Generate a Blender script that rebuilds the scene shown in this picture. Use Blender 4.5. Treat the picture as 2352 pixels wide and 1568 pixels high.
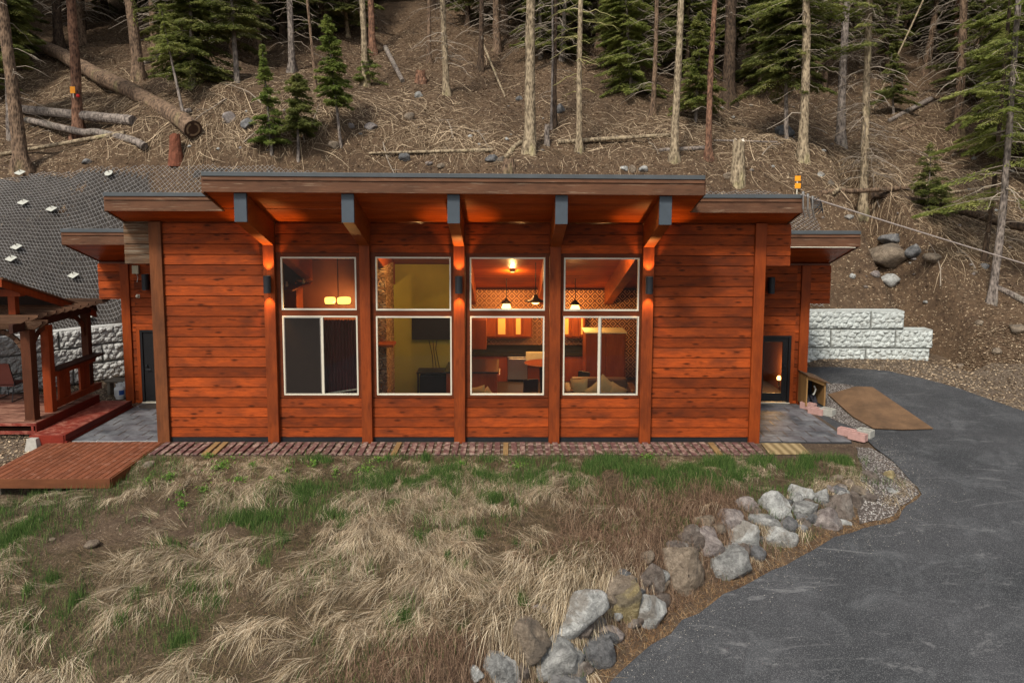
import bpy, bmesh, math, random
import numpy as np
from mathutils import Vector, Matrix
from mathutils.geometry import delaunay_2d_cdt

for o in list(bpy.data.objects): bpy.data.objects.remove(o)
S = bpy.context.scene
C = S.collection
R = math.radians

# ------------------------------------------------------------ camera
CAM = Vector((0.0, -18.1, 5.85))
FPX, PPX, PPY, WPX, HPX = 1710.0, 1176.0, 644.0, 2352.0, 1568.0
_yaw, _pit, _rol = 14/1710, math.atan(0.1), 0.003
F_ = Vector((math.sin(_yaw)*math.cos(_pit), math.cos(_yaw)*math.cos(_pit), -math.sin(_pit)))
R0 = Vector((math.cos(_yaw), -math.sin(_yaw), 0))
U0 = R0.cross(F_)
R_ = R0*math.cos(_rol)+U0*math.sin(_rol)
U_ = U0*math.cos(_rol)-R0*math.sin(_rol)
cd = bpy.data.cameras.new('camera'); cam = bpy.data.objects.new('camera', cd); C.objects.link(cam)
cam.matrix_world = Matrix(((R_.x, U_.x, -F_.x, CAM.x), (R_.y, U_.y, -F_.y, CAM.y), (R_.z, U_.z, -F_.z, CAM.z), (0, 0, 0, 1)))
cd.sensor_width = 36; cd.lens = FPX/WPX*36
cd.shift_y = (PPY-HPX/2)/WPX
cd.clip_start = 0.1; cd.clip_end = 3000
S.camera = cam
S.render.resolution_x = 1024; S.render.resolution_y = 682

# ------------------------------------------------------------ world, sun, exposure
SUN_EL, SUN_AZ = R(48), R(205)      # azimuth measured from +Y clockwise: the sun stands behind and left of the camera
w = bpy.data.worlds.new('World'); S.world = w; w.use_nodes = True
nt = w.node_tree; nt.nodes.clear()
sky = nt.nodes.new('ShaderNodeTexSky'); sky.sky_type = 'NISHITA'; sky.sun_disc = False
sky.sun_elevation = SUN_EL; sky.sun_rotation = SUN_AZ; sky.air_density = 1.0; sky.dust_density = 3.0
hs = nt.nodes.new('ShaderNodeHueSaturation'); hs.inputs['Saturation'].default_value = 0.3
bg = nt.nodes.new('ShaderNodeBackground'); bg.inputs['Strength'].default_value = 0.115
wo = nt.nodes.new('ShaderNodeOutputWorld')
nt.links.new(sky.outputs[0], hs.inputs['Color']); nt.links.new(hs.outputs[0], bg.inputs[0]); nt.links.new(bg.outputs[0], wo.inputs[0])
sl = bpy.data.lights.new('sun', 'SUN'); sl.energy = 2.5; sl.angle = R(9); sl.color = (1.0, 0.93, 0.82)
so = bpy.data.objects.new('sun', sl); C.objects.link(so)
sd = Vector((math.sin(SUN_AZ)*math.cos(SUN_EL), math.cos(SUN_AZ)*math.cos(SUN_EL), math.sin(SUN_EL)))
so.rotation_euler = sd.to_track_quat('Z', 'Y').to_euler(); so.location = (0, -30, 30)
S.view_settings.view_transform = 'Standard'; S.view_settings.look = 'None'
S.view_settings.exposure = 0.42; S.view_settings.gamma = 1
S.render.engine = 'CYCLES'
S.cycles.max_bounces = 6; S.cycles.transparent_max_bounces = 8; S.cycles.caustics_reflective = False; S.cycles.caustics_refractive = False
S.cycles.sample_clamp_indirect = 3.0

# ------------------------------------------------------------ geometry helpers
def ray(px, py):
    return F_*FPX + R_*(px-PPX) - U_*(py-PPY)
def P(px, py, Y=None, Z=None, X=None):
    d = ray(px, py)
    if Y is not None: t = (Y-CAM.y)/d.y
    elif Z is not None: t = (Z-CAM.z)/d.z
    else: t = (X-CAM.x)/d.x
    return CAM+d*t
def sst(a, b, x):
    t = np.clip((x-a)/(b-a), 0, 1); return t*t*(3-2*t)

def _hash(ix, iy, s):
    v = np.sin(ix*127.1+iy*311.7+s*74.7)*43758.5453
    return v-np.floor(v)
def vnoise(x, y, s=0.0):
    ix, iy = np.floor(x), np.floor(y); fx, fy = x-ix, y-iy
    fx = fx*fx*(3-2*fx); fy = fy*fy*(3-2*fy)
    a = _hash(ix, iy, s); b = _hash(ix+1, iy, s); c = _hash(ix, iy+1, s); d = _hash(ix+1, iy+1, s)
    return (a*(1-fx)+b*fx)*(1-fy)+(c*(1-fx)+d*fx)*fy-0.5
def fbm(x, y, s=0.0, n=4):
    r = 0; a = 1
    for i in range(n):
        r = r+a*vnoise(x, y, s+i*3.1); x = x*2.03+5.2; y = y*2.03+1.3; a *= .5
    return r

class MB:
    def __init__(s): s.v = []; s.f = []; s.n = 0
    def add(s, vs, fs):
        b = s.n; s.v.extend(tuple(v) for v in vs); s.f.extend(tuple(i+b for i in f) for f in fs); s.n += len(vs); return s
    def box(s, x0, x1, y0, y1, z0, z1):
        return s.hexa([(x0,y0,z0),(x1,y0,z0),(x1,y1,z0),(x0,y1,z0),(x0,y0,z1),(x1,y0,z1),(x1,y1,z1),(x0,y1,z1)])
    def hexa(s, v):
        return s.add(v, [(3,2,1,0),(4,5,6,7),(0,1,5,4),(1,2,6,5),(2,3,7,6),(3,0,4,7)])
    def prism(s, poly, axis, a, b):
        # poly: 2D points; axis 'x' -> (y,z), 'y' -> (x,z), 'z' -> (x,y)
        n = len(poly)
        def mk(p, t):
            return (t,p[0],p[1]) if axis == 'x' else ((p[0],t,p[1]) if axis == 'y' else (p[0],p[1],t))
        v = [mk(p, a) for p in poly]+[mk(p, b) for p in poly]
        return s.add(v, [tuple(range(n))[::-1], tuple(range(n, 2*n))]+[(i,(i+1)%n,n+(i+1)%n,n+i) for i in range(n)])
    def beam(s, a, b, w, h, up=(0,0,1)):
        a = Vector(a); b = Vector(b); d = (b-a).normalized(); u = Vector(up)
        r = d.cross(u).normalized(); u = r.cross(d).normalized()
        v = [p+r*(sx*w/2)+u*(sz*h/2) for p in (a, b) for sx, sz in ((-1,-1),(1,-1),(1,1),(-1,1))]
        return s.add(v, [(0,1,2,3),(7,6,5,4),(0,4,5,1),(1,5,6,2),(2,6,7,3),(3,7,4,0)])
    def tube(s, pts, rad, n=6, cap=True):
        pts = [Vector(p) for p in pts]
        if not hasattr(rad, '__len__'): rad = [rad]*len(pts)
        vs = []; fs = []; ref = None
        for i, p in enumerate(pts):
            d = (pts[min(i+1, len(pts)-1)]-pts[max(i-1, 0)])
            d = d.normalized() if d.length > 1e-9 else Vector((0,0,1))
            if ref is None: ref = Vector((1,0,0)) if abs(d.x) < .8 else Vector((0,1,0))
            a = (ref-d*ref.dot(d)).normalized(); b = d.cross(a); ref = a
            for k in range(n):
                t = 2*math.pi*k/n; vs.append(p+(a*math.cos(t)+b*math.sin(t))*rad[i])
        for i in range(len(pts)-1):
            for k in range(n):
                fs.append((i*n+k, i*n+(k+1)%n, (i+1)*n+(k+1)%n, (i+1)*n+k))
        if cap: fs.append(tuple(range(n))[::-1]); fs.append(tuple(range((len(pts)-1)*n, len(pts)*n)))
        return s.add(vs, fs)
    def lathe(s, c, prof, n=20):
        c = Vector(c); vs = []; fs = []
        for r, z in prof:
            for k in range(n):
                t = 2*math.pi*k/n; vs.append(c+Vector((math.cos(t)*r, math.sin(t)*r, z)))
        for i in range(len(prof)-1):
            for k in range(n): fs.append((i*n+k, i*n+(k+1)%n, (i+1)*n+(k+1)%n, (i+1)*n+k))
        fs.append(tuple(range(n))[::-1]); fs.append(tuple(range((len(prof)-1)*n, len(prof)*n)))
        return s.add(vs, fs)
    def build(s, name, mat, parent=None, bev=0, smooth=False, origin=None):
        v = np.array(s.v, dtype=np.float64).reshape(-1, 3)
        if parent is not None: org = wloc(parent)
        elif origin is not None: org = Vector(origin)
        else: org = Vector(((v[:,0].min()+v[:,0].max())/2, (v[:,1].min()+v[:,1].max())/2, v[:,2].min()))
        v = v-np.array(org)
        me = bpy.data.meshes.new(name); me.from_pydata(v.tolist(), [], s.f); me.update()
        if smooth: me.shade_smooth()
        if mat is not None:
            for m in (mat if isinstance(mat, (list, tuple)) else [mat]): me.materials.append(m)
        o = bpy.data.objects.new(name, me); C.objects.link(o)
        if parent is not None: o.parent = parent
        else: o.location = org
        WL[o.name] = org.copy()
        if bev:
            b = o.modifiers.new('bevel', 'BEVEL'); b.width = bev; b.segments = 2; b.limit_method = 'ANGLE'
        return o
WL = {}
def wloc(o): return WL[o.name]
def tag(o, label=None, cat=None, group=None, kind=None):
    if label: o['label'] = label
    if cat: o['category'] = cat
    if group: o['group'] = group
    if kind: o['kind'] = kind
    return o
def thing(name, label, cat, loc, group=None):
    o = bpy.data.objects.new(name, None); C.objects.link(o); o.location = loc; o.empty_display_size = .2
    WL[o.name] = Vector(loc); return tag(o, label, cat, group)
def npmesh(name, v, f, mat, parent=None, smooth=False, org=(0,0,0)):
    """fast mesh from numpy; f has one fixed face size"""
    v = np.asarray(v, dtype=np.float32)-np.asarray(org, dtype=np.float32); f = np.asarray(f, dtype=np.int32)
    me = bpy.data.meshes.new(name); me.vertices.add(len(v)); me.vertices.foreach_set('co', v.ravel())
    k = f.shape[1]; me.loops.add(f.size); me.loops.foreach_set('vertex_index', f.ravel())
    me.polygons.add(len(f)); me.polygons.foreach_set('loop_start', np.arange(0, f.size, k, dtype=np.int32))
    me.polygons.foreach_set('loop_total', np.full(len(f), k, dtype=np.int32)) if bpy.app.version < (4, 1) else None
    me.update(calc_edges=True); me.validate()
    if smooth: me.shade_smooth()
    if mat: me.materials.append(mat)
    o = bpy.data.objects.new(name, me); C.objects.link(o); o.location = org
    WL[o.name] = Vector(org)
    if parent: o.parent = parent; o.location = (0,0,0)
    return o

# ------------------------------------------------------------ materials
class NT:
    def __init__(s, name):
        s.m = bpy.data.materials.new(name); s.m.use_nodes = True; s.t = s.m.node_tree
        s.b = s.t.nodes['Principled BSDF']; s.b.inputs['Specular IOR Level'].default_value = .3
    def n(s, typ, **kw):
        x = s.t.nodes.new(typ)
        for k, v in kw.items(): setattr(x, k, v)
        return x
    def l(s, a, b): s.t.links.new(a, b)
    def co(s, scale=(1,1,1), off=None, src='Object'):
        tc = s.n('ShaderNodeTexCoord'); mp = s.n('ShaderNodeMapping'); mp.inputs['Scale'].default_value = scale
        if src == 'World':
            g = s.n('ShaderNodeNewGeometry'); s.l(g.outputs['Position'], mp.inputs[0])
        else: s.l(tc.outputs[src], mp.inputs[0])
        if off is not None: s.l(off, mp.inputs['Location'])
        return mp.outputs[0]
    def noise(s, vec, scale, detail=4, rough=.55, dist=0):
        x = s.n('ShaderNodeTexNoise'); x.inputs['Scale'].default_value = scale; x.inputs['Detail'].default_value = detail
        x.inputs['Roughness'].default_value = rough; x.inputs['Distortion'].default_value = dist
        if vec is not None: s.l(vec, x.inputs['Vector'])
        return x.outputs['Fac']
    def vor(s, vec, scale, feat='F1', out='Distance'):
        x = s.n('ShaderNodeTexVoronoi', feature=feat); x.inputs['Scale'].default_value = scale
        if vec is not None: s.l(vec, x.inputs['Vector'])
        return x.outputs[out]
    def ramp(s, fac, stops, interp='LINEAR'):
        x = s.n('ShaderNodeValToRGB'); r = x.color_ramp; r.interpolation = interp
        while len(r.elements) < len(stops): r.elements.new(0.5)
        for e, (p, c) in zip(r.elements, stops):
            e.position = p; e.color = (c, c, c, 1) if not hasattr(c, '__len__') else (*c, 1)
        s.l(fac, x.inputs[0]); return x.outputs[0]
    def mix(s, fac, a, b, mode='MIX'):
        x = s.n('ShaderNodeMix', data_type='RGBA', blend_type=mode)
        for i, val in ((0, fac), (6, a), (7, b)):
            if hasattr(val, 'is_output'): s.l(val, x.inputs[i])
            elif i == 0: x.inputs[0].default_value = val
            else: x.inputs[i].default_value = (*val, 1) if len(val) == 3 else val
        return x.outputs[2]
    def math(s, op, a, b=None):
        x = s.n('ShaderNodeMath', operation=op)
        for i, v in enumerate((a, b)):
            if v is None: continue
            if hasattr(v, 'is_output'): s.l(v, x.inputs[i])
            else: x.inputs[i].default_value = v
        return x.outputs[0]
    def isl(s):
        g = s.n('ShaderNodeNewGeometry'); return g.outputs['Random Per Island']
    def obr(s):
        g = s.n('ShaderNodeObjectInfo'); return g.outputs['Random']
    def bump(s, h, strength=.3, dist=.01):
        x = s.n('ShaderNodeBump'); x.inputs['Strength'].default_value = strength; x.inputs['Distance'].default_value = dist
        s.l(h, x.inputs['Height']); s.l(x.outputs[0], s.b.inputs['Normal']); return s
    def fin(s, col=None, rough=.7, metal=0, spec=None):
        if col is not None:
            if hasattr(col, 'is_output'): s.l(col, s.b.inputs['Base Color'])
            else: s.b.inputs['Base Color'].default_value = (*col, 1)
        if hasattr(rough, 'is_output'): s.l(rough, s.b.inputs['Roughness'])
        else: s.b.inputs['Roughness'].default_value = rough
        s.b.inputs['Metallic'].default_value = metal
        if spec is not None: s.b.inputs['Specular IOR Level'].default_value = spec
        return s.m
def hexrgb(r, g, b):
    f = lambda c: ((c/255+.055)/1.055)**2.4 if c/255 > .04045 else c/255/12.92
    return (f(r), f(g), f(b))

def wood(name, c1, c2, c3=None, axis='X', knots=.5, rough=.55, wear=0.0, wearcol=(.35,.28,.2), grain=1.0, isl=1.0, fleck=.25):
    t = NT(name)
    st = {'X': (1, 14, 14), 'Y': (14, 1, 14), 'Z': (14, 14, 1)}[axis]
    kt = {'X': (2.2, 6, 7), 'Y': (6, 2.2, 7), 'Z': (6, 6, 2.0)}[axis]
    r = t.isl(); off = t.n('ShaderNodeCombineXYZ')
    t.l(t.math('MULTIPLY', r, 37.0), off.inputs[0]); t.l(t.math('MULTIPLY', r, 91.0), off.inputs[1]); t.l(t.math('MULTIPLY', r, 53.0), off.inputs[2])
    v = t.co(st, off.outputs[0])
    g = t.noise(v, 2.2*grain, 6, .65, .6)
    blot = t.noise(t.co((.9,.9,2.5) if axis != 'Z' else (2.5,2.5,.7), off.outputs[0]), 1.6, 3)
    col = t.mix(t.ramp(g, [(.3, 0), (.7, 1)]), c1, c2)
    col = t.mix(t.ramp(blot, [(.40, .0), (.70, .75)]), col, c3 or tuple(x*.45 for x in c1))
    if isl:
        hv = t.n('ShaderNodeHueSaturation'); t.l(col, hv.inputs['Color'])
        x = t.ramp(r, [(0, .55), (.35, .85), (.7, 1.05), (1, 1.35)]); 
        t.l(t.mix(isl, (1,1,1), x), hv.inputs['Value']); col = hv.outputs[0]
    if knots:
        k = t.vor(t.co(kt, off.outputs[0]), 1.0)
        kn = t.ramp(k, [(.05, .95), (.16, .55), (.24, 0)])
        col = t.mix(t.mix(knots, (0,0,0), kn), col, tuple(x*.12 for x in c1))
    fl = t.noise(t.co({'X': (5,20,34), 'Y': (20,5,34), 'Z': (34,34,5)}[axis], off.outputs[0]), 1.0, 5, .75)
    col = t.mix(t.mix(fleck, (0,0,0), t.ramp(fl, [(.54,0),(.70,1)])), col, tuple(x*.22 for x in c1))
    t.b.inputs['Specular IOR Level'].default_value = .16
    if wear:
        wn = t.noise(t.co((.7, 3, 16) if axis == 'X' else (3, 3, 3)), 2.0, 6, .7)
        col = t.mix(t.ramp(wn, [(.62-wear*.35, 0), (.72-wear*.2, .9)]), col, wearcol)
    t.bump(g, .35, .006)
    return t.fin(col, rough)

M = {}
M['siding'] = wood('cedar_siding', (.37,.066,.010), (.19,.032,.006), (.085,.021,.008), knots=1.0, rough=.72, grain=1.3, fleck=.75)
M['post'] = wood('cedar_post', (.34,.070,.014), (.22,.042,.010), (.12,.027,.010), axis='Z', knots=.35, rough=.55)
M['cornerpost'] = wood('weathered_post', (.24,.080,.028), (.15,.050,.018), (.09,.036,.018), axis='Z', knots=.3, rough=.65)
M['cornerred'] = wood('red_post', (.36,.070,.012), (.25,.045,.009), (.17,.032,.009), axis='Z', knots=.2, rough=.5)
M['beam'] = wood('cedar_beam', (.42,.105,.016), (.30,.064,.010), (.2,.042,.010), axis='Y', knots=.2, rough=.5)
M['soffit'] = wood('soffit_boards', (.46,.095,.012), (.34,.062,.008), (.25,.043,.007), axis='X', knots=.1, rough=.42, isl=.5)
M['fascia'] = wood('weathered_fascia', (.165,.078,.042), (.12,.055,.031), (.08,.04,.024), knots=.4, rough=.7, wear=.12, wearcol=(.30,.21,.14), isl=.5)
M['greyboard'] = wood('grey_weathered_board', (.15,.075,.035), (.09,.05,.028), (.06,.04,.028), knots=.4, rough=.8, wear=.35, wearcol=(.22,.18,.13))
M['trim'] = wood('dark_trim', (.16,.035,.010), (.11,.025,.008), (.07,.018,.007), axis='X', knots=.1, rough=.55, isl=.3)
M['deckbrown'] = wood('brown_deck', (.25,.088,.044), (.18,.06,.03), (.12,.044,.024), axis='Y', knots=.08, rough=.6, wear=.25, wearcol=(.30,.14,.09), isl=.45)
M['deckfascia'] = wood('deck_fascia', (.19,.07,.03), (.15,.052,.024), (.10,.038,.018), knots=.05, rough=.6, isl=.3)
M['redpaint'] = wood('worn_red_boards', (.27,.045,.028), (.18,.03,.02), (.11,.025,.02), axis='Y', knots=.05, rough=.55, wear=.45, wearcol=(.34,.13,.09), isl=.5)
M['redpost'] = wood('red_stain_post', (.34,.06,.014), (.24,.04,.010), (.16,.03,.009), axis='Z', knots=.15, rough=.5)
M['brownpost'] = wood('brown_stain_post', (.13,.042,.018), (.085,.028,.013), (.05,.018,.01), axis='Z', knots=.1, rough=.6)
M['pergola'] = wood('pergola_wood', (.12,.062,.034), (.07,.034,.02), (.04,.02,.013), axis='X', knots=.1, rough=.75, wear=.1, wearcol=(.28,.20,.13))
M['redstep'] = wood('dark_red_step_board', (.20,.026,.014), (.13,.018,.011), (.08,.013,.009), axis='Y', knots=.05, rough=.5)
M['pergdark'] = wood('pergola_dark', (.085,.03,.018), (.05,.02,.013), (.03,.014,.01), axis='Y', knots=.1, rough=.7)
M['slat'] = wood('walkway_slat', (.19,.095,.085), (.12,.062,.06), (.08,.045,.045), axis='Y', knots=.1, rough=.75, wear=.4, wearcol=(.36,.27,.22), isl=.8)
M['slatnew'] = wood('walkway_slat_new', (.33,.22,.10), (.25,.16,.07), (.18,.11,.05), axis='Y', knots=.1, rough=.75, isl=.5)
M['plain_wood'] = wood('yellow_plywood', (.42,.24,.09), (.34,.19,.07), (.25,.14,.06), axis='Z', knots=.1, rough=.7)
M['greywood'] = wood('grey_bench_wood', (.30,.26,.20), (.20,.17,.13), (.13,.11,.09), axis='X', knots=.1, rough=.85)
M['cabinet'] = wood('cherry_cabinet', (.34,.085,.022), (.25,.055,.015), (.2,.04,.012), axis='Z', knots=0, rough=.35, isl=.3)
def flat(name, col, rough=.6, metal=0, var=.12, scale=6, bump=0):
    t = NT(name); n = t.noise(t.co(), scale, 4)
    c = t.mix(n, tuple(x*(1-var*1.6) for x in col), tuple(min(1, x*(1+var*1.6)) for x in col))
    if bump: t.bump(t.noise(t.co(), scale*6, 3), bump, .01)
    return t.fin(c, rough, metal)
M['metal'] = flat('roof_edge_metal', (.075,.084,.090), .45, .0, .2, 3)
M['cap'] = flat('beam_cap_steel', (.06,.075,.09), .5, .0, .15, 4)
M['black'] = flat('black_paint', (.012,.012,.013), .4)
M['foundation'] = flat('black_waterproofing', (.012,.013,.016), .6, 0, .3, 5)
M['white'] = flat('white_vinyl', (.60,.56,.45), .4, 0, .05)
M['roofing'] = flat('dark_roofing', (.05,.05,.052), .85, 0, .3, 9)
M['lampblack'] = flat('black_lamp_body', (.022,.024,.028), .45)
M['screen'] = flat('insect_screen', (.014,.010,.008), .9)
M['olive'] = flat('olive_plaster', (.27,.25,.045), .75, 0, .15, 1.2)
M['redwall'] = flat('dark_red_panelling', (.14,.045,.022), .6, 0, .25, 2)
M['curtain'] = flat('plum_curtain', (.10,.018,.02), .9, 0, .3, 3)
M['steel'] = flat('stainless_steel', (.55,.52,.48), .3, 1.0, .05)
M['granite'] = flat('dark_granite', (.022,.02,.018), .2, 0, .5, 40)
M['cream'] = flat('cream_ceramic', (.75,.66,.42), .4)
M['cushion'] = flat('beige_cushion', (.50,.36,.16), .85, 0, .12, 8)
M['sofa'] = flat('brown_leather', (.14,.065,.03), .5)
M['rug'] = flat('red_rug', (.45,.02,.015), .95, 0, .2, 14)
M['floorwood'] = flat('dark_floor', (.07,.05,.035), .4)
M['blackwood'] = flat('black_furniture', (.014,.012,.011), .4)
M['concrete'] = flat('concrete', (.36,.34,.30), .9, 0, .2, 9, .3)
M['pinkblock'] = flat('pink_masonry', (.42,.25,.22), .9, 0, .18, 14, .4)
M['greyblock'] = flat('grey_masonry', (.34,.33,.29), .9, 0, .18, 14, .4)
M['orange'] = flat('orange_plastic', (.90,.33,.015), .5, 0, .08)
M['red'] = flat('red_ribbon', (.6,.02,.02), .6)
M['anchor'] = flat('galvanised_plate', (.42,.42,.37), .5, 0, .1)
M['wire'] = flat('mesh_wire', (.36,.35,.34), .55, .2, .25, 2)
M['cable'] = flat('cable_sheath', (.55,.47,.42), .6)
M['tank'] = flat('white_tank', (.72,.73,.72), .35)
M['blue'] = flat('blue_label', (.03,.09,.32), .5)
M['darkmat'] = flat('brown_doormat', (.035,.028,.024), .95, 0, .3, 20)
M['fabric'] = flat('maroon_sling_fabric', (.17,.055,.04), .85)
M['winterdark'] = flat('dark_tarp', (.022,.022,.03), .6, 0, .5, 6)
def rampmat():
    t = NT('tan_ribbed_mat'); wv = t.n('ShaderNodeTexWave'); wv.inputs['Scale'].default_value = 5; wv.inputs['Distortion'].default_value = 1.2
    t.l(t.co((.3, 2.2, 1)), wv.inputs['Vector']); 
    return t.fin(t.mix(wv.outputs['Fac'], (.17,.12,.055), (.36,.27,.14)), .85)
M['ribmat'] = rampmat()
def rust():
    t = NT('rusty_plywood_sheet'); n = t.noise(t.co((1,1,1)), 1.4, 6, .7); n2 = t.noise(t.co((1,1,1)), 40, 3)
    c = t.mix(t.ramp(n, [(.3,0),(.7,1)]), (.085,.05,.028), (.21,.12,.062)); c = t.mix(t.ramp(n2, [(.4,0),(.7,.35)]), c, (.09,.055,.03))
    return t.fin(c, .85)
M['rust'] = rust()
def glassm():
    t = NT('window_glass'); t.t.nodes.remove(t.b); o = t.t.nodes['Material Output']
    tr = t.n('ShaderNodeBsdfTransparent'); tr.inputs[0].default_value = (.93,.94,.92,1)
    g = t.n('ShaderNodeBsdfGlossy'); g.inputs['Roughness'].default_value = .015; g.inputs[0].default_value = (.9,.9,.9,1)
    fr = t.n('ShaderNodeFresnel'); fr.inputs[0].default_value = 1.42
    mx = t.n('ShaderNodeMixShader'); t.l(fr.outputs[0], mx.inputs[0]); t.l(tr.outputs[0], mx.inputs[1]); t.l(g.outputs[0], mx.inputs[2]); t.l(mx.outputs[0], o.inputs[0])
    return t.m
M['glass'] = glassm()
def emis(name, col, st):
    t = NT(name); t.b.inputs['Emission Color'].default_value = (*col, 1); t.b.inputs['Emission Strength'].default_value = st
    return t.fin(col, .5)
M['bulb'] = emis('lit_lamp_glass', (1,.55,.16), 5)
M['amber'] = emis('lit_amber_shade', (1,.50,.10), 2.6)
M['glow'] = emis('lit_cabinet_glass', (.75,.42,.10), .22)
def tin():
    t = NT('patterned_copper_tile'); v = t.co((3.2,3.2,3.2)); sp = t.n('ShaderNodeSeparateXYZ'); t.l(v, sp.inputs[0])
    a = t.math('PINGPONG', t.math('ADD', sp.outputs[0], sp.outputs[2]), .5); b = t.math('PINGPONG', t.math('SUBTRACT', sp.outputs[0], sp.outputs[2]), .5)
    m = t.math('MINIMUM', a, b); c = t.math('PINGPONG', t.math('MULTIPLY', m, 3.0), .5)
    k = t.ramp(c, [(.15, 0), (.28, 1)])
    t.bump(c, .6, .02)
    return t.fin(t.mix(k, (.05,.006,.006), (.62,.30,.13)), .45, .2)
M['tin'] = tin()
def stonecol():
    t = NT('ledge_stone'); n = t.vor(t.co((4,4,11)), 1.6, 'F1', 'Color'); d = t.vor(t.co((4,4,11)), 1.6, 'DISTANCE_TO_EDGE')
    bw = t.n('ShaderNodeRGBToBW'); t.l(n, bw.inputs[0])
    c = t.mix(t.ramp(bw.outputs[0], [(.2,0),(.8,1)]), (.34,.20,.08), (.66,.48,.25)); c = t.mix(t.ramp(d, [(0,1),(.09,0)]), c, (.05,.03,.015))
    t.bump(t.ramp(d, [(0,0),(.15,1)]), .8, .04); return t.fin(c, .8)
M['ledge'] = stonecol()
def slate():
    t = NT('slate_tiles'); c = t.vor(t.co((1,1,1)), 1.3, 'F1', 'Color')
    r = t.isl(); n = t.noise(t.co((1,1,1)), 1.6, 5, .7); n2 = t.noise(t.co((3,1,1)), 5, 5, .7)
    col = t.mix(r, (.05,.055,.062), (.12,.115,.125)); col = t.mix(t.ramp(n, [(.42,0),(.66,.8)]), col, (.26,.27,.28)); col = t.mix(t.ramp(n2, [(.35,0),(.7,.4)]), col, (.05,.045,.055))
    t.bump(n2, .25, .01); return t.fin(col, .55)
M['slate'] = slate()
M['groutdark'] = flat('dark_grout', (.03,.03,.032), .9)
M['grout'] = flat('pale_grout', (.34,.34,.33), .9, 0, .3, 4)
def castwall(name, tint):
    t = NT(name); off = t.co((1,1,1)); ns = t.noise(t.co(), 9, 5, .65)
    col = t.mix(t.ramp(ns, [(.3,0),(.65,1)]), tuple(x*.62 for x in tint), tint)
    st = t.noise(t.co((1,1,1)), 1.7, 5, .7); col = t.mix(t.ramp(st, [(.52,0),(.74,.6)]), col, (.22,.21,.18))
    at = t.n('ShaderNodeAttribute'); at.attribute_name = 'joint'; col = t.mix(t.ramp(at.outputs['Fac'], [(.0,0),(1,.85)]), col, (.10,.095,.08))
    t.bump(t.noise(t.co(), 22, 5, .7), .35, .012); return t.fin(col, .85)
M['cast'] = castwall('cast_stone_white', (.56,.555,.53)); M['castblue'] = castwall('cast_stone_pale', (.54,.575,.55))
def bark(name, c1, c2, lich=(.26,.25,.10), amt=.25):
    t = NT(name); rnd = t.obr()
    v = t.co((1,1,.40)); d = t.vor(v, 15, 'F1'); n = t.noise(v, 7, 5, .7); big = t.noise(t.co((1,1,.5)), 1.1, 4)
    col = t.mix(t.ramp(t.math('MULTIPLY', d, n), [(.10,0),(.42,1)]), c1, c2)
    col = t.mix(t.ramp(n, [(.45,0),(.62,.5)]), col, tuple(x*1.5 for x in c2))
    col = t.mix(t.ramp(big, [(.62-amt*.15,0),(.78,amt*1.8)]), col, lich)
    t.bump(d, .9, .03); return t.fin(col, .9)
M['bark'] = bark('bark_brown', (.045,.028,.018), (.19,.125,.08))
M['barkpale'] = bark('bark_pale', (.09,.065,.04), (.33,.26,.17), (.36,.34,.14), .35)
M['barkdark'] = bark('bark_dark', (.022,.014,.009), (.085,.055,.035), (.10,.09,.04), .2)
M['barkred'] = bark('bark_reddish', (.05,.024,.016), (.22,.115,.07), (.2,.14,.09), .2)
M['barkgrey'] = bark('bark_grey', (.06,.048,.042), (.24,.20,.17), (.27,.26,.2), .3)
def twigm(name, c1, c2):
    t = NT(name); r = t.isl(); return t.fin(t.mix(t.math('POWER', r, 1.7), c1, c2), .85)
M['twig'] = twigm('dead_twigs', (.15,.115,.085), (.46,.39,.31)); M['twiglit'] = twigm('lichen_twigs', (.30,.28,.10), (.55,.50,.22))
M['litter'] = twigm('branch_litter', (.14,.09,.05), (.66,.51,.34))
def leafm(name, c1, c2, c3):
    t = NT(name); r = t.isl(); n = t.noise(t.co((1,1,1)), 1.3, 3)
    col = t.mix(r, c1, c2); col = t.mix(t.ramp(n, [(.45,0),(.68,.85)]), col, c3)
    tr = t.n('ShaderNodeBsdfTranslucent'); mx = t.n('ShaderNodeMixShader'); mx.inputs[0].default_value = .52; t.l(col, tr.inputs[0]); t.l(t.b.outputs[0], mx.inputs[1]); t.l(tr.outputs[0], mx.inputs[2]); t.l(mx.outputs[0], t.t.nodes['Material Output'].inputs[0])
    return t.fin(col, .65)
M['fir'] = leafm('fir_needles', (.07,.095,.026), (.23,.25,.065), (.36,.36,.12))
M['firyoung'] = leafm('young_fir_needles', (.09,.14,.03), (.24,.30,.065), (.34,.37,.10))
M['firdark'] = leafm('dark_fir_needles', (.06,.075,.025), (.19,.20,.06), (.30,.29,.11))
M['firpale'] = leafm('pale_fir_needles', (.13,.17,.04), (.31,.34,.085), (.44,.44,.15))
def strawm(name, stops, rough=.8, var=0):
    t = NT(name); r = t.isl(); n = t.noise(t.co((1,1,1), src='World'), .9, 3)
    col = t.ramp(r, stops)
    if var: col = t.mix(t.ramp(t.noise(t.co((1,1,1), src='World'), 1.7, 5, .65), [(.38,var),(.60,0)]), col, t.mix(.5, col, (.045,.028,.016)))
    return t.fin(col, rough, spec=.2)
M['straw'] = strawm('dry_straw', [(0,(.07,.048,.028)),(.3,(.22,.158,.092)),(.6,(.47,.365,.23)),(1,(.82,.70,.51))], var=.85)
M['strawdull'] = strawm('dull_dead_grass', [(0,(.030,.034,.012)),(.35,(.07,.055,.028)),(.7,(.15,.105,.058)),(1,(.26,.19,.11))])
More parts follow.
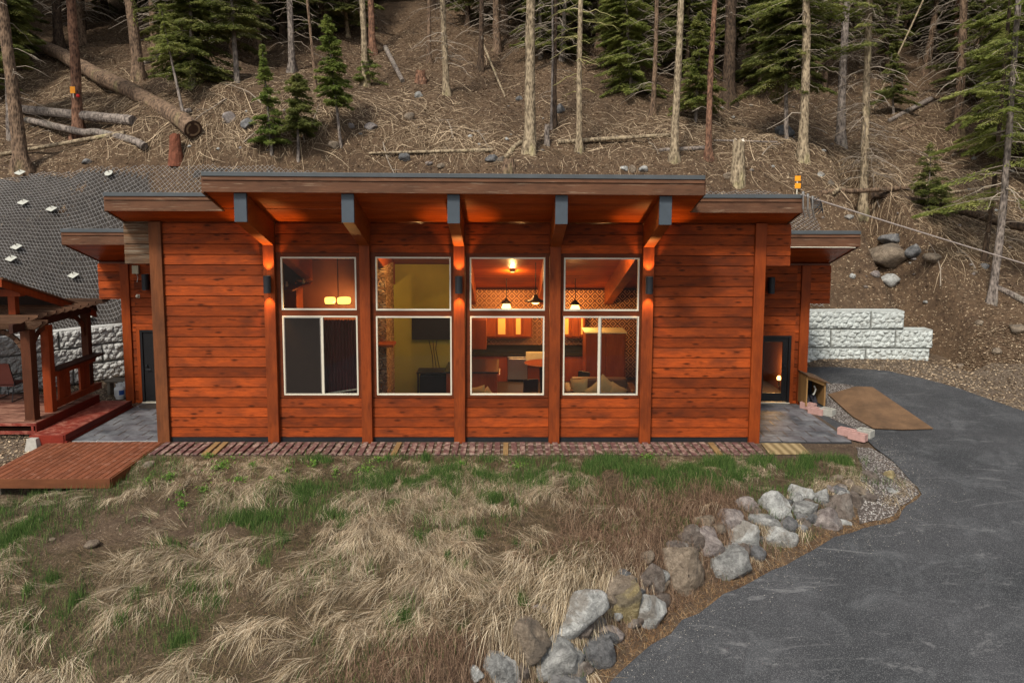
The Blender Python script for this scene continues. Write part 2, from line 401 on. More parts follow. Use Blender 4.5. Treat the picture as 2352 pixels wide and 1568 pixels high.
M['grass'] = strawm('green_grass', [(0,(.020,.042,.010)),(.5,(.042,.088,.017)),(.85,(.085,.145,.03)),(1,(.17,.20,.07))])
M['herb'] = strawm('bright_herb', [(0,(.045,.11,.018)),(.6,(.10,.21,.03)),(1,(.19,.30,.05))])
M['brush'] = strawm('brown_thatch', [(0,(.05,.028,.018)),(.5,(.15,.088,.055)),(1,(.34,.23,.15))])
M['needle'] = strawm('needle_litter', [(0,(.09,.045,.022)),(.5,(.22,.12,.055)),(1,(.40,.27,.14))])
def rockm(name, c1, c2, c3, seams=.4):
    t = NT(name); rnd = t.obr(); off = t.n('ShaderNodeCombineXYZ'); t.l(t.math('MULTIPLY', rnd, 50.0), off.inputs[0]); t.l(t.math('MULTIPLY', rnd, 17.0), off.inputs[2])
    v = t.co((1,1,1), off.outputs[0]); n = t.noise(v, 6.5, 10, .72, .4); n2 = t.noise(v, 30, 6, .7); n3 = t.noise(v, 1.3, 4, .6, 1.2)
    col = t.mix(t.ramp(n, [(.36,0),(.62,1)]), c1, c2); col = t.mix(t.ramp(n3, [(.5,0),(.62,.8)]), col, c3)
    cr = t.noise(v, 2.1, 6, .6, 2.0); crk = t.ramp(t.math('ABSOLUTE', t.math('SUBTRACT', cr, .5)), [(0,seams),(.02,0)])
    col = t.mix(crk, col, (.03,.025,.02)); col = t.mix(t.ramp(n2, [(.35,.35),(.6,0)]), col, tuple(x*.4 for x in c1))
    t.bump(t.math('ADD', n, t.math('MULTIPLY', n2, .3)), 1.0, .09); return t.fin(col, .88)
M['rockgrey'] = rockm('rock_grey', (.14,.138,.132), (.36,.36,.34), (.50,.49,.46))
M['rockwhite'] = rockm('rock_pale', (.25,.25,.235), (.58,.58,.55), (.22,.19,.155))
M['rocktan'] = rockm('rock_tan', (.14,.105,.075), (.35,.28,.205), (.12,.10,.08))
M['rockpink'] = rockm('rock_pink', (.16,.13,.12), (.38,.33,.30), (.24,.22,.21))
M['rockyellow'] = rockm('rock_ochre', (.19,.14,.06), (.42,.35,.19), (.15,.125,.095))
M['rockdark'] = rockm('rock_dark', (.065,.065,.068), (.19,.19,.19), (.28,.27,.26))
M['rockbrown'] = rockm('rock_brown', (.09,.07,.058), (.22,.18,.15), (.30,.27,.235))
# ------------------------------------------------------------ terrain heights
def zdrive(X, Y):
    X = np.asarray(X, float); Y = np.asarray(Y, float)
    back = .12*np.maximum(0, Y-1.0)*sst(8.6, 11, X)
    f = np.minimum(0, Y)
    front = np.where(f > -7.5, .10*f-.018*f*f*1.0, .10*-7.5-.018*56.25+(.10+.27)*0.35*(f+7.5))
    return back+front
_inner_px = [(1985,1004),(2010,1030),(2050,1060),(2092,1100),(2112,1135),(2060,1190),(1960,1226),(1860,1265),(1750,1322),(1600,1402),(1500,1482),(1400,1560)]
def march(px, py, fz, t0=4.0, t1=160.0):
    d = ray(px, py); d = d/d.y; prev = t0; t = t0
    while t < t1:
        q = CAM+d*t
        if q.z < float(fz(q.x, q.y)): break
        prev = t; t += .12
    a, b = prev, t
    for i in range(24):
        m = (a+b)/2; q = CAM+d*m
        if q.z < float(fz(q.x, q.y)): b = m
        else: a = m
    return CAM+d*((a+b)/2)
inner = [march(x, y, zdrive) for x, y in _inner_px]
inner = [(p.x, p.y) for p in inner]
inner += [(inner[-1][0]-2.5, inner[-1][1]-1.8), (-6, -13), (-12, -22)]
INN = np.array(inner)
def sdist(X, Y):
    """signed distance to the inner asphalt edge, positive on the asphalt side"""
    X = np.asarray(X, float); Y = np.asarray(Y, float); best = np.full(np.broadcast(X, Y).shape, 1e9); sg = np.ones_like(best)
    for (ax, ay), (bx, by) in zip(INN[:-1], INN[1:]):
        dx, dy = bx-ax, by-ay; L = dx*dx+dy*dy
        t = np.clip(((X-ax)*dx+(Y-ay)*dy)/L, 0, 1); ex = X-ax-dx*t; ey = Y-ay-dy*t
        d = ex*ex+ey*ey; cr = dx*ey-dy*ex
        m = d < best; best = np.where(m, d, best); sg = np.where(m, np.where(cr > 0, 1, -1), sg)
    return np.sqrt(best)*sg
def zbank(X, Y):
    t = np.maximum(0, -(np.asarray(Y, float)+1.25)); k = 1+.9*sst(1, -8, np.asarray(X, float))
    tt = np.minimum(t, 8)
    return -(.035*tt+.0125*tt*tt)*k-.2*np.maximum(0, t-8)-.04*sst(-1.0, -1.3, Y)
_s = sdist(np.array([8.0]), np.array([-4.0]))
SGN = 1.0 if _s[0] > 0 else -1.0
def D(X, Y): return sdist(X, Y)*SGN
def zlow(X, Y, rough=True):
    X = np.asarray(X, float); Y = np.asarray(Y, float)
    d = D(X, Y); wall = sst(9.6, 7.0, X)      # the rock wall fades out at the spur
    zb = zbank(X, Y); zd = zdrive(X, Y)
    wgt = np.where(Y < -.3, sst(-1.05, -.30, d), sst(5.5, 9, X))
    z = zb*(1-wgt)+(zd-.035)*wgt
    back = sst(.3, .9, Y)*sst(9.0, 7.5, X)
    z = z*(1-back)+(-.02)*back
    # shallow natural unevenness on the bank and the left yard
    if rough:
        b = (1-wgt)*sst(-1.3, -2.2, Y)
        z = z+b*(fbm(X*.8, Y*.8, 1)*.22+fbm(X*3, Y*3, 2)*.07)
        lx = sst(-9, -10.5, X); z = z-lx*(.28*sst(.6, -1.2, Y))
    return z
# ---- hillside from control points (thin plate spline)
_c = []
for px, py, d in [(45,385,27.5),(172,312,30),(315,182,35),(665,168,38),(839,198,37),(1022,215,36),(985,148,42),(1215,350,30.3),(1331,346,30.2),(1550,370,29.7),(1625,366,30),(1675,235,38),(1843,367,31),(1931,332,35),(1981,492,28.3),(2201,303,38),(2280,692,25.7),(2352,830,22.8),(2352,560,28.5),(0,408,26.6),(250,382,27.7),(460,380,28),(1600,398,28.6),(700,382,28),(1200,388,28),(0,776,22.7),(280,748,25.4),(1860,716,25.4),(2080,726,25.4),(2352,948,20.1),(2230,892,22.0),(2120,842,24.3)]:
    q = P(px, py, Y=d-18.1); _c.append((q.x, q.y, q.z))
_c += [(-5,7.4,1.9),(0,7.4,1.9),(4,7.4,1.9),(-20,.5,1.6),(-20,8,6.2),(-28,12,9),(-40,60,34),(-10,60,33),(10,60,32.5),(40,60,31),(26,6,2.4),(28,20,10),(18,-6,-.9),(26,-8,-.2),(22,0,.8),(-30,30,18),(0,30,17.8),(30,30,16)]
_c = np.array(_c)
def _tpsk(r2): return np.where(r2 > 1e-12, .5*r2*np.log(np.maximum(r2, 1e-12)), 0)
_n = len(_c); _K = _tpsk((_c[:,None,0]-_c[None,:,0])**2+(_c[:,None,1]-_c[None,:,1])**2)+np.eye(_n)*.8
_A = np.zeros((_n+3, _n+3)); _A[:_n,:_n] = _K; _A[:_n,_n] = 1; _A[:_n,_n+1:] = _c[:,:2]; _A[_n,:_n] = 1; _A[_n+1:,:_n] = _c[:,:2].T
_sol = np.linalg.solve(_A, np.concatenate([_c[:,2], [0,0,0]]))
def zhill(X, Y, rough=True):
    X = np.asarray(X, float); Y = np.asarray(Y, float)
    sh = np.broadcast(X, Y).shape; Xf = np.broadcast_to(X, sh).ravel(); Yf = np.broadcast_to(Y, sh).ravel()
    Xc = np.clip(Xf, -42, 42); Yc = np.clip(Yf, -12, 60)
    z = np.empty(len(Xf))
    for i in range(0, len(Xf), 20000):
        a, b = Xc[i:i+20000], Yc[i:i+20000]
        z[i:i+20000] = _tpsk((a[:,None]-_c[None,:,0])**2+(b[:,None]-_c[None,:,1])**2)@_sol[:_n]+_sol[_n]+_sol[_n+1]*a+_sol[_n+2]*b
    z += np.maximum(0, Yf-60)*.45
    yo = np.interp(Xf, [8, 11.9, 13.2, 14.0, 16.5], [5.4, 5.4, 3.7, 2.1, -2.5]); cap = .12*np.maximum(0, yo-1)+.02+(.05+.27*sst(14.7, 16.6, Xf))*np.maximum(0, Yf-yo)+.9*np.maximum(0, Yf-7.3)
    cap = cap+6*sst(15.5, 19, Xf)+3*(1-sst(12.6, 14.6, Xf))+99*(1-sst(10, 11, Xf)); z = np.minimum(z, cap)
    if rough: z += sst(8, 14, Yf)*(fbm(Xf*.35, Yf*.35, 7)*.7)+sst(2,4,Yf+Xf*.0)*fbm(Xf*1.3, Yf*1.3, 8)*.14*sst(6.5,9,Yf+np.maximum(0,Xf-13))
    return z.reshape(sh) if sh else float(z[0])
# retaining wall lines (front face): left piece and right piece
WLa, WLb = P(-40, 776, Y=4.0), P(300, 745, Y=7.2)
def ywall(X):
    X = np.asarray(X, float)
    yl = WLa.y+(X-WLa.x)*(WLb.y-WLa.y)/(WLb.x-WLa.x); yl = np.clip(yl, 2.5, 7.2)
    right = 6.9-.02*(X-8)
    y = np.where(X < -8, yl, np.where(X > 0, right, 7.2))
    return y
def yhill0(X): return np.where(np.asarray(X, float) > 14.62, -8.0, ywall(X)+.35)
def HILL(px, py): return march(px, py, zhill, 20.0)
def LOW(px, py): return march(px, py, zlow, 6.0)

def axis(a, b, st, ext, n):
    core = np.arange(a, b+st, st); e = np.geomspace(st*2, ext, n)
    return np.concatenate([a-e[::-1], core, core[-1]+e])
def grid(xs, ys):
    X, Y = np.meshgrid(xs, ys); nx, ny = len(xs), len(ys)
    i = np.arange(nx*ny).reshape(ny, nx)
    f = np.stack([i[:-1,:-1], i[:-1,1:], i[1:,1:], i[1:,:-1]], -1).reshape(-1, 4)
    return X, Y, f
# ---- ground materials
def soil(name, c1, c2, c3, chips=(.34,.26,.18), camt=.55, cs=16, peb=.3):
    t = NT(name); v = t.co(src='World'); n = t.noise(v, .55, 6, .65); n2 = t.noise(v, 5, 7, .7); n3 = t.noise(v, 30, 5, .7)
    col = t.mix(t.ramp(n, [(.38,0),(.62,1)]), c1, c2); col = t.mix(t.ramp(n2, [(.35,0),(.68,.8)]), col, c3)
    vv = t.n('ShaderNodeVectorMath', operation='ADD'); t.l(v, vv.inputs[0])
    nz = t.n('ShaderNodeTexNoise'); nz.inputs['Scale'].default_value = 6; t.l(v, nz.inputs['Vector']); 
    sc = t.n('ShaderNodeVectorMath', operation='SCALE'); sc.inputs['Scale'].default_value = .25; t.l(nz.outputs['Color'], sc.inputs[0]); t.l(sc.outputs[0], vv.inputs[1])
    ch = t.vor(vv.outputs[0], cs); cr = t.vor(vv.outputs[0], cs, 'F1', 'Color'); bw = t.n('ShaderNodeRGBToBW'); t.l(cr, bw.inputs[0])
    sel = t.math('MULTIPLY', t.ramp(ch, [(.18,1),(.34,0)]), t.ramp(bw.outputs[0], [(.50,0),(.62,1)]))
    sel = t.math('MULTIPLY', sel, t.ramp(n2, [(.35,.1),(.55,1)])); sel = t.math('MULTIPLY', sel, camt)
    col = t.mix(sel, col, chips)
    col = t.mix(t.ramp(n3, [(.3,.75),(.55,0)]), col, tuple(x*.35 for x in c1))
    t.bump(t.math('ADD', n2, t.math('MULTIPLY', n3, .5)), .9, .09); return t.fin(col, .95)
M['hill'] = soil('forest_floor_soil', (.046,.027,.016), (.085,.052,.029), (.18,.115,.066), (.56,.43,.28), .9, 11)
M['bank'] = soil('bank_soil', (.055,.034,.022), (.10,.066,.042), (.18,.125,.078), (.42,.33,.24), .6, 18)
M['chips'] = soil('wood_chip_ground', (.09,.062,.042), (.14,.10,.07), (.24,.19,.14), (.48,.41,.33), .9, 13)
def asphalt():
    t = NT('asphalt'); v = t.co(src='World'); n = t.noise(v, .45, 5, .6); n2 = t.noise(t.co((1,1,1), src='World'), 2.2, 6, .7, 1.5); g = t.noise(v, 60, 3, .6); g2 = t.vor(v, 75)
    col = t.mix(t.ramp(n, [(.35,0),(.65,1)]), (.026,.028,.031), (.048,.049,.053))
    st = t.noise(t.co((.8,.9,1), src='World'), 1.3, 8, .75, .8)
    col = t.mix(t.ramp(st, [(.50,0),(.72,.55)]), col, (.12,.125,.13))
    st2 = t.noise(t.co((.35,1.5,1), src='World'), 1.1, 7, .75, 2.5); col = t.mix(t.ramp(st2, [(.57,0),(.66,.45)]), col, (.20,.20,.20))
    col = t.mix(t.ramp(g, [(.52,0),(.68,.55)]), col, (.20,.20,.20)); col = t.mix(t.ramp(g, [(.30,.6),(.45,0)]), col, (.015,.015,.018))
    cr = t.noise(v, .9, 3, .5, 3.0); crk = t.ramp(t.math('ABSOLUTE', t.math('SUBTRACT', cr, .5)), [(0,.12),(.006,0)])
    col = t.mix(crk, col, (.25,.25,.24))
    t.bump(t.math('ADD', g, g2), .35, .012); return t.fin(col, .82)
M['asphalt'] = asphalt()
M['edgeasphalt'] = flat('fresh_asphalt_patch', (.028,.030,.034), .85, 0, .35, 20, .3)
def gravel():
    t = NT('grey_gravel'); v = t.co(src='World'); c = t.vor(v, 26, 'F1', 'Color'); d = t.vor(v, 26); bw = t.n('ShaderNodeRGBToBW'); t.l(c, bw.inputs[0])
    col = t.ramp(bw.outputs[0], [(.2,(.10,.085,.075)),(.5,(.24,.21,.19)),(.8,(.42,.40,.37))]); col = t.mix(t.ramp(d, [(.3,0),(.6,.9)]), col, (.04,.03,.025))
    t.bump(d, -.8, .03); return t.fin(col, .9)
M['gravel'] = gravel()

M['cutbank'] = soil('cut_bank_soil', (.032,.027,.024), (.056,.047,.041), (.10,.086,.074), (.34,.30,.27), .6, 14)
xs = axis(-20, 18, .13, 260, 26); ys = axis(-12, 9, .13, 260, 22)
X, Y, f = grid(xs, ys); Z = zlow(X, Y)
Z = np.where(D(X, Y) > .15, np.minimum(Z, zdrive(X, Y)-.05), Z)
Z = np.where(Y > 9.1, -.5, Z)
o = npmesh('ground', np.stack([X, Y, Z], -1).reshape(-1, 3), f, M['bank'], smooth=True); tag(o, kind='structure')
# hillside: rows follow the top of the retaining walls
xs = axis(-24, 24, .16, 300, 24); ts = np.concatenate([np.linspace(0, 10, 64), np.linspace(10.2, 42, 130), 42+np.geomspace(1, 500, 22)])
X, T, f = grid(xs, ts); y0 = yhill0(X); y0 = np.where(y0 < 0, 7.0, y0); k = np.clip(T/12, 0, 1); Y = y0*(1-k)+7.2*k+T
Z = zhill(X, Y)
X2, Y2, f2 = grid(np.arange(14.62, 40, .2), np.arange(-9, 7.6, .2)); Z2 = zhill(X2, Y2)
V2 = np.stack([X2, Y2, Z2], -1).reshape(-1, 3); 
V1 = np.stack([X, Y, Z], -1).reshape(-1, 3); o = npmesh('hillside', np.concatenate([V1, V2]), np.concatenate([f, f2+len(V1)]), M['hill'], smooth=True); tag(o, kind='structure')
# wood chip strip and yard
def sheet(name, poly, fz, step, mat, off, kind='structure', jit=0, thick=0):
    pts = []
    n = len(poly)
    for i in range(n):
        a = np.array(poly[i]); b = np.array(poly[(i+1)%n]); L = np.hypot(*(b-a)); m = max(1, int(L/step)) if L < 30 else 12
        for j in range(m):
            q = a+(b-a)*j/m
            if jit: q = q+np.array([fbm(q[0]*2.3, q[1]*2.3, 3), fbm(q[0]*2.3, q[1]*2.3, 9)])*jit
            pts.append(tuple(q))
    nb = len(pts); P2 = np.array(pts); x0, y0 = P2.min(0); x1, y1 = P2.max(0)
    gx, gy = np.meshgrid(np.arange(max(x0, -22), min(x1, 24), step)+.013, np.arange(max(y0, -16), min(y1, 12), step)+.017)
    inn = np.zeros(gx.shape, bool)
    for i in range(nb):
        ax, ay = P2[i]; bx, by = P2[(i+1)%nb]
        c = ((ay > gy) != (by > gy)) & (gx < (bx-ax)*(gy-ay)/(by-ay+1e-12)+ax); inn ^= c
    allp = [Vector(p) for p in pts]+[Vector((a, b)) for a, b in zip(gx[inn], gy[inn])]
    r = delaunay_2d_cdt(allp, [(i, (i+1)%nb) for i in range(nb)], [], 1, 1e-5)
    V = np.array([(p.x, p.y) for p in r[0]]); z = fz(V[:,0], V[:,1])+off
    V = np.column_stack([V, z]); f = np.array([t for t in r[2] if len(t) == 3])
    a = V[f[:,0]]; b = V[f[:,1]]; c = V[f[:,2]]; nz = np.cross(b-a, c-a)[:,2]; f[nz < 0] = f[nz < 0][:,::-1]
    o = npmesh(name, V, f, mat, smooth=True); tag(o, kind=kind); return o
outer_px = [(1835,846),(1900,843),(1960,846),(2040,852),(2110,868),(2200,892),(2280,918),(2352,946)]
outer = [march(x, y, zdrive) for x, y in outer_px]; outer = [(p.x, p.y) for p in outer]
pr = P(1990, 1010, Z=0)
a1 = P(1890, 950, Z=.02)
drive_poly = [(p[0], p[1]) for p in inner]+[(-12,-40),(30,-40),(24,-10),(17,-2)]+outer[::-1]+[(8.95,5.2),(P(1966,1016,Z=0).x-.09, 3.62),(P(1966,1016,Z=0).x-.09, .05)]
drv = sheet('driveway', drive_poly, zdrive, .3, M['asphalt'], .012, jit=.13)
# wood chips between driveway and walls at the back, gravel by the shelter, gravel spur
chip = [(9.0,6.9),(13.6,6.8)]+[(p[0]+.15, p[1]+.1) for p in outer[::-1]][1:]+[(9.0,5.3)]
chip = [(8.9,6.95),(13.7,6.85),(outer[-1][0]+1.6, outer[-1][1]+2.3),(outer[-1][0]+.6, outer[-1][1]+.2)]+[(p[0]-.02, p[1]-.03) for p in outer[::-1]]
def zmax(X, Y): return np.maximum(zlow(X, Y), np.where(Y > yhill0(X), zhill(X, Y), -9))
sheet('chip_verge', chip, zmax, .2, M['chips'], .03, jit=.1)
g = [P(x, y, Z=.12) for x, y in [(1893,945),(1900,895),(1960,905),(2010,975),(1985,982),(1930,962)]]
sheet('gravel_patch', [(p.x, p.y) for p in g], zdrive, .2, M['gravel'], .02, jit=.1)
g = [march(x, y, zlow) for x, y in [(1965,1028),(2000,1030),(2060,1066),(2096,1105),(2106,1135),(2050,1185),(1975,1205),(1965,1170),(1985,1120)]]
sheet('gravel_spur', [(p.x, p.y) for p in g], zlow, .15, M['gravel'], .025, jit=.12)
sheet('chip_yard', [(-22,6.5),(-22,-2),(-13.2,-1.5),(-11,-.4),(-9.1,-.02),(-9.1,3.5),(-10,7),(-14,5.8)], zlow, .25, M['chips'], .012, jit=.1)
# ------------------------------------------------------------ the cabin
SL = .335
def zs(Y): return 5.45-SL*Y          # soffit plane
def PX(px, py, Y): return P(px, py, Y=Y).x
cab = thing('cabin', 'cedar-clad shed-roofed cabin with tall white-framed windows above the grassy bank', 'house', (-1.2, 0, 0))
YR = 3.6                              # plane of the set-back porch walls
xL, xR = PX(344, 500, 0), PX(1759, 515, 0)            # outer faces of the corner posts
wLx, wRx = PX(286, 540, 0), PX(1815, 560, 0)          # upper wall ends over the porches
post = [(PX(607,562,0), PX(633,562,0)), (PX(827,562,0), PX(851,562,0)), (PX(1042,562,0), PX(1068,562,0)), (PX(1263,562,0), PX(1288,562,0)), (PX(1475,562,0), PX(1501,562,0))]
cpL = (xL, xL+.30); cpR = (xR-.27, xR)
PIT = .252; ZB = .13
def boards(mb, x0, x1, z0, z1, Y0, pit=PIT, th=.045, base=ZB, nrm=-1):
    k = math.floor((z0-base)/pit+1e-6)
    while True:
        a = base+k*pit; b = a+pit; k += 1
        if a >= z1-1e-6: break
        a = max(a, z0); b = min(b, z1)
        if b-a < .02: continue
        dy = random.uniform(-.003, .003)
        f = Y0+nrm*(th+dy); g = Y0+nrm*(th*.72+dy)
        mb.prism([(Y0, a), (f, a+.003), (g, b-.020), (Y0-.006, b-.016), (Y0-.006, b-.001), (Y0, b-.001)], 'x', x0, x1)
random.seed(3)
WT = {}   # window world rectangles
win = [(646,819,590,712),(651,823,725,907),(863,1036,590,713),(865,1038,726,907),(1079,1252,591,713),(1080,1250,726,907),(1295,1468,592,714),(1293,1466,726,907)]
rect = []
for (a, b, c, d) in win:
    q1 = P(a, c, Y=-.02); q2 = P(b, d, Y=-.02); q3 = P(a, d, Y=-.02); q4 = P(b, c, Y=-.02)
    rect.append(((q1.x+q3.x)/2, (q2.x+q4.x)/2, (q2.z+q3.z)/2, (q1.z+q4.z)/2))
wb = MB(); tr = MB()
ztop = zs(0)
# plain wall panels
boards(wb, cpL[1]+.004, post[0][0]-.004, ZB, ztop, 0); boards(wb, post[4][1]+.004, cpR[0]-.004, ZB, ztop, 0)
zw = P(316, 605, Y=0).z
gw = MB(); boards(gw, wLx, cpL[0]-.004, zw, ztop, 0)
zw2 = P(1790, 612, Y=0).z
boards(wb, cpR[1]+.004, wRx, zw2, ztop, 0)
for i in range(4):
    a, b = post[i][1]+.004, post[i+1][0]-.004; U, L = rect[2*i], rect[2*i+1]
    boards(wb, a, b, ZB, L[2]-.07, 0); boards(wb, a, b, U[3]+.10, ztop, 0)
    # brown trim around both windows
    for (x0, x1, z0, z1) in [(a, U[0], L[2]-.066, U[3]+.096), (U[1], b, L[2]-.066, U[3]+.096), (U[0], U[1], U[3], U[3]+.096), (U[0], U[1], L[3], U[2]), (U[0], U[1], L[2]-.066, L[2])]:
        tr.box(x0+.001, x1-.001, -.03, .0, z0+.001, z1-.001)
wb.build('wall', M['siding'], cab); wb = MB()
# rear porch walls (set back), wings over the porches
rpL = (PX(278,620,YR), PX(298,620,YR)); rpR = (PX(1840,620,YR), PX(1861,620,YR))
wingL = PX(227, 640, YR); wingR = PX(1907, 640, YR); zwL = P(250, 686, Y=YR).z; zwR = P(1890, 697, Y=YR).z
dL = (PX(322,760,YR), PX(322,760,YR)+.98); zdT = P(330, 757, Y=YR).z
dRx1 = PX(1817, 770, YR); dR = (dRx1-1.03, dRx1); zdT2 = P(1790, 770, Y=YR).z
zr = zs(YR)-.1
boards(wb, wingL, rpL[0]-.004, zwL, zr, YR); boards(wb, rpL[1]+.004, dL[0]-.10, .02, zr, YR); boards(wb, dL[0]-.10, xL+.4, zdT+.10, zr, YR)
wb.build('porch_wall', M['siding'], cab); wb = MB(); boards(wb, rpR[1]+.004, wingR, zwR, zr, YR); boards(wb, dR[1]+.10, rpR[0]-.004, .02, zr, YR); boards(wb, xR-.4, dR[1]+.10, zdT2+.10, zr, YR)
wall = wb.build('porch_wall', M['siding'], cab)
gwo = gw.build('wall', M['greyboard'], cab); tag(gwo, 'grey weathered boards beside the left corner post')
tr.build('window_trim', M['trim'], cab)
# solid walls behind the cladding (sides, back, sill walls)
bk = MB()
for sx in (cpL[0]+.05, cpR[1]-.25):
    bk.prism([(.02,.0),(YR,.0),(YR,zs(YR)),(.02,zs(.02))], 'x', sx, sx+.2)
bk.box(wingL+.02, cpL[0]+.05, YR+.001, YR+.15, zwL+.01, zs(YR+.15)); bk.box(cpR[1]-.05, wingR-.02, YR+.001, YR+.15, zwR+.01, zs(YR+.15))
bk.box(rpL[0], dL[0]-.1, YR+.001, YR+.15, 0, zwL+.01); bk.box(dR[1]+.1, rpR[1], YR+.001, YR+.15, 0, zwR+.01)
bk.box(dL[0]-.1, cpL[0]+.05, YR+.001, YR+.15, zdT+.1, zwL+.01); 
bk.box(rpL[0], rpL[0]+.15, YR+.16, 7.0, 0, 2.85); bk.box(rpR[1]-.15, rpR[1], YR+.16, 7.0, 0, 2.85); bk.box(rpL[0], rpR[1], 7.0, 7.15, 0, 3.05)
for i in range(4):
    a, b = post[i][1], post[i+1][0]; U, L = rect[2*i], rect[2*i+1]
    bk.box(a, b, .002, .10, 0, L[2]-.03); bk.box(a, b, .002, .10, U[3]+.03, ztop-.05)
for a, b in ((cpL[0]+.26, post[0][1]), (post[4][0], cpR[1]-.26)): bk.box(a, b, .002, .10, 0, ztop-.05)
for i in (1,2,3): bk.box(post[i][0], post[i][1], .002, .10, 0, ztop-.05)
bk.build('wall_core', M['redwall'], cab)
fb = MB(); fb.box(xL+.02, xR-.02, -.028, -.001, -.35, ZB); fb.build('foundation', M['foundation'], cab)
# posts
for i, (a, b) in enumerate(post):
    m = MB(); m.box(a, b, -.16, .0, -.02, zs(-.16)-.62 if False else P(620, 560, Y=-.16).z); m.build('post', M['post'], cab, bev=.012)
m = MB(); m.box(cpL[0], cpL[1], -.12, .18, -.02, zs(0)-.001); o = m.build('post', M['cornerpost'], cab, bev=.012); tag(o, 'weathered brown corner post on the left')
m = MB(); m.box(cpR[0], cpR[1], -.12, .15, -.02, zs(0)-.001); o = m.build('post', M['cornerred'], cab, bev=.012)
m = MB(); m.box(rpL[0], rpL[1], YR-.10, YR, .0, zr); m.build('post', M['cornerred'], cab, bev=.01)
m = MB(); m.box(rpR[0], rpR[1], YR-.10, YR, .0, zr); m.build('post', M['cornerred'], cab, bev=.01)
# beams, running from the eave end through the wall into the room
for i, (a, b) in enumerate(post):
    c = (a+b)/2; hw = .128; y0, y1 = -1.93, 6.85
    lift = -.004*(c+1.1)
    zt0, zt1 = zs(y0)+lift-.012, zs(y1)-.012; h = .61
    m = MB(); m.hexa([(c-hw,y0,zt0-h),(c+hw,y0,zt0-h),(c+hw,y1,zt1-h),(c-hw,y1,zt1-h),(c-hw,y0,zt0),(c+hw,y0,zt0),(c+hw,y1,zt1),(c-hw,y1,zt1)])
    bo = m.build('beam', M['beam'], cab, bev=.008)
    m = MB(); m.box(c-hw-.006, c+hw+.006, y0-.012, y0+.06, zt0-h-.005, zt0+.006); m.build('beam_cap', M['cap'], bo, bev=.004)
# roof slabs (soffit boards below, metal edge above)
def slab(x0, x1, ya, yb, ez=0):
    lf = lambda x: -.004*(x+1.1)*ez
    s = MB(); nb = max(1, int((yb-ya)/.14)); 
    for k in range(nb):
        p, q = ya+(yb-ya)*k/nb, ya+(yb-ya)*(k+1)/nb-.006
        s.hexa([(x0,p,zs(p)+lf(x0)),(x1,p,zs(p)+lf(x1)),(x1,q,zs(q)+lf(x1)),(x0,q,zs(q)+lf(x0)),(x0,p,zs(p)+.02+lf(x0)),(x1,p,zs(p)+.02+lf(x1)),(x1,q,zs(q)+.02+lf(x1)),(x0,q,zs(q)+.02+lf(x0))])
    s.build('soffit', M['soffit'], cab)
    t = MB(); th = .36
    t.hexa([(x0,ya,zs(ya)+.021+lf(x0)),(x1,ya,zs(ya)+.021+lf(x1)),(x1,yb,zs(yb)+.021+lf(x1)),(x0,yb,zs(yb)+.021+lf(x0)),(x0,ya,zs(ya)+th+lf(x0)),(x1,ya,zs(ya)+th+lf(x1)),(x1,yb,zs(yb)+th+lf(x1)),(x0,yb,zs(yb)+th+lf(x0))])
    t.build('roof', M['roofing'], cab)
def fasc(x0, x1, Y, ez=0, sc=1.0, mat='fascia'):
    z = zs(Y); L0 = -.004*(x0+1.1)*ez; L1 = -.004*(x1+1.1)*ez
    def strip(a, b, ya, yb): return [(x0,ya,z+a+L0),(x1,ya,z+a+L1),(x1,yb,z+a+L1),(x0,yb,z+a+L0),(x0,ya,z+b+L0),(x1,ya,z+b+L1),(x1,yb,z+b+L1),(x0,yb,z+b+L0)]
    m = MB(); m.hexa(strip(-.02*sc, .225*sc, Y-.05, Y-.001)); m.hexa(strip(.232*sc, .315*sc, Y-.075, Y-.001))
    m.build('fascia', M[mat], cab, bev=.004)
    m = MB(); m.hexa(strip(.318*sc, .405*sc, Y-.10, Y+.25)); m.build('roof_edge', M['metal'], cab, bev=.004)
xa, xb = P(468,437,Y=-2.0).x, P(1616,437,Y=-2.0).x
YM = -.83; YW = 1.93
xc, xd = P(243,472,Y=YM).x, P(1840,472,Y=YM).x
xe, xf = P(145,558,Y=YW).x, P(1972,572,Y=YW).x
slab(xa, xb, -2.02, YM-.1, 1); fasc(xa, xb, -2.02, 1)
slab(xc, xd, YM, YW-.002); fasc(xc, xa-.002, YM); fasc(xb+.002, xd, YM)
slab(xe, xf, YW, 9.4); fasc(xe, xc-.002, YW); fasc(xd+.002, xf, YW)
# closing piece between bump-out and the mid roof
m = MB(); m.hexa([(xa,YM-.1,zs(YM-.1)+.0),(xb,YM-.1,zs(YM-.1)),(xb,YM-.002,zs(YM)),(xa,YM-.002,zs(YM)),(xa,YM-.1,zs(YM-.1)+.36),(xb,YM-.1,zs(YM-.1)+.36),(xb,YM-.002,zs(YM)+.36),(xa,YM-.002,zs(YM)+.36)]); m.build('soffit', M['soffit'], cab)
# side rake boards
def rake(x, ya, yb, s):
    m = MB(); m.hexa([(x,ya,zs(ya)-.02),(x+s*.04,ya,zs(ya)-.02),(x+s*.04,yb,zs(yb)-.02),(x,yb,zs(yb)-.02),(x,ya,zs(ya)+.30),(x+s*.04,ya,zs(ya)+.30),(x+s*.04,yb,zs(yb)+.30),(x,yb,zs(yb)+.30)]); m.build('rake_board', M['fascia'], cab)
rake(xa, -2.02, YM-.06, -1); rake(xb, -2.02, YM-.06, 1); rake(xc, YM, YW-.06, -1); rake(xd, YM, YW-.06, 1); rake(xe, YW, 9.4, -1); rake(xf, YW, 9.4, 1)
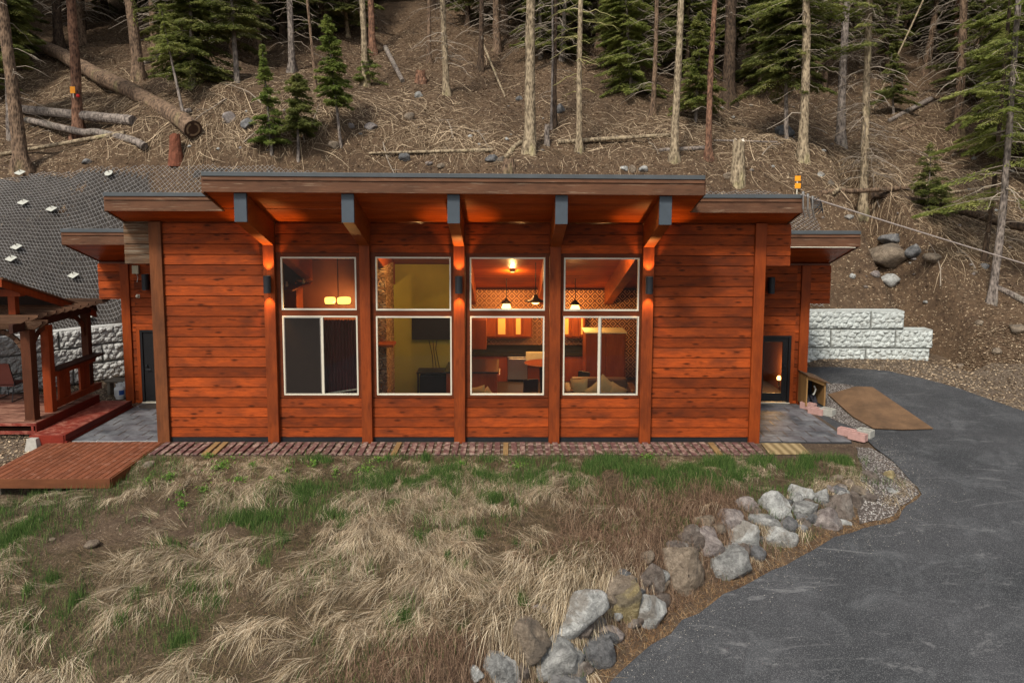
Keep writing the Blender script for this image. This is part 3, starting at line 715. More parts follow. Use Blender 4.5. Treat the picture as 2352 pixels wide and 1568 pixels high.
# white drip strip under the right rear fascia
m = MB(); m.tube([(xd+.05, YW-.075, zs(YW)-.035), (xf-.3, YW-.075, zs(YW)-.035), (xf-.1, YW-.03, zs(YW)-.05)], .014, 6); m.build('light_strip', M['white'], cab)
# windows
for i, (x0, x1, z0, z1) in enumerate(rect):
    wd = .038; m = MB()
    m.box(x0, x1, -.045, .03, z0, z0+wd); m.box(x0, x1, -.045, .03, z1-wd, z1); m.box(x0, x0+wd, -.045, .03, z0+wd, z1-wd); m.box(x1-wd, x1, -.045, .03, z0+wd, z1-wd)
    if i in (1, 7):
        mx = PX(741, 800, -.02) if i == 1 else PX(1376, 800, -.02)
        m.box(mx-.03, mx+.03, -.043, .028, z0+wd, z1-wd)
    fr = m.build('window', M['white'], cab, bev=.005)
    m = MB(); m.box(x0+wd, x1-wd, .012, .017, z0+wd, z1-wd); m.build('pane', M['glass'], fr)
    if i in (1, 7):
        a, b = (x0+wd, mx-.03) if i == 1 else (mx+.03, x1-wd)
        m = MB(); e = .022
        m.box(a, a+e, -.04, -.02, z0+wd, z1-wd); m.box(b-e, b, -.04, -.02, z0+wd, z1-wd); m.box(a+e, b-e, -.04, -.02, z0+wd, z0+wd+e); m.box(a+e, b-e, -.04, -.02, z1-wd-e, z1-wd)
        s = MB(); s.box(a+e, b-e, -.031, -.029, z0+wd+e, z1-wd-e)
        m.build('screen_frame', M['steel'], fr)
        if i == 1: s.build('insect_screen', M['screen'], fr)
# doors
def door(x0, x1, zt, glass, hinge):
    m = MB(); m.box(x0, x0+.07, YR-.05, YR+.09, .05, zt); m.box(x1-.07, x1, YR-.05, YR+.09, .05, zt); m.box(x0+.07, x1-.07, YR-.05, YR+.09, zt-.07, zt)
    d = MB(); a, b = x0+.075, x1-.075
    st = .16 if glass else .3
    d.box(a, a+st, YR-.01, YR+.03, .07, zt-.075); d.box(b-st, b, YR-.01, YR+.03, .07, zt-.075); d.box(a+st, b-st, YR-.01, YR+.03, .07, .07+(.26 if glass else .45)); d.box(a+st, b-st, YR-.01, YR+.03, zt-.075-.12, zt-.075)
    if not glass:
        d.box(a+st-.02, a+st+.01, YR-.022, YR-.011, .50, zt-.18); d.box(b-st-.01, b-st+.02, YR-.022, YR-.011, .50, zt-.18)
    dr = d.build('door', M['black'], cab, bev=.004)
    m.build('door_frame', M['black'], dr, bev=.004)
    g = MB(); g.box(a+st, b-st, YR+.008, YR+.014, .07+(.26 if glass else .45), zt-.195); g.build('door_glass', M['glass'] if glass else M['winterdark'], dr)
    s = MB(); s.box(x0, x1, YR-.10, YR+.09, .03, .052); s.build('threshold', M['white'], dr)
    h = MB(); hx = a+.09 if hinge else b-.09; h.tube([(hx, YR-.012, 1.03), (hx, YR-.07, 1.03), (hx+(.12 if hinge else -.12), YR-.07, 1.03)], .012, 8); h.lathe((hx, YR-.05, 1.15), [(.03,-.02),(.03,.02)], 12); h.build('handle', M['lampblack'], dr)
    for (p, q, r, s_) in ((x0-.1, x0-.002, .03, zt+.098), (x1+.002, x1+.1, .03, zt+.098), (x0-.002, x1+.002, zt+.002, zt+.098)):
        t = MB(); t.box(p, q, YR-.055, YR-.001, r, s_); t.build('door_trim', M['cornerred'], dr)
door(dL[0], dL[1], zdT, False, True); door(dR[0], dR[1], zdT2, True, False)
# interior shell
m = MB(); m.box(rpL[0]+.16, rpR[1]-.16, .11, 6.99, -.05, .015); m.build('room_floor', M['floorwood'], cab)
m = MB(); m.box(cpL[0]+.26, cpR[1]-.26, 6.93, 6.995, .015, 3.02); m.build('kitchen_wall', M['tin'], cab)
m = MB(); XW = PX(893, 750, 3.9); XE = PX(1066, 750, 3.9); m.box(XW, XE, 3.9, 4.02, .015, zs(3.9)-.02)
m.prism([(.12,.015),(6.9,.015),(6.9,zs(6.9)-.03),(.12,zs(.12)-.03)], 'x', cpR[0]-.32, cpR[0]-.25); m.build('plaster_wall', M['olive'], cab)
m = MB(); m.box(cpL[0]+.26, XW-.4, 3.4, 3.5, .015, zs(3.4)-.02); m.prism([(.12,.015),(6.9,.015),(6.9,zs(6.9)-.03),(.12,zs(.12)-.03)], 'x', cpL[0]+.27, cpL[0]+.31); m.build('panelled_wall', M['redwall'], cab)
m = MB(); cx = PX(864, 700, 1.0)
cA, cB = PX(838, 700, 1.6), PX(866, 700, 1.6)

# soffit lamps (wall sconces) ------------------------------------------------
def spot(name, loc, down, parent, e, sz=R(78)):
    l = bpy.data.lights.new(name, 'SPOT'); l.energy = e; l.color = (1.0, .47, .13); l.spot_size = sz; l.spot_blend = .55; l.shadow_soft_size = .03
    o = bpy.data.objects.new(name, l); C.objects.link(o); o.parent = parent; o.location = Vector(loc)-wloc(parent)
    o.rotation_euler = (0, 0, 0) if down else (math.pi, 0, 0)
def sconce(cx, Yf, z0, z1, lit, label, r=.088):
    t = thing('wall_lamp', label, 'wall lamp', (cx, Yf, (z0+z1)/2), 'cylindrical black wall lamps on the cabin')
    yc = Yf-.05-r
    m = MB(); m.lathe((cx, yc, 0), [(r*.82, z0+.05), (r, z0+.0), (r, z1), (r*.82, z1-.04)], 24); m.build('lamp_body', M['lampblack'], t, smooth=False)
    m = MB(); m.box(cx-.045, cx+.045, yc+r-.012, Yf, (z0+z1)/2-.09, (z0+z1)/2+.09); m.build('wall_bracket', M['lampblack'], t, bev=.004)
    m = MB(); m.lathe((cx, yc, 0), [(r*.80, z1-.039), (r*.80, z1-.02)], 20); m.build('lens', M['bulb'] if lit else M['white'], t)
    if lit:
        m = MB(); m.lathe((cx, yc, 0), [(r*.80, z0+.03), (r*.80, z0+.049)], 20); m.build('lens', M['bulb'], t)
        spot('lamp_light', (cx, yc+.02, z1+.0), False, t, 70); spot('lamp_light', (cx, yc+.02, z0-.0), True, t, 60)
for i, lab in ((0, 'lit black wall lamp on the post left of the windows'), (2, 'lit black wall lamp on the middle post between windows'), (4, 'lit black wall lamp on the post right of the windows')):
    c = (post[i][0]+post[i][1])/2; sconce(c, -.16, P(1055, 673, Y=-.25).z, P(1055, 634, Y=-.25).z, True, lab)
q = P(337, 646, Y=YR-.1); sconce(q.x, YR-.045, P(337, 665, Y=YR-.1).z, P(337, 629, Y=YR-.1).z, False, 'unlit black wall lamp above the left porch door', .095)
q = P(1768, 655, Y=YR-.1); sconce(q.x+.02, YR-.045, P(1768, 673, Y=YR-.1).z, P(1768, 636, Y=YR-.1).z, False, 'unlit black wall lamp above the right porch glass door', .095)
t = thing('junction_box', 'small beige box with a hanging wire left of the porch lamp', 'utility box', P(315, 628, Y=YR-.045))
q0, q1 = P(307, 628, Y=YR-.05), P(321, 609, Y=YR-.05)
m = MB(); m.box(q0.x, q1.x, YR-.15, YR-.048, q0.z, q1.z); m.build('box', flat('beige_box', (.42,.40,.28), .6), t, bev=.01)
m = MB(); m.tube([(q0.x+.1, YR-.08, q0.z), (q0.x+.12, YR-.06, q0.z-.12), (q0.x+.09, YR-.06, q0.z-.25)], .008, 5); m.build('wire', M['cable'], t)
q = P(317, 680, Y=YR-.05); t = thing('motion_sensor', 'small round white sensor on the boards left of the left porch door', 'sensor', q)
m = MB(); m.lathe((q.x, YR-.10, q.z-.03), [(.02,0),(.045,.02),(.045,.05),(.02,.07)], 14); m.build('sensor_dome', M['white'], t, smooth=True); m = MB(); m.box(q.x-.05, q.x+.05, YR-.055, YR-.045, q.z-.05, q.z+.05); m.build('base_plate', M['white'], t)
# ------------------------------------------------------------ patios
def patio(label, x0, x1, y0, y1, zt, sy, grout='grout'):
    t = thing('patio', label, 'patio', ((x0+x1)/2, y0, zt)); m = MB()
    random.seed(int(abs(x0)*10)); m.box(x0, x1, y0, y1, -.35, zt-.006); m.build('patio_base', M[grout], t)
    m = MB(); y = y0+.004; row = 0
    while y < y1-.05:
        h = min(.43, y1-y-.004); x = x0+.004-(.3 if row % 2 else 0)
        while x < x1-.03:
            a, b = max(x, x0+.004), min(x+.58, x1-.004)
            if b-a > .04: dz = random.uniform(-.001, .003); m.box(a, b, y, y+h, zt-.02, zt+dz)
            x += .61
        y += .46; row += 1
    m.build('paving', M['slate'], t, bev=.004); return t
pLx0 = P(163, 1015, Z=0).x; pRx1 = P(1966, 1016, Z=0).x
patio('grey slate tiled porch floor left of the cabin beside the red steps', pLx0, xL-.002, -.02, YR-.12, .02, 0)
patio('grey slate tiled porch floor right of the cabin beside the driveway', xR+.002, pRx1-.1, -.06, YR-.12, .02, 0, 'groutdark')
m = MB(); q = P(345, 934, Z=.03); vs = []
for k in range(24):
    a = math.pi*2*k/24; vs.append((q.x+.1+.46*math.cos(a), YR-.42+.30*math.sin(a)))
m.prism(vs, 'z', .027, .04); tag(m.build('doormat', M['darkmat'], bev=.003), 'dark rounded doormat on the slate in front of the left door', 'doormat')
# ------------------------------------------------------------ slatted walkway
random.seed(11)
bw = thing('slatted_walkway', 'long walkway of purple-brown wooden slats along the foot of the cabin wall', 'walkway', (-1, -.6, 0))
x0, x1 = P(362, 1030, Z=.0).x, P(1745, 1030, Z=.0).x; n = 72
for k in range(n):
    c = x0+(x1-x0)*(k+.5)/n; m = MB(); w2 = .064+random.uniform(-.004, .004); a = random.uniform(-.012, .012); ya, yb = -1.06+random.uniform(-.02,.015), -.19+random.uniform(-.02,.02); zt = .045+random.uniform(-.006,.006)
    m.hexa([(c-w2+a,ya,zt-.035),(c+w2+a,ya,zt-.035),(c+w2-a,yb,zt-.035),(c-w2-a,yb,zt-.035),(c-w2+a,ya,zt),(c+w2+a,ya,zt),(c+w2-a,yb,zt+.004),(c-w2-a,yb,zt+.004)])
    new = k in (6, 7, 41, 66) or (k == 28)
    o = m.build('slat', M['slatnew'] if new else M['slat'], bw, bev=.004)
    if k == 6: tag(o, 'paler newer slat')
for y in (-.95, -.62, -.28):
    m = MB(); m.box(x0-.02, x1+.02, y-.035, y+.035, -.06, .008); m.build('runner', M['greywood'], bw)
m = MB(); g = [P(x, y, Z=.03) for x, y in [(1748,1017),(1838,1018),(1862,1042),(1768,1042)]]
v = [(p.x, p.y) for p in g]
m.prism([v[3], v[2], v[1], v[0]], 'z', .015, .035); tag(m.build('ribbed_mat', M['ribmat'], bev=.004), 'tan ribbed mat at the right end of the slatted walkway', 'mat')
# ------------------------------------------------------------ low deck
dx0, dx1 = P(117, 1013, Z=0).x, P(371, 1018, Z=0).x; dyf = P(250, 1101, Z=0).y
ld = thing('low_deck', 'low brown board deck with an angled corner at the foot of the slate porch', 'deck', ((dx0+dx1)/2, dyf, 0)); m = MB()
nb = int((dx1-dx0)/.142); random.seed(2)
for k in range(nb):
    a = dx0+(dx1-dx0)*k/nb; b = dx0+(dx1-dx0)*(k+1)/nb-.016; m.box(a, b, dyf+.03, -.08, -.012, .016+random.uniform(-.001,.001))
m.build('deck_boards', M['deckbrown'], ld, bev=.003)
m = MB(); m.box(dx0, dx1+.02, dyf-.01, dyf+.029, -.19, .012); m.build('deck_fascia', M['deckfascia'], ld, bev=.004)
m = MB(); m.box(dx1+.002, dx1+.04, dyf+.03, -.08, -.19, .012); m.build('deck_fascia', M['deckfascia'], ld, bev=.004)
for cx in (dx0+.3, (dx0+dx1)/2-1.2, (dx0+dx1)/2+.2, dx1-.5):
    for y in (dyf+.25, -1.0):
        m = MB(); m.box(cx-.07, cx+.07, y-.07, y+.07, -.75, -.012); m.build('deck_post', M['greywood'], ld)
# ------------------------------------------------------------ gazebo deck, steps
ZD = .43
gx1 = P(82, 971, Z=ZD).x; gy0 = P(82, 971, Z=ZD).y; gy1 = P(253, 905, Z=ZD).y
gd = thing('raised_deck', 'raised worn red deck with a single long step under the pergola', 'deck', (gx1-3, gy0, 0)); m = MB()
y = gy0; random.seed(5)
while y < gy1: m.box(-21, gx1, y, min(y+.137, gy1), ZD-.035, ZD+random.uniform(-.001,.002)); y += .144
m.build('deck_boards', wood('worn_deck_boards', (.15,.055,.036), (.10,.036,.026), (.07,.027,.02), axis='X', knots=.05, rough=.6, wear=.55, wearcol=(.36,.19,.13), isl=.4), gd, bev=.003)
m = MB(); m.box(-21, gx1, gy0-.04, gy0-.002, ZD-.07, ZD-.004); m.box(-21, gx1, gy0-.04, gy0-.002, ZD-.28, ZD-.20)
x = gx1-.04
while x > -20: m.box(x-.06, x, gy0-.035, gy0-.004, ZD-.20, ZD-.07); x -= 1.35
m.build('rim_boards', M['redpaint'], gd, bev=.004)
m = MB(); m.box(gx1+.002, gx1+.04, gy0-.04, gy1, .12, ZD-.002); m.box(gx1+.041, gx1+.05, gy0, gy1, .25, .27); m.build('riser_board', M['redstep'], gd, bev=.004)
sx1 = pLx0-.05; m = MB(); ysf = gy0-.28; m.box(gx1+.05, sx1-.05, ysf, gy1+.1, .175, .215); m.build('step_tread', M['redpaint'], gd, bev=.006)
m = MB(); m.box(sx1-.048, sx1-.01, ysf-.02, gy1+.12, .06, .218); m.box(sx1-.05, sx1+.02, ysf-.02, gy1+.12, -.08, .055); m.box(gx1+.02, sx1-.05, ysf-.04, ysf-.002, -.10, .21); m.build('step_fascia', M['redstep'], gd, bev=.006)
m = MB(); m.box(-20, gx1-.1, gy0+.5, gy0+.6, -.5, .15); m.box(-20, gx1-.1, gy1-.2, gy1-.1, -.5, .39); m.build('joist', M['brownpost'], gd)
q0, q1 = P(66, 1027, Y=gy0-.35), P(92, 1005, Y=gy0-.35); m = MB(); cx, w = (q0.x+q1.x)/2, (q1.x-q0.x)/2
m.hexa([(cx-w*1.15,q0.y-.16,q0.z-.1),(cx+w*1.15,q0.y-.16,q0.z-.1),(cx+w*1.15,q0.y+.16,q0.z-.1),(cx-w*1.15,q0.y+.16,q0.z-.1),(cx-w*.8,q0.y-.11,q1.z),(cx+w*.7,q0.y-.11,q1.z),(cx+w*.7,q0.y+.11,q1.z),(cx-w*.8,q0.y+.11,q1.z)])
tag(m.build('concrete_pier', M['concrete'], bev=.01), 'small tapered concrete pier block under the corner of the raised deck', 'pier block')
# pergola
pg = thing('pergola', 'dark timber pergola with curved braces and a sloping roof on the raised deck', 'pergola', (gx1-.6, gy0, ZD))
pa, pb, pc = P(70, 966, Z=ZD), P(112, 947, Z=ZD), P(201, 900, Z=ZD)
XP = (pa.x+pc.x)/2; hp = P(55, 757, Y=pa.y).z
m = MB(); m.box(pa.x-.12, pa.x+.12, pa.y-.02, pa.y+.22, ZD, hp); m.box(pa.x-.14, pa.x+.14, pa.y-.04, pa.y+.24, ZD, ZD+.03); m.build('post', M['brownpost'], pg, bev=.008)
hb = P(98, 700, Y=pb.y).z-.1
m = MB(); m.box(pb.x-.11, pb.x+.11, pb.y, pb.y+.2, ZD, hp-.02); o = m.build('post', M['redpost'], pg, bev=.008); tag(o, 'red-orange pergola post')
m = MB(); m.box(pc.x-.1, pc.x+.1, pc.y, pc.y+.2, ZD, hp); m.build('post', M['brownpost'], pg, bev=.008)
m = MB(); m.beam((pa.x+.02, pa.y-.55, hp+.10), (pc.x+.02, pc.y+.6, hp+.10), .10, .22); m.build('side_beam', M['pergdark'], pg, bev=.006)
m = MB(); zf = hp+.12
for yy in (pa.y-.02, pa.y+.22): m.prism([(-20, zf-.11), (pa.x+.28, zf-.11), (pa.x+.46, zf+.03), (pa.x+.46, zf+.09), (-20, zf+.09)], 'y', yy-.03, yy+.02)
m.build('front_beam', M['pergola'], pg, bev=.004)
m = MB(); nr = 11
for k in range(nr):
    yy = pa.y-.35+(pc.y+.45-pa.y+.35)*k/(nr-1); zf2 = hp+.215
    m.prism([(-20, zf2), (XP+.25, zf2), (XP+.44, zf2+.10), (XP+.44, zf2+.15), (-20, zf2+.15)], 'y', yy-.022, yy+.022)
m.build('rafters', M['pergola'], pg)
def brace(a, b, dirv):
    pts = []
    for k in range(9):
        t = k/8; an = t*math.pi/2; pts.append(Vector(a)*(1)+Vector(dirv)*(1-math.cos(an))*b+Vector((0,0,1))*math.sin(an)*b)
    m = MB()
    for p, q in zip(pts[:-1], pts[1:]): m.beam(p, q+(q-p)*.1, .06, .11, up=Vector(dirv).cross(Vector((0,0,1))).cross(q-p))
    return m
brace((pa.x-.1, pa.y+.1, hp-.75), .7, (-1,0,0)).build('brace', M['pergola'], pg)
brace((pa.x+.0, pa.y+.2, hp-.75), .7, (0,1,0)).build('brace', M['brownpost'], pg)
brace((pc.x+.0, pc.y+.0, hp-.65), .62, (0,-1,0)).build('brace', M['brownpost'], pg)
# roof over the pergola
YB = pc.y+.55; qb = P(222, 713, Y=YB); Xs = qb.x; qf = P(3, 640, X=Xs)
qf = Vector((Xs, max(qf.y, -1.6), qf.z)) if qf.y > -1.6 else P(3, 640, Y=-1.3)
zf_, zb_ = qf.z, qb.z; yf_ = qf.y
def roofbar(x0, x1, d0, d1, name, mat):
    m = MB(); m.hexa([(x0,yf_,zf_+d0),(x1,yf_,zf_+d0),(x1,YB,zb_+d0),(x0,YB,zb_+d0),(x0,yf_,zf_+d1),(x1,yf_,zf_+d1),(x1,YB,zb_+d1),(x0,YB,zb_+d1)]); m.build(name, mat, pg)
roofbar(-20, Xs-.06, -.10, -.02, 'roof', M['roofing']); roofbar(-20, Xs+.03, -.018, .03, 'roof_sheet', M['fascia'])
roofbar(Xs-.055, Xs, -.20, -.022, 'rake_board', M['redpost'])
m = MB(); qk = P(33, 727, Y=pa.y+.2); qt = P(33, 680, Y=pa.y+.2); m.box(qk.x-.09, qk.x+.09, pa.y+.12, pa.y+.28, hp+.36, qt.z); m.build('king_post', M['redpost'], pg, bev=.005)
qe = P(47, 675, Y=pa.y+.1); m = MB(); m.box(-20, qe.x, pa.y+.08, pa.y+.30, qt.z+.002, P(33, 664, Y=pa.y+.1).z); m.build('roof_beam', M['redpost'], pg, bev=.005)
# bar rail between posts
zc = P(113, 855, X=pb.x+.05); m = MB(); zt = P(116, 853, Y=pb.y+.1).z
br = thing('bar_counter', 'narrow red-brown bar counter with a slatted front between the pergola posts', 'bar counter', (pb.x, (pb.y+pc.y)/2, ZD))
m.box(pb.x-.16, pb.x+.20, pb.y+.21, pc.y+.34, zt-.02, zt+.03); m.build('counter_top', M['pergdark'], br, bev=.008)
m = MB(); m.box(pb.x-.02, pb.x+.10, pb.y+.21, pc.y-.002, zt-.16, zt-.022); m.build('top_rail', M['redpost'], br, bev=.004)
m = MB(); m.box(pb.x-.04, pb.x+.10, pb.y+.21, pc.y+.25, ZD+.06, ZD+.24); m.build('bottom_rail', M['redpost'], br, bev=.004)
for f in (.16, .28, .62, .72): 
    yy = pb.y+.2+(pc.y-pb.y)*f; m = MB(); m.box(pb.x-.0, pb.x+.06, yy-.12, yy+.12, ZD+.242, zt-.161); m.build('baluster', M['redpost'], br, bev=.004)
# sling chair
qc = P(20, 917, Z=ZD); ch = thing('sling_chair', 'maroon sling patio chair with a black tube frame on the raised deck', 'chair', (qc.x, qc.y, ZD))
cx, cy = qc.x, qc.y; w = .27
m = MB(); m.hexa([(cx-w,cy-.10,ZD+.45),(cx+w,cy-.10,ZD+.45),(cx+w,cy-.13,ZD+.46),(cx-w,cy-.13,ZD+.46),(cx-w,cy-.30,ZD+1.08),(cx+w,cy-.30,ZD+1.08),(cx+w,cy-.325,ZD+1.08),(cx-w,cy-.325,ZD+1.08)]); m.build('backrest', M['fabric'], ch)
m = MB(); m.hexa([(cx-w,cy-.12,ZD+.40),(cx+w,cy-.12,ZD+.40),(cx+w,cy+.38,ZD+.44),(cx-w,cy+.38,ZD+.44),(cx-w,cy-.12,ZD+.43),(cx+w,cy-.12,ZD+.43),(cx+w,cy+.38,ZD+.47),(cx-w,cy+.38,ZD+.47)]); m.build('seat', M['fabric'], ch)
for s in (-1, 1):
    m = MB(); x = cx+s*(w+.02); m.tube([(x,cy-.33,ZD+1.08),(x,cy-.12,ZD+.43),(x,cy+.40,ZD+.45),(x,cy+.44,ZD+.02)], .013, 6); m.tube([(x,cy-.2,ZD+.66),(x,cy+.3,ZD+.64),(x,cy+.38,ZD+.45)], .015, 6); m.tube([(x,cy-.16,ZD+.5),(x,cy-.30,ZD+.01),(x,cy+.44,ZD+.02)], .012, 6); m.build('side_frame', M['black'], ch)
# bench, propane tanks
q0, q1, ql = P(246, 871, Y=4.6), P(310, 864, Y=4.6), P(255, 918, Y=4.6)
be = thing('rustic_bench', 'grey split-log bench beside the white propane tanks', 'bench', (q0.x+.5, 4.6, 0))
m = MB(); zt = q0.z; m.prism([(4.40, zt-.02), (4.45, zt-.08), (4.8, zt-.08), (4.84, zt-.02), (4.82, zt+.01), (4.42, zt+.01)], 'x', q0.x, q0.x+1.4); m.build('seat', M['greywood'], be, bev=.008)
for x in (ql.x-.05, q0.x+1.1): m = MB(); m.box(x, x+.09, 4.5, 4.75, -.02, zt-.08); m.build('leg', M['greywood'], be, bev=.006)
for k, (px, lab) in enumerate(((276, 'white propane tank with a blue label, nearest the red step'), (293, 'second propane tank with a blue top behind the porch post'))):
    q = P(px, 917, Z=.02) if False else P(px, 917, Y=4.1+.25*k); z = .02; t = thing('propane_tank', lab, 'gas tank', (q.x, q.y, z), 'propane tanks')
    m = MB(); m.lathe((q.x, q.y, z), [(.10,.0),(.105,.03),(.13,.045),(.152,.09),(.155,.14),(.155,.27),(.145,.33),(.10,.365),(.04,.375)], 24); m.build('tank_body', M['tank'], t, smooth=True)
    m = MB(); m.lathe((q.x, q.y, z), [(.12,-.01),(.12,.03)], 20); m.build('foot_ring', M['tank'], t)
    m = MB(); n = 14
    for i in range(n):
        a0, a1 = -2.6+i*.37, -2.6+(i+1)*.37
        if i in (6, 7): continue
        m.hexa([(q.x+r*math.cos(a), q.y+r*math.sin(a), z+zz) for zz in (.35,.47) for r, a in ((.10,a0),(.10,a1),(.092,a1),(.092,a0))])
    m.build('collar', M['tank'], t); m = MB(); m.lathe((q.x, q.y, z), [(.03,.37),(.03,.41),(.018,.42),(.018,.45)], 10); m.build('valve', M['blue'] if k else M['steel'], t)
    m = MB()
    for i in range(5):
        a0, a1 = -1.25+i*.2, -1.25+(i+1)*.2; m.hexa([(q.x+r*math.cos(a), q.y+r*math.sin(a), z+zz) for zz in (.13,.27) for r, a in ((.158,a0),(.158,a1),(.153,a1),(.153,a0))])
    m.build('label', M['blue'], t)
# ------------------------------------------------------------ cast stone retaining walls
def block(parent, ax, ay, dx, dy, L, z0, h, mat, seed, depth=.55):
    rs = np.random.RandomState(seed); nu, nv = max(6, int(L/.035)), int(h/.035)
    u = np.linspace(0, L, nu); v = np.linspace(0, h, nv); Ug, Vg = np.meshgrid(u, v)
    su, sv = [], []; cell = .19
    for a in np.arange(-cell, L+cell, cell*1.25):
        for i, b in enumerate(np.arange(-cell, h+cell, cell*.85)):
            su.append(a+(cell*.6 if i % 2 else 0)+rs.uniform(-.07,.07)); sv.append(b+rs.uniform(-.05,.05))
    su, sv = np.array(su), np.array(sv)
    d = np.sqrt((Ug[...,None]-su)**2*.75+(Vg[...,None]-sv)**2*1.4); ds = np.sort(d, -1); id0 = np.argmin(d, -1)
    hh = np.clip((ds[...,1]-ds[...,0])*9, 0, 1)**.5*.075*(.6+.8*rs.rand(len(su))[id0])
    edge = np.minimum(np.minimum(Ug, L-Ug), np.minimum(Vg, h-Vg)); hh = hh*np.clip(edge/.05, 0, 1)+np.clip(edge/.03, 0, 1)*.012
    hh += .006*rs.randn(*hh.shape)*np.clip(edge/.03, 0, 1)
    nx, ny = dy, -dx     # outward normal (towards the camera)
    Xg = ax+dx*Ug+nx*hh; Yg = ay+dy*Ug+ny*hh; Zg = z0+Vg
    V = np.stack([Xg, Yg, Zg], -1).reshape(-1, 3); i = np.arange(nu*nv).reshape(nv, nu)
    f = [tuple(x) for x in np.stack([i[:-1,:-1], i[:-1,1:], i[1:,1:], i[1:,:-1]], -1).reshape(-1, 4)]
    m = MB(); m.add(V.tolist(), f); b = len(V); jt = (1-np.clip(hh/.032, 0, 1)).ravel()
    c = [(ax, ay), (ax+dx*L, ay+dy*L), (ax+dx*L-nx*depth, ay+dy*L-ny*depth), (ax-nx*depth, ay-ny*depth)]
    m.hexa([(p[0], p[1], z0+.002) for p in c]+[(p[0], p[1], z0+h-.002) for p in c])
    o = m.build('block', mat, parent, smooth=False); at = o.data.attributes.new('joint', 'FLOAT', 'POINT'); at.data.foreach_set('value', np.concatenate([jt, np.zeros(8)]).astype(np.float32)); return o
def rwall(label, A, B, rows, mat, seed, step):
    A = Vector(A); B = Vector(B); d = (B-A); L = d.length; d /= L
    t = thing('retaining_wall', label, 'wall', ((A.x+B.x)/2, (A.y+B.y)/2, rows[0][0]), 'cast stone retaining walls'); random.seed(seed); s = seed*100
    for r, (z0, h, a, b, off) in enumerate(rows):
        x = a
        first = True
        while x < b-.25:
            w = min((off if first else step), b-x); first = False
            set_ = .03*r
            block(t, A.x+d.x*x-d.y*-set_*0, A.y+d.y*x+set_, d.x, d.y, w-.012, z0, h-.012, mat, s); s += 1; x += w
    return t
rzt = P(1860, 713, Y=6.9).z; h = .64
RA = (9.0, 6.95); RB = (14.5, 6.85)
e2 = P(2078, 740, Y=6.9).x-9.0; e1 = P(2141, 790, Y=6.9).x-9.0
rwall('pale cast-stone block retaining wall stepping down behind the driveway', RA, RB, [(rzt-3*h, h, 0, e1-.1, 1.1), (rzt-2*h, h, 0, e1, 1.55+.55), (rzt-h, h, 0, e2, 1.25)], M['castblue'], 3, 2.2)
A, B = WLa, WLb; LL = math.hypot(B.x-A.x, B.y-A.y); zt = 1.83; h = .60; ext = 1.8
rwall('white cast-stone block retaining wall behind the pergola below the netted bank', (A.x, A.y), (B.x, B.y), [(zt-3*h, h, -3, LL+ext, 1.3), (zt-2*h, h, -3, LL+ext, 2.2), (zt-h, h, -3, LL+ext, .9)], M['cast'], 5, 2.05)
# ------------------------------------------------------------ right side: shelter, sheet, masonry blocks
q = P(1852, 930, Z=.15); q2 = P(1898, 926, Z=.18); yS = q.y
sh = thing('lean_to_box', 'small plywood lean-to box with a sloping lid against the right porch corner', 'storage box', (q.x+.3, yS, .1))
x0, x1 = q.x-.02, P(1897, 900, Y=yS).x; z0 = .12; za, zb = P(1852, 862, Y=yS).z, P(1900, 878, Y=yS).z
m = MB(); m.box(x1-.05, x1, yS, yS+.9, z0, zb); m.build('side_panel', M['plain_wood'], sh, bev=.003)
m = MB(); m.box(x0, x0+.04, yS, yS+.9, z0, za); m.build('side_panel', M['plain_wood'], sh, bev=.003)
m = MB(); m.prism([(x0+.042, za-.12), (x1-.052, zb-.10), (x1-.052, zb), (x0+.042, za)], 'y', yS-.005, yS+.03); m.build('header_board', M['plain_wood'], sh)
m = MB(); m.box(x0+.042, x1-.052, yS+.86, yS+.9, z0, zb-.02); m.build('back_panel', M['winterdark'], sh)
m = MB(); m.hexa([(x0-.02,yS-.12,za+.002),(x1+.06,yS-.12,zb+.002-.02),(x1+.06,yS+.95,zb-.018),(x0-.02,yS+.95,za+.002),(x0-.02,yS-.12,za+.03),(x1+.06,yS-.12,zb+.01),(x1+.06,yS+.95,zb+.01),(x0-.02,yS+.95,za+.03)]); m.build('lid', M['greyboard'], sh)
rs = random.Random(4)
m = MB()
for k in range(7): a = (x0+.1+rs.random()*(x1-x0-.25), yS+.15+rs.random()*.2, z0+.03); m.tube([a, (a[0]+rs.uniform(-.08,.08), a[1]+.3, a[2]+rs.uniform(.1,.3))], .05, 7)
tag(m.build('stored_logs', M['winterdark']), 'dark bundle stored inside the plywood lean-to box', 'firewood', kind='stuff')
m = MB(); m.tube([(x0+.3,yS+.2,z0+.55),(x0+.36,yS+.2,z0+.45),(x0+.33,yS+.22,z0+.32),(x0+.28,yS+.2,z0+.28)], .022, 6); tag(m.build('pale_hose', M['anchor']), 'pale curved hose inside the plywood lean-to box', 'hose')
g = [P(x, y, Z=.17) for x, y in [(1902,909),(1965,905),(2003,907),(2144,974),(2075,976),(2006,973),(1958,950)]]
m = MB(); m.prism([(p.x, p.y) for p in g][::-1], 'z', 0, .02); V = m.v
m.v = [(x, y, float(zdrive(x, y))+.045+z) for x, y, z in V]; tag(m.build('plywood_sheet', M['rust']), 'rust-brown plywood sheet lying on gravel beside the driveway', 'board')
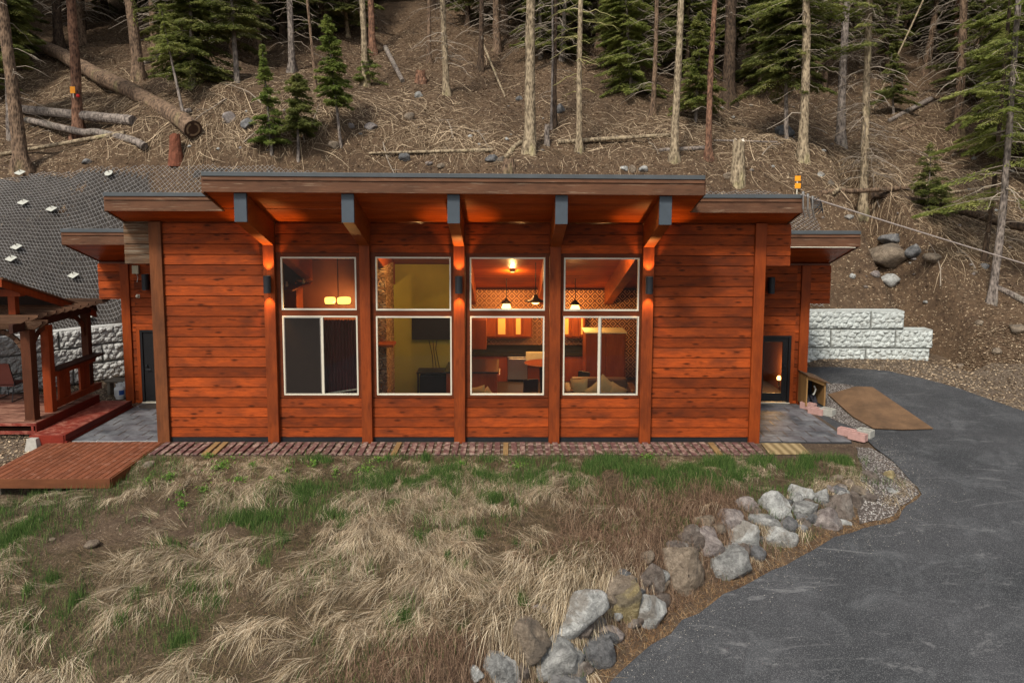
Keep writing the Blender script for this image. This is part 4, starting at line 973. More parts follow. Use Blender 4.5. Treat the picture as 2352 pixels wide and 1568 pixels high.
def masonry(cx, cy, z, ang, mat, label, cat='masonry block', L=.40, W=.20, H=.19, holes=2, grp=None):
    c, s = math.cos(ang), math.sin(ang); m = MB(); tw = .035
    def bx(a0, a1, b0, b1):
        p = [(a0,b0),(a1,b0),(a1,b1),(a0,b1)]; p = [(cx+a*c-b*s, cy+a*s+b*c) for a, b in p]; m.hexa([(a,b,z) for a, b in p]+[(a,b,z+H) for a, b in p])
    bx(-L/2, L/2, -W/2, -W/2+tw); bx(-L/2, L/2, W/2-tw, W/2)
    for k in range(holes+1):
        a = -L/2+(L-tw)*k/holes; bx(a, a+tw, -W/2+tw+.0005, W/2-tw-.0005)
    p = [(-L/2+tw+.001,-W/2+tw+.001),(L/2-tw-.001,-W/2+tw+.001),(L/2-tw-.001,W/2-tw-.001),(-L/2+tw+.001,W/2-tw-.001)]
    if holes == 1:
        bx(-L/2+tw+.001, -L/2+tw+.03, -W/2+tw+.001, W/2-tw-.001)
    o = m.build('masonry_block', mat, bev=.008); return tag(o, label, cat, grp)
bxs = [((1860,948,1857,934), 'pink', 'pink masonry block nearest the right porch post'), ((1879,960,0,0), 'pink', 'pink masonry block beside a grey one by the porch post'), ((1905,962,0,0), 'grey', 'grey masonry block between the pink pair and the gravel'),
       ((1950,1010,0,0), 'pink', 'pink masonry block at the right front corner of the slate porch'), ((1975,1020,0,0), 'pink', 'pink masonry block nearest the grassy bank at the driveway edge'), ((1992,1012,0,0), 'grey', 'grey masonry block behind the pink pair on the driveway edge')]
for (px, py, _, _), col, lab in bxs:
    q = march(px, py-6, lambda x, y: np.maximum(zdrive(x, y), 0)); masonry(q.x, q.y+.12, float(zdrive(q.x, q.y+.1))+.005, R(-48), M['pinkblock'] if col == 'pink' else M['greyblock'], lab, holes=2 if col == 'pink' else 1, L=.42 if col == 'pink' else .36, W=.21 if col == 'pink' else .30, grp='masonry blocks by the driveway')
# power drop at the roof corner
q = P(1843, 470, Y=YM-.15); wh = thing('service_mast', 'grey weatherhead pipes and coiled wires at the right roof corner', 'electrical mast', (q.x, q.y, q.z-.3))
for k, dx in enumerate((0, .11, .22)):
    m = MB(); m.tube([(q.x+.0+dx, YM-.16, q.z+.24-k*.05), (q.x+.01+dx, YM-.16, q.z-.1), (q.x+.07+dx, YM-.14, q.z-.30)], .022, 6); m.lathe((q.x+dx, YM-.16, q.z+.23-k*.05), [(.035,0),(.035,.05),(.015,.07)], 8); m.build('pipe', M['steel'], wh)
m = MB(); rs = random.Random(8)
for k in range(5):
    pts = [Vector((q.x+.3+.10*math.cos(a*1.3+k)+.02*a, YM-.1+.05*math.sin(a+k), q.z+.15-.07*a+.05*math.sin(a*2+k))) for a in [i*.5 for i in range(10)]]; m.tube(pts, .012, 5)
m.build('coiled_wires', M['lampblack'], wh)
a = P(1840, 447, Y=YM-.1); b = P(2070, 521, Y=2.5); c_ = P(2420, 626, Y=7)
pts = [];
for k in range(25):
    t = k/24; p = a*(1-t)**2+b*2*t*(1-t)*1.0+c_*t*t; pts.append(p)
m = MB(); m.tube(pts, .017, 6); tag(m.build('overhead_cable', M['cable']), 'pale overhead cable running from the right roof corner to the forest', 'cable')
# ------------------------------------------------------------ rooms seen through the windows
def area_pt(name, loc, e, parent, r=.06, col=(1,.52,.17)):
    l = bpy.data.lights.new(name, 'POINT'); l.energy = e; l.color = col; l.shadow_soft_size = r
    o = bpy.data.objects.new(name, l); C.objects.link(o); o.parent = parent; o.location = Vector(loc)-wloc(parent)
def pendant(px, py, Y, label, e, rad=.17, hgt=.14, flatshade=False):
    q = P(px, py, Y=Y); t = thing('pendant_lamp', label, 'pendant lamp', q, 'pendant lamps in the kitchen'); zc = zs(Y)-.03
    m = MB(); m.tube([(q.x, q.y, q.z+.16), (q.x, q.y, zc)], .012, 6); m.build('rod', M['blackwood'], t)
    m = MB(); m.lathe(q, [(.03,.17),(.05,.12),(rad*.55,.09),(rad*1.05,.02),(rad*1.0,.015)] if not flatshade else [(.05,.2),(.09,.10),(rad*1.3,.05),(rad*2.6,.01),(rad*2.6,0)], 24); m.build('shade_cap', M['blackwood'], t, smooth=True)
    m = MB(); m.lathe(q, [(rad*.5,.02),(rad*.7,-.03),(rad*.95,-hgt),(rad*.6,-hgt-.02)] if not flatshade else [(rad,.0),(rad*.9,-.05),(rad*.4,-.08)], 20); m.build('shade', M['bulb'], t, smooth=True)
    area_pt('lamp_light', (q.x, q.y, q.z-hgt-.10), e, t)
pendant(1163, 697, 5.6, 'glass pendant lamp glowing over the kitchen counter, left one', 60)
pendant(1321, 700, 5.6, 'glass pendant lamp glowing seen in the upper right window', 75)
pendant(1230, 692, 3.6, 'pendant lamp with a wide dark disc shade over the dining table', 40, .12, .12, True)
q = P(777, 690, Y=2.6); t = thing('chandelier', 'glowing amber box chandelier in the upper left window', 'chandelier', q)
for dx, w in ((-.23, .15), (.16, .19)):
    m = MB(); m.lathe((q.x+dx, 2.6, q.z), [(w*.9,-.085),(w,-.02),(w*.98,.06),(w*.9,.085)], 20); m.build('shade', M['amber'], t, smooth=True); m = MB(); m.lathe((q.x+dx, 2.6, q.z), [(w*1.03,-.105),(w*1.03,-.087)], 20); m.build('rim', M['blackwood'], t)
m = MB(); m.tube([(q.x, 2.6, q.z+.082), (q.x, 2.6, zs(2.6)-.02)], .012, 6); m.build('rod', M['blackwood'], t)
area_pt('lamp_light', (q.x, 2.6, q.z-.25), 70, t)
# ceiling downlights in the room (lit in the photograph)
for X0, Y0, e, lb in ((-2.3, 1.2, 120, 'small ceiling light above the television side of the room'), (.4, 2.0, 70, 'small ceiling light at the top of the kitchen window, lit'), (2.6, 1.8, 100, 'small ceiling light in the upper right window bay'), (.2, 4.6, 60, 'small ceiling light deeper in the room over the kitchen')):
    t = thing('ceiling_light', lb, 'ceiling light', (X0, Y0, zs(Y0)-.08), 'ceiling lights inside the cabin')
    m = MB(); m.lathe((X0, Y0, zs(Y0)-.06), [(.09,0),(.09,.05)], 16); m.build('trim_ring', M['white'], t); m = MB(); m.lathe((X0, Y0, zs(Y0)-.075), [(.06,0),(.06,.014)], 16); m.build('lens', M['bulb'], t); area_pt('lamp_light', (X0, Y0, zs(Y0)-.16), e, t)
def ibox(name, px0, px1, py0, py1, Y, dep, mat, label, cat, parts=None, bev=.01):
    a, b = P(px0, py1, Y=Y), P(px1, py0, Y=Y); z0 = max(a.z, .02); m = MB(); m.box(a.x, b.x, Y, Y+dep, z0, b.z); o = m.build(name, mat, bev=bev); tag(o, label, cat); return a, b, o
# kitchen run on the back wall
ku = thing('upper_cabinets', 'cherry wall cabinets with lit glass doors on the back kitchen wall', 'cabinet', P(1150, 775, Y=6.4))
a, b = P(1112, 776, Y=6.5), P(1222, 722, Y=6.5); m = MB(); m.box(a.x, b.x, 6.5, 6.92, a.z, b.z); m.build('cabinet_body', M['cabinet'], ku, bev=.01)
for p0, p1, g in ((1114,1138,0),(1140,1165,1),(1167,1180,0),(1181,1200,1),(1201,1220,0)):
    c0, c1 = P(p0, 774, Y=6.48), P(p1, 724, Y=6.48); m = MB(); m.box(c0.x, c1.x, 6.46, 6.499, c0.z+.02, c1.z-.02); d_ = m.build('cabinet_door', M['cabinet'], ku, bev=.008)
    if g: m = MB(); m.box(c0.x+.06, c1.x-.06, 6.452, 6.459, c0.z+.10, c1.z-.10); m.build('glass_panel', M['glow'], d_)
kr = thing('upper_cabinets', 'cherry wall cabinets with glass doors seen through the lower right window', 'cabinet', P(1320, 775, Y=6.4))
a, b = P(1290, 776, Y=6.5), P(1345, 722, Y=6.5); m = MB(); m.box(a.x, b.x, 6.5, 6.92, a.z, b.z); m.build('cabinet_body', M['cabinet'], kr, bev=.01)
for p0, p1, g in ((1292,1310,1),(1312,1328,0),(1330,1343,1)):
    c0, c1 = P(p0, 774, Y=6.48), P(p1, 724, Y=6.48); m = MB(); m.box(c0.x, c1.x, 6.46, 6.499, c0.z+.02, c1.z-.02); d_ = m.build('cabinet_door', M['cabinet'], kr, bev=.008)
    if g: m = MB(); m.box(c0.x+.06, c1.x-.06, 6.452, 6.459, c0.z+.10, c1.z-.10); m.build('glass_panel', M['glow'], d_)
kb = thing('kitchen_counter', 'dark granite kitchen counter over cherry base cabinets along the back wall', 'counter', P(1200, 860, Y=6.3))
a, b = P(1085, 879, Y=6.3), P(1352, 822, Y=6.3); dA, dB = P(1166, 860, Y=6.3).x, P(1211, 860, Y=6.3).x
m = MB(); m.box(a.x, dA-.005, 6.3, 6.92, .02, .88); m.box(dB+.005, b.x, 6.3, 6.92, .02, .88); m.build('base_cabinet', M['cabinet'], kb, bev=.01)
m = MB(); m.box(a.x, b.x, 6.26, 6.92, .885, .93); m.build('counter_top', M['granite'], kb, bev=.006)
m = MB(); m.box(a.x, b.x, 6.86, 6.92, .935, 1.15); m.build('backsplash', M['granite'], kb)
dw = thing('dishwasher', 'brushed steel dishwasher under the dark kitchen counter', 'dishwasher', P(1188, 878, Y=6.24)); m = MB(); m.box(dA, dB, 6.24, 6.8, .10, .87); m.build('door_panel', M['steel'], dw, bev=.012)
m = MB(); m.tube([(dA+.06, 6.20, .80), (dB-.06, 6.20, .80)], .015, 8); m.build('handle', M['steel'], dw)
a, b = P(1208, 828, Y=6.1), P(1262, 809, Y=6.1); m = MB(); m.box(a.x, b.x, 6.1, 6.25, b.z-.42, b.z-.0); tag(m.build('farmhouse_sink', M['cream'], bev=.02), 'cream apron-front sink glowing in the kitchen window', 'sink')
ibox('tall_cabinet', 1084, 1117, 735, 802, 5.2, .6, M['cabinet'], 'tall cherry cabinet block at the left of the kitchen window', 'cabinet')
m = MB(); a, b = P(1082, 905, Y=2.6), P(1141, 853, Y=2.6)
isl_ = thing('kitchen_island', 'cherry island with a dark granite top at the lower left of the kitchen window', 'kitchen island', (a.x+.3, 2.6, .02)); m.box(a.x-.7, b.x, 2.6, 4.3, .02, b.z-.05); m.build('cabinet_body', M['cabinet'], isl_, bev=.01)
m = MB(); m.box(a.x-.75, b.x+.05, 2.55, 4.35, b.z-.048, b.z); m.build('counter_top', M['granite'], isl_, bev=.006)
m = MB(); m.tube([(b.x+.03, 2.6, b.z-.1),(b.x+.08, 2.6, b.z-.1),(b.x+.08, 3.4, b.z-.1),(b.x+.03, 3.4, b.z-.1)], .014, 6); m.build('rail', M['steel'], isl_)
# round table and chairs
q = P(1245, 833, Y=3.4); dt = thing('round_dining_table', 'round cherry dining table in the kitchen window', 'table', (q.x, 3.4, .02)); m = MB(); m.lathe((q.x, 3.4, q.z), [(.5,-.03),(.52,0),(.5,.012)], 32); m.build('table_top', M['cabinet'], dt)
m = MB(); m.lathe((q.x, 3.4, .02), [(.3,0),(.26,.04),(.06,.12),(.05,.5),(.09,q.z-.06)], 16); m.build('pedestal', M['blackwood'], dt)
def dchair(px, Y, rot, label):
    q = P(px, 840, Y=Y); cx, z0 = q.x, .02; t = thing('dining_chair', label, 'chair', (cx, Y, z0), 'black dining chairs round the table'); c, s = math.cos(rot), math.sin(rot)
    def T(x, y, z): return (cx+x*c-y*s, Y+x*s+y*c, z0+z)
    m = MB(); m.hexa([T(-.22,-.22,.44),T(.22,-.22,.44),T(.22,.22,.44),T(-.22,.22,.44),T(-.22,-.22,.49),T(.22,-.22,.49),T(.22,.22,.49),T(-.22,.22,.49)]); m.build('seat', M['blackwood'], t, bev=.01)
    m = MB(); m.hexa([T(-.2,-.24,.6),T(.2,-.24,.6),T(.2,-.20,.6),T(-.2,-.20,.6),T(-.2,-.29,1.0),T(.2,-.29,1.0),T(.2,-.25,1.0),T(-.2,-.25,1.0)]); m.build('backrest', M['blackwood'], t, bev=.02)
    for x, y in ((-.2,-.2),(.2,-.2),(-.2,.2),(.2,.2)):
        m = MB(); m.tube([T(x,y,.45),T(x*1.1,y*1.1,0)], .016, 6); m.build('leg', M['blackwood'], t)
        if y < 0: m = MB(); m.tube([T(x,y,.49),T(x,y-.06,.98)], .016, 6); m.build('back_post', M['blackwood'], t)
dchair(1215, 2.7, .2, 'black dining chair left of the round table'); dchair(1330, 3.2, 2.4, 'black dining chair seen in the lower right window')
a = P(1215, 905, Y=2.5); m = MB(); vs = []
for k in range(30): an = 2*math.pi*k/30; vs.append((a.x+.35+1.25*math.cos(an), 2.2+.9*math.sin(an)))
m.prism(vs, 'z', .018, .03); tag(m.build('round_rug', M['rug']), 'bright red round rug on the dark cabin floor', 'rug')
# refrigerator surround / pantry
pn = thing('pantry_cabinet', 'tall cherry pantry cabinet seen in the lower right window', 'cabinet', P(1390, 880, Y=5.0)); a, b = P(1344, 880, Y=5.0), P(1438, 766, Y=5.0); m = MB(); m.box(a.x, b.x, 5.0, 5.9, .02, b.z); m.build('cabinet_body', M['cabinet'], pn, bev=.01)
m = MB(); m.box(a.x-.03, b.x+.03, 4.97, 5.95, b.z+.002, b.z+.04); m.build('cabinet_cornice', M['cream'], pn, bev=.006)
m = MB(); mx = (a.x+b.x)/2; m.box(a.x+.04, mx-.01, 4.975, 4.998, .1, b.z-.06); m.build('cabinet_door', M['cabinet'], pn, bev=.006); m = MB(); m.box(mx+.01, b.x-.04, 4.975, 4.998, .1, b.z-.06); m.build('cabinet_door', M['cabinet'], pn, bev=.006)
# sofa and cushions under the right windows
zs_ = P(1370, 868, Y=1.3).z; a, b = P(1312, 880, Y=1.3), P(1440, 880, Y=1.3); sf = thing('sofa', 'brown leather sofa under the lower right window', 'sofa', ((a.x+b.x)/2, 1.3, .02))
m = MB(); m.box(a.x, b.x, 1.25, 1.5, .1, zs_); m.build('backrest', M['sofa'], sf, bev=.05); m = MB(); m.box(a.x, b.x, .5, 1.24, .1, zs_-.42); m.build('seat', M['sofa'], sf, bev=.05)
for x in (a.x-.2, b.x+.002): m = MB(); m.box(x, x+.198, .5, 1.5, .1, zs_-.15); m.build('armrest', M['sofa'], sf, bev=.05)
def cushion(px, py, Y, w, tilt, label, mat='cushion'):
    q = P(px, py, Y=Y); n = 12; vs, fs = [], []
    for s_ in (1, -1):
        for i in range(n+1):
            for j in range(n+1):
                u, v = i/n*2-1, j/n*2-1; th = .075*max(0, (1-u**4)*(1-v**4))**.6; k = 1-.10*(1-abs(u*v)); x, z = u*w/2*k, v*w/2*k; xx = x*math.cos(tilt)-z*math.sin(tilt); zz = x*math.sin(tilt)+z*math.cos(tilt)
                vs.append((q.x+xx, q.y-s_*th-zz*-.25, q.z+zz))
        b0 = 0 if s_ == 1 else (n+1)**2
        for i in range(n):
            for j in range(n):
                f = (b0+i*(n+1)+j, b0+(i+1)*(n+1)+j, b0+(i+1)*(n+1)+j+1, b0+i*(n+1)+j+1); fs.append(f if s_ == 1 else f[::-1])
    m = MB(); m.add(vs, fs); tag(m.build('cushion', M[mat], smooth=True), label, 'cushion', 'beige cushions on the sofas')
cushion(1331, 890, 1.0, .46, .05, 'upright beige cushion at the left end of the brown sofa'); cushion(1368, 902, .9, .44, .6, 'beige cushion tilted against the sofa behind the window bar'); cushion(1388, 890, 1.0, .50, .9, 'beige cushion leaning at the middle of the brown sofa'); cushion(1415, 903, .95, .46, 1.1, 'flat beige cushion at the right end of the brown sofa')
cushion(1099, 905, .8, .40, .2, 'beige cushion at the lower left of the kitchen window'); cushion(1118, 908, .8, .34, .7, 'tan cushion beside the kitchen island')
# tv corner
a, b = P(946, 780, Y=3.8), P(1064, 730, Y=3.8); tv = thing('television', 'large dark television hung on the olive wall', 'television', (a.x+.6, 3.8, a.z)); m = MB(); m.box(a.x, b.x, 3.80, 3.86, a.z, b.z+.05); m.build('screen', M['black'], tv, bev=.006); m = MB(); m.box(a.x+.4, b.x-.4, 3.861, 3.899, a.z+.2, b.z-.1); m.build('mount', M['blackwood'], tv)
m = MB(); c0 = P(985, 781, Y=3.82); c1 = P(1003, 850, Y=3.82)
for k in range(3): m.tube([(c0.x+k*.12, 3.83, c0.z), (c0.x+.1+k*.05, 3.8, (c0.z+c1.z)/2+.1*k), (c1.x-.1+.1*k, 3.78, c1.z)], .01, 5)
tag(m.build('hanging_cables', M['black']), 'black cables hanging from the television to the stand', 'cable')
a, b = P(958, 905, Y=3.2), P(1050, 853, Y=3.2); ts_ = thing('media_stand', 'black metal media stand below the television', 'stand', (a.x+.5, 3.3, .02)); m = MB(); m.box(a.x, b.x, 3.1, 3.7, b.z-.05, b.z); m.build('stand_top', M['black'], ts_, bev=.006); m = MB(); m.box(a.x+.08, b.x-.08, 3.2, 3.65, .35, b.z-.12); m.build('stereo', M['blackwood'], ts_, bev=.01)
for x in (a.x+.04, b.x-.04): m = MB(); m.box(x-.025, x+.025, 3.12, 3.17, .02, b.z-.05); m.build('leg', M['black'], ts_)
# fireplace column and mantel in the second bay
a, b = P(860, 700, Y=1.9), P(888, 700, Y=1.9); fp = thing('stone_fireplace', 'lit ledge-stone fireplace column at the left of the second window bay', 'fireplace', (a.x, 2.2, .02)); m = MB(); m.box(a.x-.12, b.x-.02, 1.9, 3.3, .02, zs(3.2)-.15); m.build('stone_column', M['ledge'], fp)
a2, b2 = P(866, 803, Y=1.3), P(905, 790, Y=1.6); m = MB(); m.box(a.x-.12, b.x+.25, 1.35, 1.895, b2.z-.04, b2.z+.03); m.build('mantel_shelf', M['beam'], fp, bev=.01)
# left bay: curtain, shelf with books
cA, cB = P(741, 800, Y=.25).x, P(826, 800, Y=.25).x; nn = 60; vs = []; fs = []
for i in range(nn+1):
    x = cA+(cB-cA)*i/nn; y = .28+.035*math.sin(i*1.25)+.01*math.sin(i*.37)
    vs += [(x, y, .5), (x, y, 3.02), (x, y+.006, .5), (x, y+.006, 3.02)]
for i in range(nn): k = 4*i; fs += [(k, k+4, k+5, k+1), (k+2, k+3, k+7, k+6)]
m = MB(); m.add(vs, fs); tag(m.build('curtain', M['curtain']), 'plum curtain hanging behind the lower left sliding window', 'curtain')
m = MB(); a, b = P(752, 903, Y=.15), P(822, 893, Y=.15); m.beam((a.x, .15, a.z), (b.x, .15, b.z), .02, .035); tag(m.build('security_bar', M['white']), 'white bar lying slanted in the lower left window track', 'window bar')
q = P(660, 660, Y=3.0); bs = thing('wall_shelf', 'red-brown shelf with ornaments in the upper left window', 'shelf', q); qa, qb_ = P(651, 664, Y=1.6), P(688, 655, Y=3.0); m = MB(); m.box(qa.x-.3, qa.x+.32, 1.3, 3.3, qa.z-.03, qa.z+.02); m.build('shelf_board', M['beam'], bs, bev=.005)
m = MB(); m.box(qa.x-.3, qa.x+.05, 2.6, 3.3, qa.z-1.6, qa.z-.04); m.build('shelf_case', M['cabinet'], bs)
rs = random.Random(5)
for k in range(4):
    m = MB(); z = qa.z+.02; x = qa.x-.15+.12*k; y = 1.6+.4*k; m.lathe((x, y, z), [(.03,0),(.05,.04),(.03,.09),(.02,.12),(.03,.14)], 10); tag(m.build('ornament', M['cream'] if k % 2 else M['redwall'], smooth=True), ['small red-brown jar, nearest the glass on the shelf', 'small cream vase, second from the glass on the shelf', 'small red-brown jar, third along the shelf', 'small cream vase at the far end of the shelf'][k], 'ornament', 'ornaments on the shelf')
q = P(1789, 868, Y=5.2); t = thing('table_lamp', 'small glowing lamp seen through the right porch glass door', 'lamp', q); m = MB(); m.lathe(q, [(.05,-.06),(.07,.0),(.04,.07)], 12); m.build('shade', M['bulb'], t); m = MB(); m.lathe(q, [(.06,-.25),(.02,-.22),(.02,-.06)], 10); m.build('base', M['blackwood'], t); area_pt('lamp_light', (q.x-.3, q.y-.3, q.z+.4), 40, t)
# thermostat and switch on the right olive wall
xw = cpR[0]-.326
for nm, px, py, mt, lab in (('thermostat', 1406, 772, 'cream', 'square cream thermostat on the olive wall'), ('switch_plate', 1408, 806, 'blackwood', 'dark switch plate below the thermostat')):
    q = P(px+26, py, X=xw); m = MB(); m.box(xw-.03, xw-.001, q.y-.09, q.y+.09, q.z-.07, q.z+.07); tag(m.build(nm, M[mt], bev=.004), lab, 'wall fitting')
# ------------------------------------------------------------ forest
def np_tubes(segs, sides=3):
    """segs: list of (points Nx3, radii N); one mesh of open tubes"""
    V, Fq, b = [], [], 0
    for pts, rad in segs:
        pts = np.asarray(pts, float); n = len(pts); d = np.gradient(pts, axis=0); d /= np.linalg.norm(d, axis=1)[:,None]+1e-9
        ref = np.array([.3,.2,1.0]) if abs(d[0,2]) < .8 else np.array([1.0,.1,.2])
        a = ref-d*(d@ref)[:,None]; a /= np.linalg.norm(a, axis=1)[:,None]+1e-9; c = np.cross(d, a); r = np.asarray(rad, float)[:,None]
        ring = [pts+(a*math.cos(t)+c*math.sin(t))*r for t in [2*math.pi*k/sides for k in range(sides)]]
        V.append(np.stack(ring, 1).reshape(-1, 3)); i = np.arange(n*sides).reshape(n, sides)+b
        Fq.append(np.stack([i[:-1], np.roll(i[:-1], -1, 1), np.roll(i[1:], -1, 1), i[1:]], -1).reshape(-1, 4)); b += n*sides
    return np.concatenate(V), np.concatenate(Fq)
def trunk_mesh(base, top, r0, H, mat, seed, flare=1.0, sides=14, name='trunk'):
    """trunk from base towards top (a point on the axis), length H; object-space origin at base"""
    rs = np.random.RandomState(seed); ax = np.array(top)-np.array(base); ax /= np.linalg.norm(ax); n = 40
    s = np.concatenate([[-.6], np.linspace(0, H, n)]); w1, w2 = rs.uniform(0, 6, 2)
    c = ax[None]*s[:,None]; c[:,0] += .05*np.sin(s*.35+w1)*np.clip(s/3, 0, 1); c[:,1] += .05*np.sin(s*.3+w2)*np.clip(s/3, 0, 1)
    r = r0*(1-.75*np.clip(s/H, 0, 1))*(1+.55*flare*np.exp(-np.maximum(s, -.2)*2.2)); V = []
    for k in range(sides):
        t = 2*math.pi*k/sides; rr = r*(1+.07*np.sin(k*2.1+s*3.1+seed)+.05*rs.randn(len(s)))*(1+.25*flare*np.exp(-np.maximum(s,0)*3)*math.sin(k*1.9+seed))
        V.append(np.stack([c[:,0]+rr*math.cos(t), c[:,1]+rr*math.sin(t), c[:,2]], -1))
    V = np.stack(V, 1); i = np.arange(len(s)*sides).reshape(len(s), sides)
    f = np.stack([i[:-1], np.roll(i[:-1], -1, 1), np.roll(i[1:], -1, 1), i[1:]], -1).reshape(-1, 4)
    return V.reshape(-1, 3), f, (lambda h: c_at(h, s, c)), r
def c_at(h, s, c): return np.array([np.interp(h, s, c[:,k]) for k in range(3)])
def dead_branches(cf, r0, h0, h1, n, L, seed, droop=.5, up=0.0, sub=3):
    rs = np.random.RandomState(seed); segs = []
    for i in range(n):
        h = rs.uniform(h0, h1); a = rs.uniform(0, 2*math.pi); ln = L*rs.uniform(.35, 1.25); b = cf(h); d = np.array([math.cos(a), math.sin(a)])
        m = 7; s = np.linspace(0, 1, m); wob = rs.uniform(-.16, .16, 2)*ln
        p = np.stack([b[0]+d[0]*(r0*.6+s*ln)+d[1]*wob[0]*s*s, b[1]+d[1]*(r0*.6+s*ln)-d[0]*wob[0]*s*s, b[2]+up*s*ln+(.12*s-droop*s**1.8)*ln+wob[1]*s*.5], -1); p[1:] += np.cumsum(rs.randn(m-1, 3)*ln*.035, axis=0)
        if ln < .3: sub_ = 0
        segs.append((p, .004+.014*ln*(1-s*.85)*.8))
        for k in range(rs.randint(0, sub+1)):
            t = rs.uniform(.3, .9); q = np.array([np.interp(t, s, p[:,j]) for j in range(3)]); aa = a+rs.choice([-1,1])*rs.uniform(.4, 1.1); l2 = ln*rs.uniform(.18, .5); u = np.linspace(0, 1, 4)
            segs.append((np.stack([q[0]+math.cos(aa)*u*l2, q[1]+math.sin(aa)*u*l2, q[2]-droop*.9*l2*u**1.5+up*.6*u*l2], -1), .003+.006*(1-u)))
    return np_tubes(segs, 3)
def crown(H0, H1, Rm, nb, per, seed, card=(.18,.04), droop=.35, cone=.75, gap=.25, irregular=.35, cf=None):
    """needle sprays: many small diamonds along drooping branches"""
    rs = np.random.RandomState(seed); V = []; seg = []
    for i in range(nb):
        fr = rs.rand()**1.1; h = H0+(H1-H0)*fr; L = Rm*((1-fr)**cone+.05)*rs.uniform(1-irregular*1.6, 1+irregular*.6)
        if L < .08: L = .08
        a = rs.uniform(0, 2*math.pi); d = np.array([math.cos(a), math.sin(a)]); nrm = np.array([-d[1], d[0]])
        b = cf(h)[:2] if cf else np.zeros(2); n = max(8, int(per*L*(.5+rs.rand())))
        s = rs.uniform(gap, 1, n); lat = rs.uniform(-1, 1, n)*(.34*L*(1.05-s)+.06); el = rs.uniform(-.02,.28) if fr > .6 else rs.uniform(-.15, .15)
        dr = droop*rs.uniform(.6, 1.4)
        x = b[0]+d[0]*s*L+nrm[0]*lat; y = b[1]+d[1]*s*L+nrm[1]*lat; z = h+el*s*L-dr*(s*L)**1.4*.5-np.abs(lat)*.35+rs.randn(n)*.03
        ang = a+np.sign(lat)*rs.uniform(.35, .95, n); ln = card[0]*rs.uniform(.6, 1.4, n); wd = card[1]*rs.uniform(.7, 1.3, n)
        tx = np.cos(ang); ty = np.sin(ang); dz = -rs.uniform(.05, .55, n); roll = rs.uniform(-.8, .8, n)
        c = np.stack([x, y, z], -1); t = np.stack([tx, ty, dz], -1); t /= np.linalg.norm(t, axis=1)[:,None]
        side = np.stack([-ty*np.cos(roll), tx*np.cos(roll), np.sin(roll)], -1)
        V.append(np.stack([c-t*ln[:,None]*.5, c+side*wd[:,None]*.5, c+t*ln[:,None]*.5, c-side*wd[:,None]*.5], 1))
        u = np.linspace(0, .9, 5); seg.append((np.stack([b[0]+d[0]*u*L, b[1]+d[1]*u*L, h+el*u*L-dr*(u*L)**1.4*.5], -1), .004+.012*L*(1-u)*.7))
    V = np.concatenate(V).reshape(-1, 3); f = np.arange(len(V)).reshape(-1, 4); return V, f, np_tubes(seg, 3)
def child(name, v, f, mat, parent, smooth=False):
    o = npmesh(name, v, f, mat, smooth=smooth); o.parent = parent; o.location = (0,0,0); WL[o.name] = wloc(parent); return o
def tree(name, label, px0, pxb, pyb, wpx, mat, seed, H=21, dead=None, crw=None, leaf='fir', group=None, top_y=0, twig='twig', cat='tree', flare=1.0, topd=None):
    b = HILL(pxb, pyb); dep = b.y+18.1; r0 = wpx*.5*dep/1660/1.25; tp = P(px0, top_y, Y=b.y+(topd or 0)); t = thing(name, label, cat, b, group)
    v, f, cf, r = trunk_mesh(b, tp, r0, H, mat, seed, flare); child('trunk', v, f, M[mat], t, True)
    if dead: v, f = dead_branches(cf, r0, *dead, seed=seed+1); child('dead_branches', v, f, M[twig], t)
    if crw: v, f, (tv, tf) = crown(*crw, seed=seed+2, cf=cf); child('crown', v, f, M[leaf], t); child('limbs', tv, tf, M['twig'], t)
    return t
